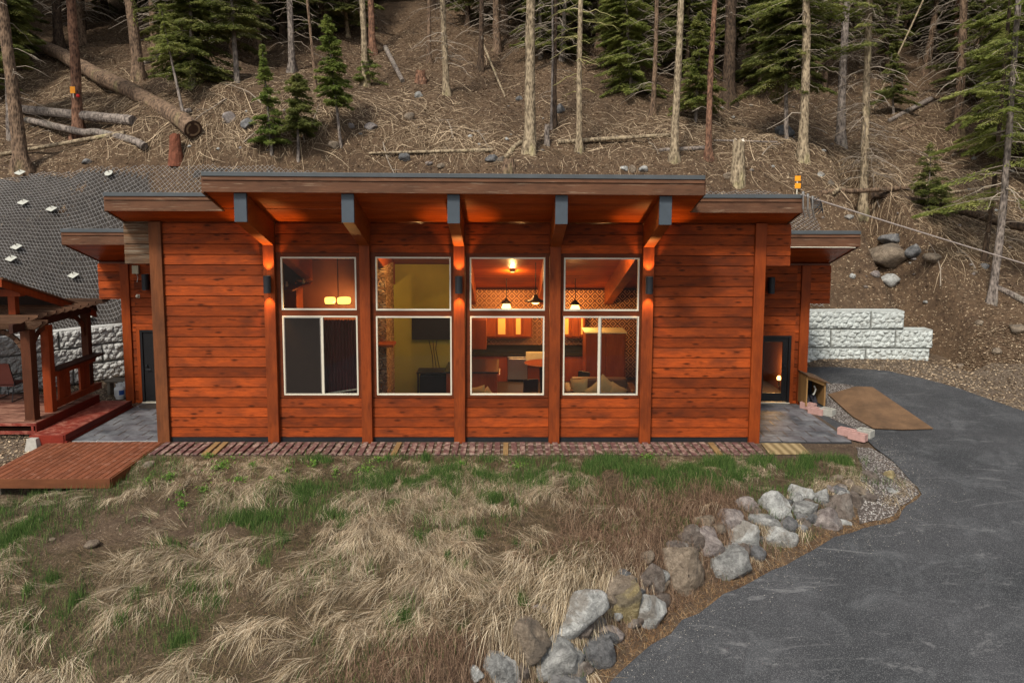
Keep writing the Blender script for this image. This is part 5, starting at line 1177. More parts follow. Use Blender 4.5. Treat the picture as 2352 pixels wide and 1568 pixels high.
T = [  # label, top px at picture top, base px, base py, width px, bark, (dead: h0,h1,n,L), crown, leaf, twig
 ('thick leaning brown trunk at the far left edge of the hillside', 4, 50, 388, 34, 'bark', (2,11,40,1.3), (7,20,2.4,60,160), 'firdark', 'twig'),
 ('reddish pine trunk with an orange tag among the fallen logs', 159, 181, 312, 27, 'barkred', (9,14,6,.6), None, 'fir', 'twig'),
 ('broad pine trunk with yellow-green moss down its right side', 299, 320, 184, 29, 'bark', (4,9,18,.8), None, 'fir', 'twig'),
 ('dark furrowed trunk on the slope behind the tagged pine', 128, 137, 116, 24, 'barkdark', (1,9,26,1.1), (5,16,2.2,40,130), 'firdark', 'twig'),
 ('slender pale trunk with dead twigs behind the two firs left of centre', 663, 671, 166, 17, 'barkgrey', (0.8,9,46,1.5), None, 'fir', 'twig'),
 ('thin curved stem right of the slender pale trunk', 708, 727, 214, 8, 'bark', (1,8,20,.7), None, 'fir', 'twig'),
 ('left trunk of the close pair of pale trunks', 832, 839, 198, 17, 'barkpale', (1.5,10,12,.8), None, 'fir', 'twig'),
 ('right and browner trunk of the close pair', 853, 855, 124, 18, 'barkred', (1,9,14,.8), None, 'fir', 'twig'),
 ('thin brown trunk beside the broken stump in mid slope', 984, 985, 148, 11, 'bark', (1,9,16,.9), None, 'fir', 'twig'),
 ('pale trunk with a curtain of grey dead branches on its right', 1018, 1025, 217, 17, 'barkpale', (1.2,9.5,90,1.6), None, 'fir', 'twig'),
 ('dark slim trunk with drooping twigs left of the thick pale one', 1104, 1104, 160, 14, 'barkdark', (1,9,50,1.2), None, 'fir', 'twig'),
 ('thickest pale trunk standing just behind the middle of the roof', 1222, 1216, 350, 30, 'barkpale', (3.5,10,36,1.2), None, 'fir', 'twig'),
 ('pole-thin dead stem between the thick pale trunk and its neighbour', 1267, 1266, 297, 6, 'barkgrey', (.8,8,34,.8), None, 'fir', 'twig'),
 ('narrow dark trunk right behind the pole-thin dead stem', 1279, 1273, 293, 13, 'barkdark', (2,10,34,1.0), None, 'fir', 'twig'),
 ('slim pale trunk with yellow lichen-covered bare branches', 1333, 1331, 346, 16, 'barkpale', (2.2,10,44,1.1), None, 'fir', 'twiglit'),
 ('brown trunk with drooping dead twigs left of the tall smooth pale one', 1510, 1499, 267, 13, 'bark', (1,10,80,1.2), None, 'fir', 'twig'),
 ('tall clean pale trunk rising behind the right part of the roof', 1561, 1548, 370, 21, 'barkpale', (4,10,22,1.0), None, 'fir', 'twig'),
 ('slim reddish trunk left of the cut stump', 1640, 1627, 367, 17, 'barkred', (1,8,10,.6), None, 'fir', 'twig'),
 ('wide dark old trunk deeper in the forest behind the reddish one', 1680, 1671, 236, 33, 'barkdark', (4,9,40,1.5), None, 'fir', 'twig'),
 ('straight yellowish trunk above the orange marker stake', 1851, 1843, 368, 25, 'barkpale', (1.8,10,60,1.4), (6,18,2.6,60,150), 'firpale', 'twig'),
 ('grey leaning trunk between two pale ones on the right slope', 1948, 1930, 333, 22, 'barkgrey', (2,10,36,1.1), None, 'fir', 'twig'),
 ('lichen-streaked trunk full of white dead branches near the right roof corner', 1999, 1981, 493, 23, 'barkpale', (1.5,9.5,150,1.5), (6.5,18,1.7,50,130), 'fir', 'twig'),
 ('brown trunk behind a fallen log on the right slope', 2211, 2201, 304, 24, 'bark', (1.5,9,80,1.8), None, 'firdark', 'twig'),
 ('leaning grey trunk under the green boughs at the right edge', 2345, 2278, 692, 21, 'barkgrey', (2,10,70,1.3), (3.5,16,2.4,110,170), 'firpale', 'twig'),
 ('short dark leaning trunk left of the leaning grey one', 2325, 2260, 602, 13, 'barkdark', (1,7,30,.9), None, 'fir', 'twig'),
 ('pale birch-like pole high on the right slope', 2065, 2045, 160, 10, 'barkpale', (2,9,20,.9), None, 'fir', 'twig'),
]
for k, (lab, p0, pb_, pyb, w, mat, dead, crw, leaf, tw) in enumerate(T):
    t = tree('pine_tree', lab, p0, pb_, pyb, w, mat, 40+k*7, dead=dead, crw=crw, leaf=leaf, twig=tw, group='tall conifers on the slope just behind the cabin')
    if k == 2:   # moss stripe
        b = wloc(t); tp = P(p0, 0, Y=b.y); ax = (tp-b).normalized(); rs = np.random.RandomState(3); n = 900; s = rs.uniform(2.5, 12, n); a = rs.normal(-.35, .35, n); r = .235*(1-s*.035); c = np.stack([ax.x*s+r*np.cos(a), ax.y*s+r*np.sin(a), ax.z*s], -1)
        q = rs.randn(n, 4, 3)*.035; v = (c[:,None]+q).reshape(-1, 3); child('moss', v, np.arange(n*4).reshape(-1, 4), M['firpale'], t)
# tags on the second tree and leaning poles
b = P(167, 207, Y=HILL(181, 312).y-.32); t = thing('tree_tag', 'small orange tag on a white strap fixed to the reddish pine', 'tag', b)
m = MB(); m.box(b.x-.10, b.x+.10, b.y-.015, b.y, b.z-.13, b.z+.13); m.build('tag_plate', M['orange'], t, bev=.01); m = MB(); m.box(b.x+.0, b.x+.03, b.y-.01, b.y, b.z-.30, b.z-.131); m.build('strap', M['white'], t)
q = P(179, 220, Y=b.y-.02); m = MB(); m.lathe((q.x, q.y, q.z-.07), [(.02,0),(.07,.03),(.06,.10),(.02,.13)], 8); tag(m.build('ribbon', M['red']), 'red ribbon bunched on the trunk just right of the orange tag', 'ribbon')
def pole(name, label, a, b, w, mat='barkgrey', sag=0, cat='fallen tree', twigs=0, grp=None, lift=.5, seed=1, ends=True, taper=.6):
    """a lying or leaning log between two pixels, both resting on the hillside"""
    p, q = HILL(*a), HILL(*b); r0 = w[0]*.5*(p.y+18.1)/1660; r1 = w[1]*.5*(q.y+18.1)/1660; p = p+Vector((0,0,r0*lift)); q = q+Vector((0,0,r1*lift)); n = 24; rs = np.random.RandomState(seed); m = MB(); pts = []
    for i in range(n):
        t = i/(n-1); c = p*(1-t)+q*t; zz = float(zhill(c.x, c.y)); c.z = c.z+max(0, min(.18, (zz+(r0*(1-t)+r1*t)*lift*.3-c.z)))*.8; pts.append(c)
    pen = max(float(zhill(c.x, c.y))-c.z for c in pts); rr0 = (r0+r1)/2; up_ = max(0, min(.6, pen*.75+rr0*.1)) if name == 'fallen_log' else 0
    for c in pts: c.z += up_
    sm = [pts[0]]+[(pts[i-1]+pts[i]*2+pts[i+1])/4 for i in range(1, n-1)]+[pts[-1]]
    t = thing(name, label, cat, (p+q)/2, grp); m.tube(sm, [r0*(1-i/(n-1))+r1*i/(n-1)+rs.uniform(-.04,.04)*r0 for i in range(n)], 14); m.build('trunk', M[mat], t, smooth=False)
    if twigs:
        segs = []; L = (q-p).length
        for k in range(twigs):
            u = rs.rand(); c = p*(1-u)+q*u; d = rs.randn(3); d[2] = abs(d[2])*.6-.1; d /= np.linalg.norm(d); l = rs.uniform(.2, .7); s = np.linspace(0, 1, 5)[:,None]; segs.append((np.array(c)[None]+d[None]*s*l+np.array([0,0,-.2])*s*s*l, .012*(1-s[:,0]*.8)))
        v, f = np_tubes(segs, 3); o = npmesh('dead_branches', v-np.array(wloc(t)), f, M['twig']); o.parent = t
    return t, sm, r0, r1
t, sm, r0, r1 = pole('fallen_log', 'largest fallen log sloping down to a sawn end by a reddish stump', (445, 338), (62, 112), (41, 24), 'bark', twigs=24, lift=.75, seed=2)
e = sm[0]; d = (sm[0]-sm[1]).normalized(); m = MB(); m.tube([e-d*.002, e+d*.012], r0*.93, 20); m.build('sawn_end', flat('dark_heartwood', (.06,.03,.018), .9, 0, .5, 7, .3), t); m = MB()
for i in range(20):
    a0, a1 = 2*math.pi*i/20, 2*math.pi*(i+1)/20; ax1 = d.orthogonal().normalized(); ax2 = d.cross(ax1)
    if i in (3, 4, 11): continue
    m.hexa([e+d*h+(ax1*math.cos(a)+ax2*math.sin(a))*r0*r for h in (.013, .02) for r, a in ((.55,a0),(.75,a0),(.75,a1),(.55,a1))])
m.build('pale_ring', flat('pale_rot_ring', (.26,.17,.10), .9, 0, .4, 9), t)
for a in [
 ('second fallen log lying alongside the largest one, upslope', (322, 215), (180, 150), (18, 16), 'bark', 12), ('fallen log crossing behind the tagged pine', (306, 286), (45, 258), (23, 19), 'barkgrey', 10),
 ('long fallen log below the tagged pine', (333, 357), (62, 294), (17, 14), 'barkgrey', 14), ('thin bent pale log crossing the long fallen log', (287, 309), (0, 358), (10, 8), 'barkpale', 10),
 ('thin log upslope right of the mossy pine', (460, 92), (330, 150), (7, 9), 'barkgrey', 4), ('short brown log right of the sawn-off end', (440, 258), (378, 272), (12, 10), 'barkgrey', 3),
 ('slim birch-grey log lying just above the middle of the roof', (847, 354), (1131, 348), (5, 9), 'barkpale', 8), ('short broken log leaning towards the thickest pale trunk', (1162, 366), (1196, 330), (12, 10), 'barkpale', 3),
 ('long pale log behind the slim lichen trunk', (1280, 331), (1555, 312), (11, 8), 'barkpale', 16), ('short log lying behind the tall clean pale trunk', (1515, 349), (1622, 344), (9, 11), 'barkgrey', 3),
 ('very thin straight pole lying left of the cut stump', (1640, 324), (1785, 328), (4, 4), 'barkgrey', 4), ('brown log above the right roof corner', (1884, 449), (2110, 434), (12, 9), 'bark', 4), ('broken pale log beside the brown one above the right roof corner', (1915, 456), (1985, 450), (8, 7), 'barkpale', 2),
 ('dark log under bristling twigs on the right slope', (2065, 304), (2240, 277), (8, 9), 'bark', 26), ('grey log climbing the right slope', (2042, 281), (2138, 232), (9, 12), 'barkgrey', 8), ('thin forked log at the far right of the slope', (2180, 445), (2275, 432), (6, 5), 'barkpale', 14),
 ('big dark rotting log on the right slope behind the cable', (1999, 490), (2350, 566), (15, 22), 'barkdark', 22), ('whitish log at the right edge below the leaning grey trunk', (2290, 664), (2360, 700), (12, 16), 'barkgrey', 4), ('fallen thin trunk at the upper centre of the slope', (1110, 105), (1160, 225), (5, 4), 'barkpale', 3), ('fallen trunk lying up the slope by the close pair', (885, 113), (925, 190), (10, 9), 'barkgrey', 8)]:
    pole('fallen_log', a[0], a[1], a[2], a[3], a[4], twigs=a[5], grp='fallen logs on the slope', seed=len(a[0]), lift=.7)
b = HILL(2005, 250); tp = P(2121, 0, Y=b.y+1.0); t = thing('leaning_pole', 'long thin dead pole leaning right across the upper right forest', 'dead tree', b); m = MB(); m.tube([b+(tp-b)*k/8 for k in range(-0, 12)], .045, 7); m.build('trunk', M['barkpale'], t)
def stump(name, label, pxb, pyb, pyt, w, mat, top, seed, cat='tree stump'):
    b = HILL(pxb, pyb); s = (b.y+18.1)/1660; r = w*.5*s; h = (pyb-pyt)*s*1.02; rs = np.random.RandomState(seed); t = thing(name, label, cat, b); n = 16; m = MB(); V = []; rows = 8
    for j in range(rows):
        f = j/(rows-1); rr = r*(1.12-.22*f+.3*math.exp(-f*6))
        for k in range(n): V.append((b.x+rr*math.cos(2*math.pi*k/n)*(1+rs.uniform(-.06,.06))+.0*f, b.y+rr*math.sin(2*math.pi*k/n)*(1+rs.uniform(-.06,.06)), b.z-.3*(j == 0)+h*f*(1+(rs.uniform(-.10,.06) if j == rows-1 else 0))))
    fs = [(j*n+k, j*n+(k+1)%n, (j+1)*n+(k+1)%n, (j+1)*n+k) for j in range(rows-1) for k in range(n)]
    m.add(V, fs); m.build('trunk', M[mat], t); m = MB(); c = [V[(rows-1)*n+k] for k in range(n)]; m.add([(x, y, z+.0) for x, y, z in c]+[(b.x, b.y, b.z+h*.97)], [(k, (k+1)%n, n) for k in range(n)]); m.build('cut_top', M[top], t)
    return t
M['cutwood'] = flat('pale_cut_wood', (.52,.46,.38), .9, 0, .2, 12); M['rotred'] = flat('red_rotten_wood', (.16,.055,.03), .95, 0, .5, 9, .4)
stump('cut_stump', 'tall cut stump with a splintered whitish top behind the right roof end', 1694, 417, 328, 27, 'barkpale', 'cutwood', 1); stump('rotten_stump', 'reddish-brown split stump under the sawn end of the largest log', 404, 364, 312, 24, 'rotred', 'rotred', 2)
stump('small_stump', 'small narrow grey stump right of the thickest pale trunk', 1256, 334, 290, 11, 'barkgrey', 'barkgrey', 3); stump('low_stump', 'low mossy stump beside the greenish stones above the roof', 1168, 388, 366, 26, 'bark', 'rocktan' if False else 'barkpale', 4); stump('broken_stump', 'pale broken stump beside the thin brown trunk in mid slope', 966, 190, 165, 22, 'barkred', 'cutwood', 5)
# young firs in view
def young(label, pt, pb2, H0f, Rpx, seed, leaf='firyoung', nb=90, per=210, lean=0, trunkmat='barkgrey', group='young firs behind the cabin', card=(.13,.030), cone=.8, stem=7, gap=.25):
    b = HILL(*pb2); tp = P(pt[0], pt[1], Y=b.y); H = (tp-b).length; s = (b.y+18.1)/1660; r0 = stem*.5*s; t = thing('young_fir', label, 'fir tree', b, group)
    v, f, cf, r = trunk_mesh(b, tp, r0, H, trunkmat, seed, .3, 8); child('trunk', v, f, M[trunkmat], t, True)
    v, f, (tv, tf) = crown(H*H0f, H*.99, Rpx*s, int(nb*1.15), int(per*1.1), seed+1, card=card, cf=cf, cone=cone, droop=.5, gap=gap, irregular=.6); child('crown', v, f, M[leaf], t); child('limbs', tv, tf, M['twig'], t); return t
young('bright green narrow young fir, left of the pair behind the roof', (604, 102), (624, 352), .12, 36, 1, nb=130, per=300)
young('bushy young fir with a bare pale stem right beside the narrow one', (682, 168), (685, 368), .38, 42, 2, 'fir', nb=120, per=300, cone=.45)
young('tall dark green young fir reaching above the bushy one', (754, 36), (783, 336), .32, 36, 3, 'firyoung', nb=150, per=300, cone=.5)
young('leaning thin young fir with a bushy top among the logs at left', (366, 12), (427, 288), .62, 38, 4, 'firpale', nb=46, per=240, stem=8)
young('wide olive-green fir beside the mossy pine', (430, -140), (443, 200), .10, 78, 5, 'fir', nb=230, per=190, stem=12, cone=.4, card=(.18,.04))
young('ragged fir with dead lower boughs right of the wide olive-green one', (520, -160), (545, 190), .35, 70, 6, 'fir', nb=150, per=110, stem=12, cone=.4, card=(.18,.04))
young('small fir tuft on the trunk foot of the close pair', (846, 110), (845, 196), .1, 34, 7, 'firyoung', nb=50, per=220, stem=3)
young('pale green fir with hanging boughs right of the lichen trunk', (1425, -160), (1452, 216), .05, 62, 8, 'firpale', nb=230, per=180, stem=9, cone=.4, card=(.18,.04))
young('light green fir left of the wide dark old trunk', (1608, 25), (1598, 280), .18, 52, 9, 'firpale', nb=150, per=190, stem=7, cone=.5, card=(.16,.04))
young('full green fir left of the yellowish trunk', (1812, -200), (1806, 320), .28, 84, 10, 'fir', nb=300, per=170, stem=10, cone=.35, card=(.18,.042))
young('grey-green sparse fir in front of the right slope logs', (2138, 326), (2130, 492), .08, 44, 11, 'fir', nb=90, per=200, stem=4, cone=.6)
young('bright green bough fir at the upper right corner', (2352, -260), (2385, 420), .18, 130, 12, 'firpale', nb=380, per=190, stem=16, cone=.35, card=(.2,.045))
young('soft green fir behind the white-branched trunk', (2050, 100), (2052, 262), .2, 46, 13, 'fir', nb=90, per=170, stem=5, card=(.16,.04))
young('dark fir at the upper left corner', (12, -120), (22, 320), .45, 66, 14, 'fir', nb=170, per=180, stem=12, card=(.18,.04))
# forest behind: copies of a few grown conifers
protos = []
def grown(seed, H, r0, mat, crw, nd, leaf):
    t = bpy.data.objects.new('forest_conifer', None); C.objects.link(t); WL[t.name] = Vector((0,0,0)); v, f, cf, r = trunk_mesh((0,0,0), (random.Random(seed).uniform(-.3,.3), .1, 12), r0, H, mat, seed, .8, 9); child('trunk', v, f, M[mat], t, True)
    v, f = dead_branches(cf, r0, 1.2, H*.6, nd, 1.8, seed+1, sub=2); child('dead_branches', v, f, M['twig'], t)
    v, f, (tv, tf) = crown(*crw, seed=seed+2, card=(.26,.060), cf=cf, cone=.5, irregular=.45); child('crown', v, f, M[leaf], t); return t
protos = [grown(101, 12, .19, 'barkdark', (1.2,12,2.3,120,150), 90, 'firdark'), grown(102, 14, .24, 'bark', (4,14,2.2,90,140), 100, 'firdark'), grown(103, 11, .14, 'barkgrey', (.8,11,2.0,120,150), 60, 'fir'),
          grown(104, 15, .28, 'barkred', (6,15,2.2,80,140), 100, 'firdark'), grown(105, 12, .16, 'barkdark', (2.2,12,1.8,90,140), 110, 'fir'), grown(106, 15, .12, 'barkpale', (.8,15,2.0,170,160), 30, 'fir')]
rs = np.random.RandomState(77); placed = []; cnt = 0; first = set()
taken = [(wloc(o).x, wloc(o).y) for o in C.objects if o.get('category') in ('tree', 'fir tree')]
def pyof(q):
    v = Vector(q)-CAM; z = v.dot(F_); return PPX+FPX*v.dot(R_)/z, PPY-FPX*v.dot(U_)/z
tries = 0
while cnt < 290 and tries < 12000:
    tries += 1; Y = 14+rs.rand()**.9*46; dep = Y+18.1; X = rs.uniform(-.80, .80)*dep; z = float(zhill(X, Y)); px, py = pyof((X, Y, z))
    lim = np.interp(px, [0,300,600,850,1100,1300,1500,1700,2000,2352], [170,150,150,105,110,150,200,240,240,280])
    if -60 < px < 2420 and py > lim: continue
    if px < -400 or px > 2750: continue
    md = 1.3 if Y < 30 else 1.6
    if any((X-a)**2+(Y-b)**2 < md*md for a, b in placed+taken): continue
    placed.append((X, Y)); k = rs.choice(6, p=[.26,.12,.18,.08,.16,.20]); p = protos[k]; s = rs.uniform(.8, 1.15)
    if k in first:
        o = p.copy(); C.objects.link(o)
        for ch in p.children: c2 = ch.copy(); C.objects.link(c2); c2.parent = o
    else: o = p; first.add(k)
    o.location = (X, Y, z-.1); o.rotation_euler = (rs.uniform(-.07,.07), rs.uniform(-.07,.07), rs.uniform(0, 6.28)); o.scale = (s, s, s)
    tag(o, 'dark conifer standing in the dense forest up the slope', 'conifer', 'conifers of the dense forest'); cnt += 1
print('forest trees', cnt)
# ------------------------------------------------------------ litter of broken branches (ground cover)
rs = np.random.RandomState(9); segs = []; n = 0
cl = [(300,300,260,70),(120,190,150,60),(560,300,120,60),(900,240,160,90),(980,290,180,70),(1080,330,160,40),(1450,310,200,50),(1600,290,120,50),(1750,330,150,60),(1950,280,150,80),(2100,330,170,90),(2150,420,180,70),(1950,400,130,50),(2250,560,90,60),(2320,500,60,90),(700,250,100,60),(240,230,120,50),(460,190,120,60),(2180,500,120,40)]
while n < 12000:
    if rs.rand() < .62: c = cl[rs.randint(len(cl))]; px, py = c[0]+rs.randn()*c[2]*.55, c[1]+rs.randn()*c[3]*.6
    else: px, py = rs.uniform(-20, 2372), rs.uniform(70, 600)
    if px > 1900: lim = np.interp(px, [1900, 2000, 2200, 2352], [500, 560, 640, 760])
    else: lim = np.interp(px, [0, 150, 250, 640, 1600, 1900], [398, 385, 374, 380, 400, 470])
    if not (60 < py < lim-2): continue
    t = (py-PPY); d = ray(px, py); 
    n += 1; segs.append((px, py))
# fast hit by coarse grid lookup
gx = np.linspace(-32, 34, 331); gy = np.linspace(0, 56, 281); GX, GY = np.meshgrid(gx, gy); GZ = zhill(GX, GY)
def hz(x, y):
    fx = np.clip((np.asarray(x)-gx[0])/(gx[1]-gx[0]), 0, len(gx)-1.001); fy = np.clip((np.asarray(y)-gy[0])/(gy[1]-gy[0]), 0, len(gy)-1.001); i = fx.astype(int); j = fy.astype(int); u = fx-i; v = fy-j
    return GZ[j,i]*(1-u)*(1-v)+GZ[j,i+1]*u*(1-v)+GZ[j+1,i]*(1-u)*v+GZ[j+1,i+1]*u*v
pp = np.array(segs); rays = np.array([list(ray(a, b)) for a, b in pp]); rays /= rays[:,1:2]; tt = np.full(len(pp), 20.0); alive = np.ones(len(pp), bool)
for k in range(700):
    q = np.array(CAM)[None]+rays*tt[:,None]; hit = q[:,2] < hz(q[:,0], q[:,1]); alive &= ~hit; tt[alive] += .08
hits = np.array(CAM)[None]+rays*tt[:,None]; ok = (tt < 62) & (hits[:,1] > .5); hits = hits[ok]
out = []
for (x, y, z) in hits:
    L = rs.uniform(.12, .6)*(1 if rs.rand() < .85 else 2.4); a = rs.uniform(0, 2*math.pi); m = 6; s = np.linspace(0, 1, m); cv = rs.uniform(-.55, .55)*L; up = rs.uniform(0, .22)*L*(rs.rand() < .55)
    X = x+math.cos(a)*s*L-math.sin(a)*cv*s*(1-s)*1.6; Yy = y+math.sin(a)*s*L+math.cos(a)*cv*s*(1-s)*1.6; Z = hz(X, Yy)+.025+up*np.sin(s*2.4)
    r = rs.uniform(.005, .013)*(1 if L < 1 else 1.4); out.append((np.stack([X, Yy, Z], -1), r*(1.1-.7*s)))
v, f = np_tubes(out, 3); tag(npmesh('branch_litter', v, f, M['litter']), 'pale broken branches littering the forest floor', 'branch litter', kind='stuff')
# twiggy chips and leaf bits as small flakes
n = 60000; X = rs.uniform(-24, 24, n); Yy = 1+rs.rand(n)*30; keep = Yy > yhill0(X)+.1; X, Yy = X[keep], Yy[keep]; Z = hz(X, Yy)+.015; n = len(X); a = rs.uniform(0, 6.28, n); l = rs.uniform(.03, .10, n); w = rs.uniform(.012, .035, n); tl = rs.uniform(-.4, .4, n)
c = np.stack([X, Yy, Z], -1); t = np.stack([np.cos(a), np.sin(a), tl], -1)*l[:,None]; s_ = np.stack([-np.sin(a), np.cos(a), rs.uniform(-.5,.5,n)], -1)*w[:,None]; v = np.stack([c-t, c+s_, c+t, c-s_], 1).reshape(-1, 3)
tag(npmesh('leaf_litter', v, np.arange(len(v)).reshape(-1, 4), M['litter']), 'small chips and leaves strewn over the slope', 'leaf litter', kind='stuff')
# larger loose branches
rs = np.random.RandomState(21); bl = [(1390,150),(640,470),(600,240),(560,330),(350,95),(700,330),(1080,300),(2020,480),(2105,420),(1750,360),(2190,380),(1900,310),(2060,350),(2240,620),(2160,660),(1040,320),(880,330),(520,230),(2000,410),(1490,330)]
for k, (px, py) in enumerate(bl):
    if py > 380 and px < 1850: px, py = 700+k*7, 300+k*3
    b = HILL(px, py); L = rs.uniform(.9, 2.0); a = rs.uniform(0, 6.28); s = np.linspace(0, 1, 10); cv = rs.uniform(-.4,.4)*L; X = b.x+np.cos(a)*s*L-np.sin(a)*cv*s*(1-s); Yy = b.y+np.sin(a)*s*L+np.cos(a)*cv*s*(1-s); Z = zhill(X, Yy)+.05+.25*np.sin(s*2.6)*rs.rand()
    sg = [(np.stack([X, Yy, Z], -1), .026*(1.1-.8*s))]
    for j in range(5):
        i = rs.randint(2, 8); aa = a+rs.choice([-1,1])*rs.uniform(.4,1.1); u = np.linspace(0, 1, 5); l2 = rs.uniform(.2,.6); sg.append((np.stack([X[i]+np.cos(aa)*u*l2, Yy[i]+np.sin(aa)*u*l2, Z[i]+u*rs.uniform(-.05,.3)*l2], -1), .012*(1.1-u*.8)))
    v, f = np_tubes(sg, 5); o = npmesh('fallen_branch', v, f, M['twig'], org=tuple(b)); tag(o, 'bare forked branch lying loose on the forest slope', 'branch', 'bare branches loose on the slope')
# ------------------------------------------------------------ rocks
from mathutils import noise as mn
def rock(c, sx, sy, sz, rot, mat, seed, name='rock', label=None, cat='rock', grp=None, sub=3, cuts=9, rough=.10):
    bm = bmesh.new(); bmesh.ops.create_icosphere(bm, subdivisions=sub, radius=1); rs = random.Random(seed); off = Vector((rs.uniform(0,99), rs.uniform(0,99), rs.uniform(0,99)))
    pl = [(Vector((rs.gauss(0,1), rs.gauss(0,1), rs.gauss(0,1))).normalized(), rs.uniform(.55, .88)) for _ in range(cuts)]
    for v in bm.verts:
        p = v.co.copy()
        for nn, d in pl:
            k = p.dot(nn)-d
            if k > 0: p -= nn*k*.97
        p += v.co*(mn.noise(p*1.3+off)*.10+mn.noise(p*3.5+off)*rough+(abs(mn.noise(p*6+off))-.25)*rough*.7+mn.noise(p*14+off)*rough*.35); v.co = p
    me = bpy.data.meshes.new(name)
    cr, sr = math.cos(rot), math.sin(rot); ya = rs.uniform(-.5,.5); cy_, sy_ = math.cos(ya), math.sin(ya)
    for v in bm.verts:
        x, y, z = v.co.x, v.co.y, v.co.z; x, y = x*cy_-y*sy_, x*sy_+y*cy_; x, y, z = x*sx, y*sy, z*sz; v.co = Vector((x*cr-z*sr, y, x*sr+z*cr))
    bm.to_mesh(me); bm.free(); me.shade_smooth(); me.materials.append(M[mat]); o = bpy.data.objects.new(name, me); C.objects.link(o); o.location = c; WL[o.name] = Vector(c)
    return tag(o, label, cat, grp)
def hrock(px, py, w, h, mat, seed, label, grp='loose stones on the slope', f=HILL, **k):
    b = f(px, py+h*.35); s = (b.y+18.1)/1660; rock(b+Vector((0, w*s*.12, h*s*.22)), w*s*.54, w*s*.5, h*s*.56, random.Random(seed).uniform(-.15,.15), mat, seed, label=label, grp=grp, cat='rock', **k)
HR = [(2050,584,92,54,'rocktan','largest boulder on the right slope, tan with a dark grey back'),(2048,545,42,26,'rockdark','rounded grey boulder above the largest boulder'),(2105,573,36,28,'rockdark','dark rock right of the largest boulder'),(2146,590,36,18,'rocktan','flat rock behind the dark one on the right slope'),
 (2013,626,20,17,'rockpink','small pinkish stone below the largest boulder'),(2043,643,42,30,'rockwhite','smooth cream stone above the pale block wall'),(1958,633,13,10,'rockwhite','small white stone left of the cream stone'),(2338,752,32,22,'rocktan','cream boulder at the right edge of the slope'),(2207,839,20,12,'rocktan','flat tan stone below the end of the block wall'),(2250,740,16,12,'rocktan','tan stone left of the edge boulder'),
 (1951,498,18,11,'rockwhite','bright cream stone right of the wire fence corner'),(1671,402,22,17,'rocktan','stone at the foot of the cut stump'),(1885,400,16,12,'rockwhite','pale stone right of the orange marker'),(1910,420,14,14,'rocktan','rounded stone below the pale one by the marker'),(852,290,27,17,'rockpink','pinkish stone on the mid slope'),(941,267,22,18,'rocktan','square tan stone on the mid slope'),
 (931,360,26,18,'rockdark','dark stone above the left half of the roof'),(1129,363,25,18,'rockdark','greenish rock above the roof beside a cream one'),(1151,364,16,17,'rocktan','cream rock beside the greenish one'),(1435,386,18,11,'rockwhite','flat white rock above the roof right of centre'),(1452,388,14,18,'rocktan','cream upright stone beside the flat white rock'),
 (960,218,18,14,'rockgrey','grey stone among branch litter in mid slope'),(1193,226,14,11,'rockdark','grey-blue stone left of the thickest trunk'),(1287,248,20,22,'rockdark','dark boulder behind the narrow dark trunk'),(522,268,28,24,'rockpink','pale pink broken rock below the ragged fir'),(568,282,40,22,'rockdark','flat grey boulder right of the pink broken rock'),(765,332,22,18,'rocktan','tan stone beside the tall dark young fir'),
 (807,288,14,13,'rockpink','pinkish round stone left of mid slope'),(200,370,22,12,'rockdark','dark stone at the foot of the left slope'),(1800,300,40,26,'rockdark','shaded boulder behind the yellowish trunk'),(1480,388,20,14,'rockgrey','grey stone at the roof edge'),(1012,380,16,12,'rocktan','small tan stone at the roof edge left of centre'),
 (985,375,14,10,'rockpink','small pinkish stone by the slim birch-grey log'),(2290,805,22,12,'rocktan','half-buried stone at the right edge below the boulder'),(2262,610,18,12,'rockdark','half-hidden grey stone by the leaning trunks')]
for k, (px, py, w, h, mat, lab) in enumerate(HR): hrock(px, py, w*1.15, h*1.15, mat, 300+k, lab)
rs = random.Random(31); mats = ['rocktan','rockpink','rockgrey','rockwhite','rockbrown']
small = 0
while small < 90:
    px, py = rs.uniform(380, 2350), rs.uniform(180, 830)
    lo = 375 if px < 1600 else (405 if px < 1860 else 700)
    if py > lo or (px < 1600 and py < 240): continue
    w = rs.uniform(5, 12); hrock(px, py, w, w*.7, rs.choice(mats), 500+small, 'small stone half sunk in the brown forest floor', 'small stones in the forest floor', sub=2); small += 1
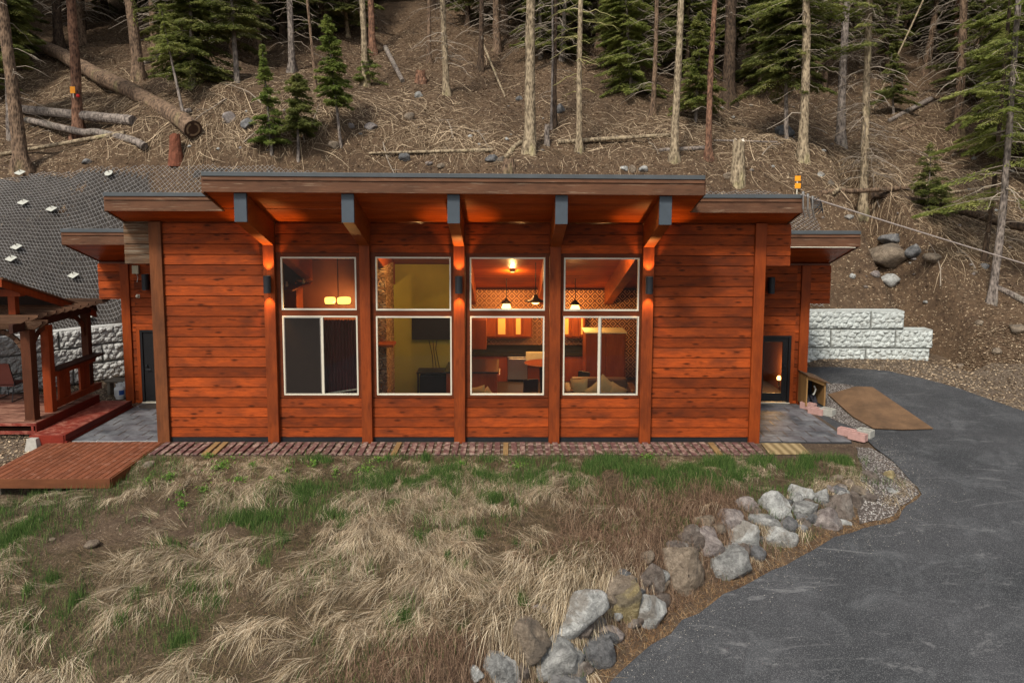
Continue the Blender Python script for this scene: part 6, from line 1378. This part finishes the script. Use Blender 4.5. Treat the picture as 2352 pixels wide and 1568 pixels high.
# rock wall along the driveway
RW = [(1146,1533,72,68,-10,'rockgrey','grey rock with a white crest at the bottom of the rock wall'),(1090,1552,36,38,0,'rockwhite','small white rock at the very bottom left of the rock wall'),(1209,1469,88,86,25,'rocktan','ridged tan boulder above the white-crested one'),(1198,1540,36,46,0,'rockbrown','small brown rock under the ridged tan boulder'),
 (1277,1507,122,92,30,'rockgrey','large light grey boulder at the lower end of the rock wall'),(1316,1410,132,74,28,'rockwhite','long whitish-blue boulder under the hanging straw'),(1246,1399,38,18,0,'rockpink','flat pinkish stone left of the whitish-blue boulder'),(1334,1449,46,62,-20,'rockbrown','brown upright rock under the whitish-blue boulder'),(1366,1430,42,48,10,'rockbrown','brown rock left of the ochre boulder'),
 (1429,1382,78,112,-28,'rockyellow','ochre egg-shaped boulder in the rock wall'),(1484,1409,78,92,-30,'rockwhite','white and grey streaked boulder right of the ochre one'),(1371,1493,78,76,0,'rockdark','dark grey rounded boulder below the ochre one'),(1404,1456,70,38,-10,'rockpink','pinkish-grey low rock below the ochre boulder'),(1401,1337,124,44,12,'rocktan','flat brown slab roofed by thatch above the ochre boulder'),
 (1492,1330,60,66,0,'rockbrown','brown rock half hidden by thatch behind the streaked boulder'),(1568,1311,98,122,0,'rocktan','largest squarish tan boulder in the middle of the rock wall'),(1290,1566,120,46,0,'rockdark','dark slab at the bottom edge of the rock wall'),(1332,1543,54,46,10,'rockbrown','brown rock low down right of the large light grey boulder'),(1170,1566,46,26,0,'rockpink','pinkish stone at the bottom edge of the rock wall'),
 (1668,1289,104,74,18,'rockgrey','broad flat grey boulder right of the largest tan one'),(1631,1248,62,70,-15,'rockpink','cracked pinkish boulder above the broad grey one'),(1705,1231,92,64,-8,'rockwhite','rounded pale boulder in the upper rock wall'),(1787,1231,70,60,0,'rockwhite','bright flat-faced pale boulder at the foot of the wall'),(1757,1197,76,36,-4,'rockgrey','oval grey stone over the rounded pale boulder'),
 (1676,1191,60,52,25,'rockpink','dark pink angular rock in the upper rock wall'),(1721,1164,54,38,0,'rockpink','pale pink rock at the top of the wall'),(1779,1158,78,52,-10,'rockwhite','white angular boulder at the top of the wall'),(1838,1133,56,44,0,'rockwhite','white rounded rock, upper of the two stacked near the spur'),(1842,1170,66,50,0,'rockgrey','grey rounded rock, lower of the two stacked near the spur'),
 (1886,1146,38,44,-20,'rockgrey','small grey rock between the stacked pair and the brown one'),(1928,1161,64,68,-12,'rockbrown','tall brown-pink rock near the spur end'),(1895,1195,62,56,15,'rockpink','pinkish-brown rock below the tall brown-pink one'),(1966,1152,26,62,0,'rockbrown','thin upright brown slab at the spur end'),(1941,1203,32,18,-20,'rockwhite','small white wedge stone at the foot of the spur end'),
 (1923,1101,32,20,0,'rocktan','tan cap stone at the top near the spur'),(1955,1112,30,20,-15,'rocktan','second tan cap stone just right of the first'),(1910,1127,18,24,0,'rockpink','small pink stone below the cap stones'),(1808,1207,42,38,0,'rockdark','dark recessed rock between two pale boulders'),(1848,1200,38,30,0,'rockbrown','brown recessed rock under the stacked pair'),
 (1620,1201,54,42,25,'rocktan','tan rock at the upper edge left of the dark pink one'),(1585,1233,52,56,20,'rockbrown','straw-covered brown rock above the largest tan boulder'),(2045,1095,32,26,-10,'rockyellow','orange-tan stone on the gravel spur'),(2050,1131,28,22,0,'rockgrey','white-grey stone below the orange-tan one on the spur'),(1443,1330,40,30,0,'rockbrown','brown filler rock behind the ochre boulder')]
for k, (px, py, w, h, rot, mat, lab) in enumerate(RW):
    b = LOW(px, py+h*.12); s = (b.y+18.1)/1640; rock(b+Vector((0, .06, .0)), w*s*.68, (w+h)*.5*s*.52, h*s*.70, R(rot), mat, 700+k, name='boulder', label=lab, cat='boulder', grp='boulders of the dry rock wall', sub=4, cuts=16, rough=.075)
rs = random.Random(66); nf = 0
while nf < 46:
    i = rs.randint(4, 10); t = rs.random(); ax_, ay_ = INN[i]; bx_, by_ = INN[i+1]; off = rs.uniform(.42, .95); dx_, dy_ = bx_-ax_, by_-ay_; L_ = math.hypot(dx_, dy_); nx_, ny_ = -dy_/L_, dx_/L_
    if float(D(ax_+nx_*.2, ay_+ny_*.2)) > 0: nx_, ny_ = -nx_, -ny_
    X_, Y_ = ax_+dx_*t+nx_*off, ay_+dy_*t+ny_*off; r_ = rs.uniform(.11, .20); nf += 1
    rock(Vector((X_, Y_, float(zlow(X_, Y_))-.02)), r_*1.2, r_, r_*.9, rs.uniform(-.5,.5), rs.choice(['rockbrown','rockdark','rocktan','rockgrey']), 1500+nf, label='small chinking stone wedged between the wall boulders', grp='chinking stones in the rock wall', cat='rock', sub=3)
# filler stones so no earth gap shows between the boulders
rs = random.Random(6)
seedp = [(1245,1440),(1300,1460),(1345,1490),(1425,1430),(1450,1440),(1395,1380),(1460,1350),(1520,1380),(1525,1330),(1600,1270),(1615,1300),(1655,1215),(1735,1185),(1745,1250),(1808,1180),(1865,1150),(1870,1190),(1905,1170),(1230,1500),(1180,1500),(1245,1555),(1350,1400)]
for k, (px, py) in enumerate(seedp):
    b = LOW(px, py); s = (b.y+18.1)/1640; w = rs.uniform(22, 34); rock(b+Vector((0, .16, 0)), w*s*.62, w*s*.6, w*s*.55, rs.uniform(-.5,.5), rs.choice(['rockbrown','rockdark','rocktan']), 900+k, label='small chinking stone wedged between the wall boulders', grp='chinking stones in the rock wall', cat='rock', sub=3)
for k, (px, py, w, lab) in enumerate([(343,1065,30,'pale flat stone beside the corner of the low deck'),(208,1247,34,'flat tan stone in the bare earth left'),(118,1238,16,'small pale stone in the earth near the left edge'),(445,1250,26,'mauve stone half covered by grass'),(92,1192,14,'small stone below the low deck')]):
    hrock(px, py, w, w*.5, 'rocktan', 1000+k, lab, 'loose stones on the grassy bank', f=LOW)
# ------------------------------------------------------------ netting over the cut bank
cpx = [0,150,250,460,640,760,1560,1600,1790,1830,1880,1897]; cpy = [408,392,380,378,380,400,436,436,438,470,478,520]
_gx, _gt = np.meshgrid(np.arange(-24, -2.6, .2), np.arange(0, 9, .2)); _gy = ywall(_gx)+.42+_gt; _gz = zhill(_gx, _gy, False)+.035+.05*fbm(_gx*1.5, _gy*1.5, 12); _px, _py = None, None
_v = np.stack([_gx, _gy, _gz], -1)-np.array(CAM); _de = _v@np.array(F_); _px = PPX+FPX*(_v@np.array(R_))/_de; _py = PPY-FPX*(_v@np.array(U_))/_de
_ok = _py > np.interp(_px, cpx, cpy)+4*np.sin(_px*.05); _i = np.arange(_gx.size).reshape(_gx.shape); _f = np.stack([_i[:-1,:-1], _i[:-1,1:], _i[1:,1:], _i[1:,:-1]], -1)[_ok[:-1,:-1] & _ok[1:,1:] & _ok[1:,:-1] & _ok[:-1,1:]]
tag(npmesh('cut_bank', np.stack([_gx, _gy, _gz], -1).reshape(-1, 3), _f.reshape(-1, 4), M['cutbank'], smooth=True), kind='structure')
def net(x0, x1, label, tpx):
    cw, rh = .088, .066; cols = np.arange(x0, x1, cw); rows = int(11/rh); V = []; E = []
    segs = []; ridx = np.arange(rows)
    A = []; B = []
    for ci, x in enumerate(cols):
        yb = float(ywall(x))+.55; yy = yb+ridx*rh*.72; xx = x+np.where((ridx+ci) % 2 == 0, -.5, .5)*cw*.98+.03*np.sin(ridx*.2)
        zz = zhill(xx, yy, False); sl_ = .09+.10*np.maximum(0, fbm(xx*.9, yy*.9, 5)); q = np.stack([xx, yy-sl_*.5, zz+sl_], -1)
        v = q-np.array(CAM); de = v@np.array(F_); px = PPX+FPX*(v@np.array(R_))/de; py = PPY-FPX*(v@np.array(U_))/de
        ok = (py > np.interp(px, cpx, cpy)+2.5*np.sin(px*.05)) & (px < tpx)
        k = ok[:-1] & ok[1:]; A.append(q[:-1][k]); B.append(q[1:][k])
    A = np.concatenate(A); B = np.concatenate(B); d = B-A; d /= np.linalg.norm(d, axis=1)[:,None]; up = np.array([0,-.6,.8]); s = np.cross(d, up); s /= np.linalg.norm(s, axis=1)[:,None]; u = np.cross(s, d); r = .005
    R3 = [s*math.cos(t)*r+u*math.sin(t)*r for t in (0, 2.094, 4.189)]; V = np.stack([A+R3[0], A+R3[1], A+R3[2], B+R3[0], B+R3[1], B+R3[2]], 1).reshape(-1, 3); i = np.arange(len(A))[:,None]*6
    F = np.concatenate([i+np.array([[0,1,4,3]]), i+np.array([[1,2,5,4]]), i+np.array([[2,0,3,5]])])
    o = npmesh('rockfall_netting', V, F, M['wire'], org=(float(V[:,0].mean()), float(V[:,1].mean()), float(V[:,2].min()))); tag(o, label, 'netting', 'rockfall netting on the cut bank')
net(-22, -3.2, 'wire mesh netting draped over the steep bank left of the cabin', 770); net(4.2, 11.6, 'wire mesh netting showing behind the right roof end', 1897)
for k, (px, py, lab) in enumerate([(253,407,'grey round anchor plate nearest the top edge of the netting'),(122,489,'white anchor plate left of the mid roof end'),(263,492,'white anchor plate tucked under the mid roof eave'),(57,474,'small anchor plate at upper left of the netting'),(42,576,'white anchor plate above the pergola roof'),(172,641,'white anchor plate right of the pergola roof'),(205,736,'anchor plate lying low above the retaining wall'),(30,603,'grey stone-coloured anchor plate over the pergola roof peak'),(50,406,'anchor plate at the top left edge of the netting')]):
    b = march(px, py, lambda x, y: zhill(x, y, False), 20.0); m = MB(); n = 4 if k else 8; a0 = .3; w = .13
    m.add([(b.x+w*1.1*math.cos(a0+2*math.pi*i/n)*(1.35 if n == 4 else 1), b.y-.1+w*.9*math.sin(a0+2*math.pi*i/n)+.4*dz, b.z+.14+w*.75*math.sin(a0+2*math.pi*i/n)+dz) for dz in (0, .02) for i in range(n)], [tuple(range(n))[::-1], tuple(range(n, 2*n))]+[(i,(i+1)%n,n+(i+1)%n,n+i) for i in range(n)]); t = thing('anchor_plate', lab, 'anchor plate', (b.x, b.y-.1, b.z+.17), 'anchor plates of the netting'); m.build('plate', M['anchor'], t, bev=.004)
    m = MB(); m.tube([(b.x, b.y-.1, b.z+.191), (b.x, b.y-.13, b.z+.27)], .02, 6); m.build('bolt', M['steel'], t)
# marker stake
b = HILL(1830, 446); q = P(1830, 405, Y=b.y); t = thing('marker_stake', 'white stake with two orange reflector tags behind the right roof', 'marker', b); m = MB(); m.box(b.x-.02, b.x+.02, b.y-.01, b.y+.01, b.z-.2, q.z); m.build('stake', M['white'], t)
for a, c in ((404, 416), (421, 433)): q0, q1 = P(1825, c, Y=b.y), P(1839, a, Y=b.y); m = MB(); m.box(q0.x, q1.x, b.y-.03, b.y-.012, q0.z, q1.z); m.build('reflector_tag', M['orange'], t, bev=.01)
# labels that single out each copy by the nearest landmark
REF = [(50,388,'the thick leaning trunk at the far left'),(181,312,'the orange-tagged pine'),(320,184,'the mossy pine'),(443,200,'the wide olive-green fir'),(671,166,'the slender pale trunk'),(839,198,'the close pair of pale trunks'),(1025,217,'the trunk curtained with dead branches'),(1216,350,'the thickest pale trunk'),(1331,346,'the lichen trunk'),(1452,216,'the pale green hanging fir'),(1548,370,'the tall clean pale trunk'),(1671,236,'the wide dark old trunk'),(1694,417,'the cut stump'),(1843,368,'the yellowish trunk'),(1981,493,'the white-branched trunk'),(2138,492,'the grey-green sparse fir'),(2201,304,'the brown trunk behind a log'),(2060,590,'the largest boulder'),(2278,692,'the leaning grey trunk'),(2040,720,'the pale block wall'),(1330,1450,'the whitish-blue boulder'),(1429,1382,'the ochre boulder'),(1568,1311,'the largest tan boulder'),(1277,1507,'the large light grey boulder'),(1705,1231,'the rounded pale boulder'),(1842,1150,'the stacked grey pair')]
ORD = ['nearest','second nearest','third nearest','fourth nearest','fifth nearest','sixth nearest','seventh nearest','eighth nearest','ninth nearest','tenth nearest','eleventh nearest','twelfth nearest','13th nearest','14th nearest','15th nearest','16th nearest','17th nearest','18th nearest','19th nearest','20th nearest']+['%dth nearest' % k for k in range(24, 80) if k%10 > 3]
def relabel(group, desc, fmt):
    b = {}
    for o in C.objects:
        if o.get('group') != group or o.get('category') is None: continue
        x, y = pyof(o.location); i = min(range(len(REF)), key=lambda i: (REF[i][0]-x)**2+(REF[i][1]-y)**2*.5); b.setdefault((desc(o), i), []).append(((REF[i][0]-x)**2+(REF[i][1]-y)**2, o.name, o))
    for (d, i), L in b.items():
        for k, (_, _, o) in enumerate(sorted(L, key=lambda a: a[:2])): o['label'] = fmt.format(d=d, o=ORD[min(k, len(ORD)-1)], r=REF[i][2])
def bark_of(o):
    for ch in o.children:
        if ch.name.startswith('trunk'): return {'bark_dark':'dark-barked','bark_brown':'brown-barked','bark_grey':'grey-barked','bark_reddish':'reddish-barked','bark_pale':'pale-barked'}.get(ch.data.materials[0].name, 'tall')
relabel('conifers of the dense forest', bark_of, '{d} forest conifer, {o} to {r}')
relabel('small stones in the forest floor', lambda o: {'rock_tan':'tan','rock_pink':'pinkish','rock_grey':'grey','rock_pale':'whitish','rock_brown':'brown'}[o.data.materials[0].name], 'small {d} stone, {o} to {r}')
relabel('chinking stones in the rock wall', lambda o: {'rock_tan':'tan','rock_dark':'dark','rock_brown':'brown','rock_grey':'grey'}[o.data.materials[0].name], 'small {d} wedged stone, {o} to {r}')
relabel('bare branches loose on the slope', lambda o: 'bare forked', '{d} branch on the slope, {o} to {r}')
# ------------------------------------------------------------ grass bank
lgx = np.linspace(-20, 12, 641); lgy = np.linspace(-12, 3, 301); LX, LY = np.meshgrid(lgx, lgy); LZ = zlow(LX, LY); LD = D(LX, LY)
def _bil(G, x, y):
    fx = np.clip((x-lgx[0])/(lgx[1]-lgx[0]), 0, len(lgx)-1.001); fy = np.clip((y-lgy[0])/(lgy[1]-lgy[0]), 0, len(lgy)-1.001); i = fx.astype(int); j = fy.astype(int); u = fx-i; v = fy-j
    return G[j,i]*(1-u)*(1-v)+G[j,i+1]*u*(1-v)+G[j+1,i]*(1-u)*v+G[j+1,i+1]*u*v
def lz(x, y): return _bil(LZ, x, y)
def ld_(x, y): return _bil(LD, x, y)
def pix(X, Y, Z):
    v = np.stack([X, Y, Z], -1)-np.array(CAM); de = v@np.array(F_); return PPX+FPX*(v@np.array(R_))/de, PPY-FPX*(v@np.array(U_))/de
def blades(name, mat, root, ang, L, arch, w, label, cat, nseg=3, bend=.3, rs=None, upright=None, droplift=0.0):
    """root Nx2, heading angle, length, arch height (fraction of length), width; ribbons that follow the ground"""
    n = len(root); s = np.linspace(0, 1, nseg+1)[None]; a = ang[:,None]+(rs.uniform(-1, 1, n)[:,None]*bend)*s
    if upright is None:
        X = root[:,0:1]+np.cos(a)*L[:,None]*s; Y = root[:,1:2]+np.sin(a)*L[:,None]*s; Z = lz(X, Y)+.01+(arch*L)[:,None]*np.sin(np.clip(s*3.0, 0, 3.14))+droplift*s*rs.rand(n)[:,None]
    else:
        X = root[:,0:1]+np.cos(a)*(L*(1-upright))[:,None]*s**1.6; Y = root[:,1:2]+np.sin(a)*(L*(1-upright))[:,None]*s**1.6; Z = lz(root[:,0], root[:,1])[:,None]-.01+(L*upright)[:,None]*s**.9
    wd = w[:,None]*np.clip(1.15-s, .12, 1)*.5; sx, sy = -np.sin(a)*wd, np.cos(a)*wd
    if upright is not None: tw = rs.uniform(0, 3.14, n)[:,None]; sx, sy = np.cos(tw)*wd, np.sin(tw)*wd*.5
    V = np.stack([np.stack([X-sx, Y-sy, Z], -1), np.stack([X+sx, Y+sy, Z], -1)], 2).reshape(-1, 3); k = (np.arange(n)*(nseg+1)*2)[:,None,None]; j = (np.arange(nseg)*2)[None,:,None]; F = (k+j+np.array([0,1,3,2])[None,None]).reshape(-1, 4)
    return tag(npmesh(name, V, F, M[mat]), label, cat, kind='stuff')
rs = np.random.RandomState(5)
dkx0, dkx1, dky0 = dx0-.05, dx1+.05, dyf-.03
thc = [(2.9,-3.4,1.5,1.0),(3.6,-4.3,1.1,.9),(4.7,-3.4,1.0,.7),(.2,-7.2,1.4,.6),(2.3,-4.6,1.0,.7)]
tp_ = LOW(1540, 1190); tq_ = LOW(1440, 1260); tr_ = LOW(1000, 1530); thc = [(tp_.x, tp_.y, 1.7, 1.1), (tq_.x, tq_.y, 1.4, 1.0), (tr_.x, tr_.y, 1.5, .5), (LOW(1620,1165).x, LOW(1620,1165).y, .9, .6)]
def thatch(x, y):
    v = 0
    for a, b, c, d in thc: v = np.maximum(v, np.exp(-(((x-a)/c)**2+((y-b)/d)**2)))
    return v+.25*fbm(x*1.4, y*1.4, 4)
bare = [(LOW(330,1215), 1.9, .45), (LOW(150,1235), 1.2, .35), (LOW(430,1185), 1.3, .35), (LOW(130,1160), 1.4, .4)]
def baref(x, y):
    v = 0
    for c, a, b in bare: v = np.maximum(v, np.exp(-(((x-c.x)/a)**2+((y-c.y)/b)**2)))
    return v
def region(n):
    x = rs.uniform(-15.5, 9.0, n); y = -1.15-rs.rand(n)*7.6; d = ld_(x, y); k = (d < -.22) & ~((x > dkx0) & (x < dkx1) & (y > dky0)); return x[k], y[k]
# straw clumps
cx, cy = region(7200); dens = .34+1.6*fbm(cx*.75, cy*.75, 11)+.25*sst(-1.6, -3.2, cy)-1.3*baref(cx, cy)-2.4*np.clip(thatch(cx, cy)*1.3, 0, 1)-1.6*sst(-1.0, -.7, ld_(cx, cy))*sst(9, 8, cx)
k = rs.rand(len(cx)) < np.clip(dens, .04, 1); cx, cy = cx[k], cy[k]; nb = 56; N = len(cx)*nb
fld = -1.95+1.15*fbm(cx*.45, cy*.45, 21)*1.6+.6*rs.randn(len(cx)); big = rs.uniform(.6, 1.35, len(cx))*(.65+.6*sst(-1.5, -3.5, cy))
root = np.stack([np.repeat(cx, nb)+rs.randn(N)*.075, np.repeat(cy, nb)+rs.randn(N)*.05], -1); ang = np.repeat(fld, nb)+rs.randn(N)*.26; L = np.repeat(big, nb)*rs.uniform(.12, .46, N)
blades('dry_grass', 'straw', root, ang, L*1.1, rs.uniform(.04, .24, N)*np.repeat(rs.uniform(.5, 1.4, len(cx)), nb), rs.uniform(.0035, .009, N), 'matted dry straw-coloured grass covering the bank', 'grass', rs=rs, bend=.5)
print('straw', N)
# thin short mat of straw everywhere (fills the gaps)
x, y = region(190000); k = rs.rand(len(x)) < np.clip(.95-1.0*baref(x, y)-.5*np.clip(thatch(x, y), 0, 1)+.5*fbm(x*1.1, y*1.1, 2)-.9*sst(-1.0, -.7, ld_(x, y)), .05, 1); x, y = x[k], y[k]; N = len(x)
blades('dry_grass_mat', 'strawdull', np.stack([x, y], -1), rs.uniform(-3.14, 3.14, N)*.7-1.7, rs.uniform(.08, .26, N), rs.uniform(.0, .12, N), rs.uniform(.004, .009, N), 'short dead grass lying flat on the bank', 'grass', rs=rs, nseg=2)
# brown thatch
x, y = region(330000); k = rs.rand(len(x)) < np.clip(thatch(x, y)*1.35-.15, 0, 1); x, y = x[k], y[k]; N = len(x)
blades('brown_thatch', 'brush', np.stack([x, y], -1), rs.uniform(-3.14, 3.14, N), rs.uniform(.10, .36, N), rs.uniform(.1, .75, N), rs.uniform(.004, .007, N), 'tangled brown thatch hanging over the rock wall', 'thatch', rs=rs, bend=1.2)
# long straw hanging over the rocks
hp_ = [(1330,1330,60,40,700),(1300,1350,50,40,500),(1240,1300,90,40,700),(1420,1310,60,20,250),(1620,1160,60,12,60),(1350,1290,60,30,400),(1160,1420,90,40,500)]
rr = []
for px, py, a, b, n in hp_:
    for i in range(n//12):
        q = LOW(px+rs.randn()*a*.5, py+rs.randn()*b*.5)
        for j in range(12): rr.append((q.x+rs.randn()*.05, q.y+rs.randn()*.04))
rr = np.array(rr); N = len(rr); blades('hanging_straw', 'straw', rr, -2.0+rs.randn(N)*.35, rs.uniform(.3, .75, N), rs.uniform(.12, .35, N), rs.uniform(.005, .010, N), 'long straw blades hanging over the top of the rock wall', 'grass', rs=rs, nseg=4, bend=.5, droplift=.12)
# green grass patches
GP = [(567,1203,66,32,1.2),(693,1142,46,25,1),(770,1179,30,32,1.1),(33,1232,40,40,1.1),(30,1169,32,20,1),(166,1392,20,32,1),(503,1379,24,20,1.1),(447,1359,26,16,.7),(413,1482,27,20,1),(280,1429,20,15,.8),(63,1362,15,12,.8),(690,1389,14,12,.8),(393,1252,42,20,.5),(120,1335,42,30,.4),(317,1366,18,14,.7),
 (950,1112,150,20,1.5),(1084,1092,80,20,1.2),(1134,1156,30,34,1.2),(794,1179,25,28,1.1),(1214,1102,35,25,.9),(1247,1089,14,28,1.1),(1311,1096,25,32,1.1),(1357,1082,50,25,1.1),(1411,1072,40,16,.9),(1464,1086,30,28,1.1),(1544,1096,60,20,.9),(1517,1116,50,14,.8),
 (854,1299,14,16,1),(1026,1284,12,10,1),(1102,1232,13,10,1),(964,1242,22,20,.8),(1064,1306,26,10,.9),(931,1422,32,30,1),(1200,1386,14,14,.8),(1261,1302,20,12,.7),(1177,1172,12,12,.8),(901,1166,20,18,.7),(900,1062,50,10,.9),(980,1056,14,9,.9),(1668,1072,95,20,.9),(1588,1082,50,22,.9),(1768,1079,75,22,.8),(1945,1062,30,24,1.1),(1851,1066,70,18,.8),(1688,1102,32,14,.7),(1651,1126,14,12,.8),(1890,1040,60,10,.8),(740,1060,100,8,.6),(1150,1060,120,8,.45),
 (600,1300,20,14,.5),(720,1480,22,16,.6),(520,1510,30,14,.5),(240,1520,30,14,.5),(1050,1460,20,14,.5),(1120,1340,16,12,.5),(650,1240,22,14,.5),(330,1290,30,14,.5),(1180,1250,20,12,.4),(60,1450,30,16,.5)]
rr = []; rl = []
for px, py, a, b, dn in GP:
    c = LOW(px, min(py, 1566)); s = (c.y+18.1)/1640; e = LOW(px, min(py+b, 1567)); ry = max(.12, abs(c.y-e.y)); n = int(dn*14000*a*s*ry*1.2); n = min(n, 20000)
    t = rs.uniform(0, 6.28, n); r = np.abs(rs.randn(n))*.85; x = c.x+np.cos(t)*r*a*s; y = c.y+np.sin(t)*r*ry; k = (rs.rand(n) < .50+2.2*fbm(x*2.6, y*2.6, 6)) & (ld_(x, y) < -.1) & (y < -1.1); rr.append(np.stack([x[k], y[k]], -1))
x, y = region(110000); k = rs.rand(len(x)) < np.clip(2.2*fbm(x*.9, y*.9, 31)+.05+.35*sst(-3,-9,x), 0, .8); rr.append(np.stack([x[k], y[k]], -1))
rr = np.concatenate(rr); N = len(rr); print('green', N)
blades('green_grass', 'grass', rr, rs.uniform(-3.14, 3.14, N), rs.uniform(.10, .30, N), None, rs.uniform(.006, .012, N), 'patches of fresh dark green grass on the bank', 'grass', rs=rs, upright=.78)
# bright leafy weeds
HB = [(510,1072,32,20),(417,1162,15,8),(547,1106,26,8),(620,1106,12,8),(580,1072,14,8),(390,1099,20,12),(340,1109,12,12),(413,1139,12,8),(723,1069,14,10),(770,1089,14,12),(467,1129,18,6),(844,1086,30,14),(1491,1054,28,5),(480,1050,16,6),(1190,1075,24,8),(1060,1070,20,6),(660,1085,14,8),(870,1060,18,6)]
V = []
for px, py, a, b in HB:
    c = LOW(px, py); s = (c.y+18.1)/1640; n = int(900*a*s*max(b*s*2.2, .25)*4); t = rs.uniform(0, 6.28, n); r = np.abs(rs.randn(n))*.6; x = c.x+np.cos(t)*r*a*s; y = np.minimum(c.y+np.sin(t)*r*b*s*2.4, -1.12); z = lz(x, y)+rs.uniform(.0, .12, n); an = rs.uniform(0, 6.28, n); l = rs.uniform(.012, .028, n); w = l*.55
    cc = np.stack([x, y, z], -1); tt_ = np.stack([np.cos(an), np.sin(an), rs.uniform(-.3,.9,n)], -1)*l[:,None]; ss = np.stack([-np.sin(an), np.cos(an), rs.uniform(-.4,.4,n)], -1)*w[:,None]; V.append(np.stack([cc-tt_, cc+ss, cc+tt_, cc-ss], 1).reshape(-1, 3))
V = np.concatenate(V); tag(npmesh('leafy_weeds', V, np.arange(len(V)).reshape(-1, 4), M['herb']), 'bright green leafy weeds near the walkway', 'weeds', kind='stuff')
# needle litter at the foot of the rock wall and over the asphalt edge
x = rs.uniform(-2, 9.5, 60000); y = rs.uniform(-8.5, -.3, 60000); d = ld_(x, y); k = (d > -.38) & (d < .04+.10*fbm(x*2, y*2, 3)) & (y < -.8); x, y = x[k], y[k]; N = len(x)
k2 = rs.rand(N) < .99; blades('needle_litter', 'needle', np.stack([x[k2], y[k2]], -1), rs.uniform(-3.14, 3.14, k2.sum()), rs.uniform(.06, .20, k2.sum()), rs.uniform(0, .15, k2.sum()), rs.uniform(.005, .010, k2.sum()), 'brown pine needle litter along the driveway edge', 'needle litter', rs=rs, nseg=2, bend=1)
# wood chip flakes on the yard and verge
def flakes(name, x, y, z, mat, l0, l1, label, cat):
    n = len(x); an = rs.uniform(0, 6.28, n); l = rs.uniform(l0, l1, n); w = l*rs.uniform(.25, .6, n); cc = np.stack([x, y, z], -1); t = np.stack([np.cos(an), np.sin(an), rs.uniform(-.35,.35,n)], -1)*l[:,None]; s_ = np.stack([-np.sin(an), np.cos(an), rs.uniform(-.4,.4,n)], -1)*w[:,None]
    v = np.stack([cc-t, cc+s_, cc+t, cc-s_], 1).reshape(-1, 3); tag(npmesh(name, v, np.arange(len(v)).reshape(-1, 4), M[mat]), label, cat, kind='stuff')
x = rs.uniform(-16, pLx0-.05, 15000); y = rs.uniform(-1.6, 6.8, 15000); k = (y < ywall(x)-.05) & ~((x > dkx0) & (x < dkx1) & (y < 0) & (y > dyf)); x, y = x[k], y[k]; flakes('wood_chips', x, y, zlow(x, y)+.03, 'litter', .02, .05, 'wood chips scattered over the yard left of the cabin', 'wood chips')
x = rs.uniform(8.9, 17, 22000); y = rs.uniform(-1, 9, 22000); yo = np.interp(x, [p[0] for p in outer], [p[1] for p in outer]); k = (y > yo+.02) & (y < yo+4.5) & ~((x < 13.9) & (y > 6.8)); x, y = x[k], y[k]; flakes('chip_scatter', x, y, zmax(x, y)+.045, 'litter', .02, .055, 'pale wood chips scattered on the verge behind the driveway', 'wood chips')
# loose grit on the asphalt
n = 2600; i = rs.randint(0, 11, n); t = rs.rand(n); A = INN[i]; B = INN[i+1]; p = A+(B-A)*t[:,None]+rs.randn(n, 2)*.35; k = ld_(p[:,0], p[:,1]) > .05; p = p[k]; flakes('loose_grit', p[:,0], p[:,1], zdrive(p[:,0], p[:,1])+.02, 'gritmat' if 'gritmat' in M else 'concrete', .006, .016, 'fine pale grit scattered on the asphalt edge', 'grit')
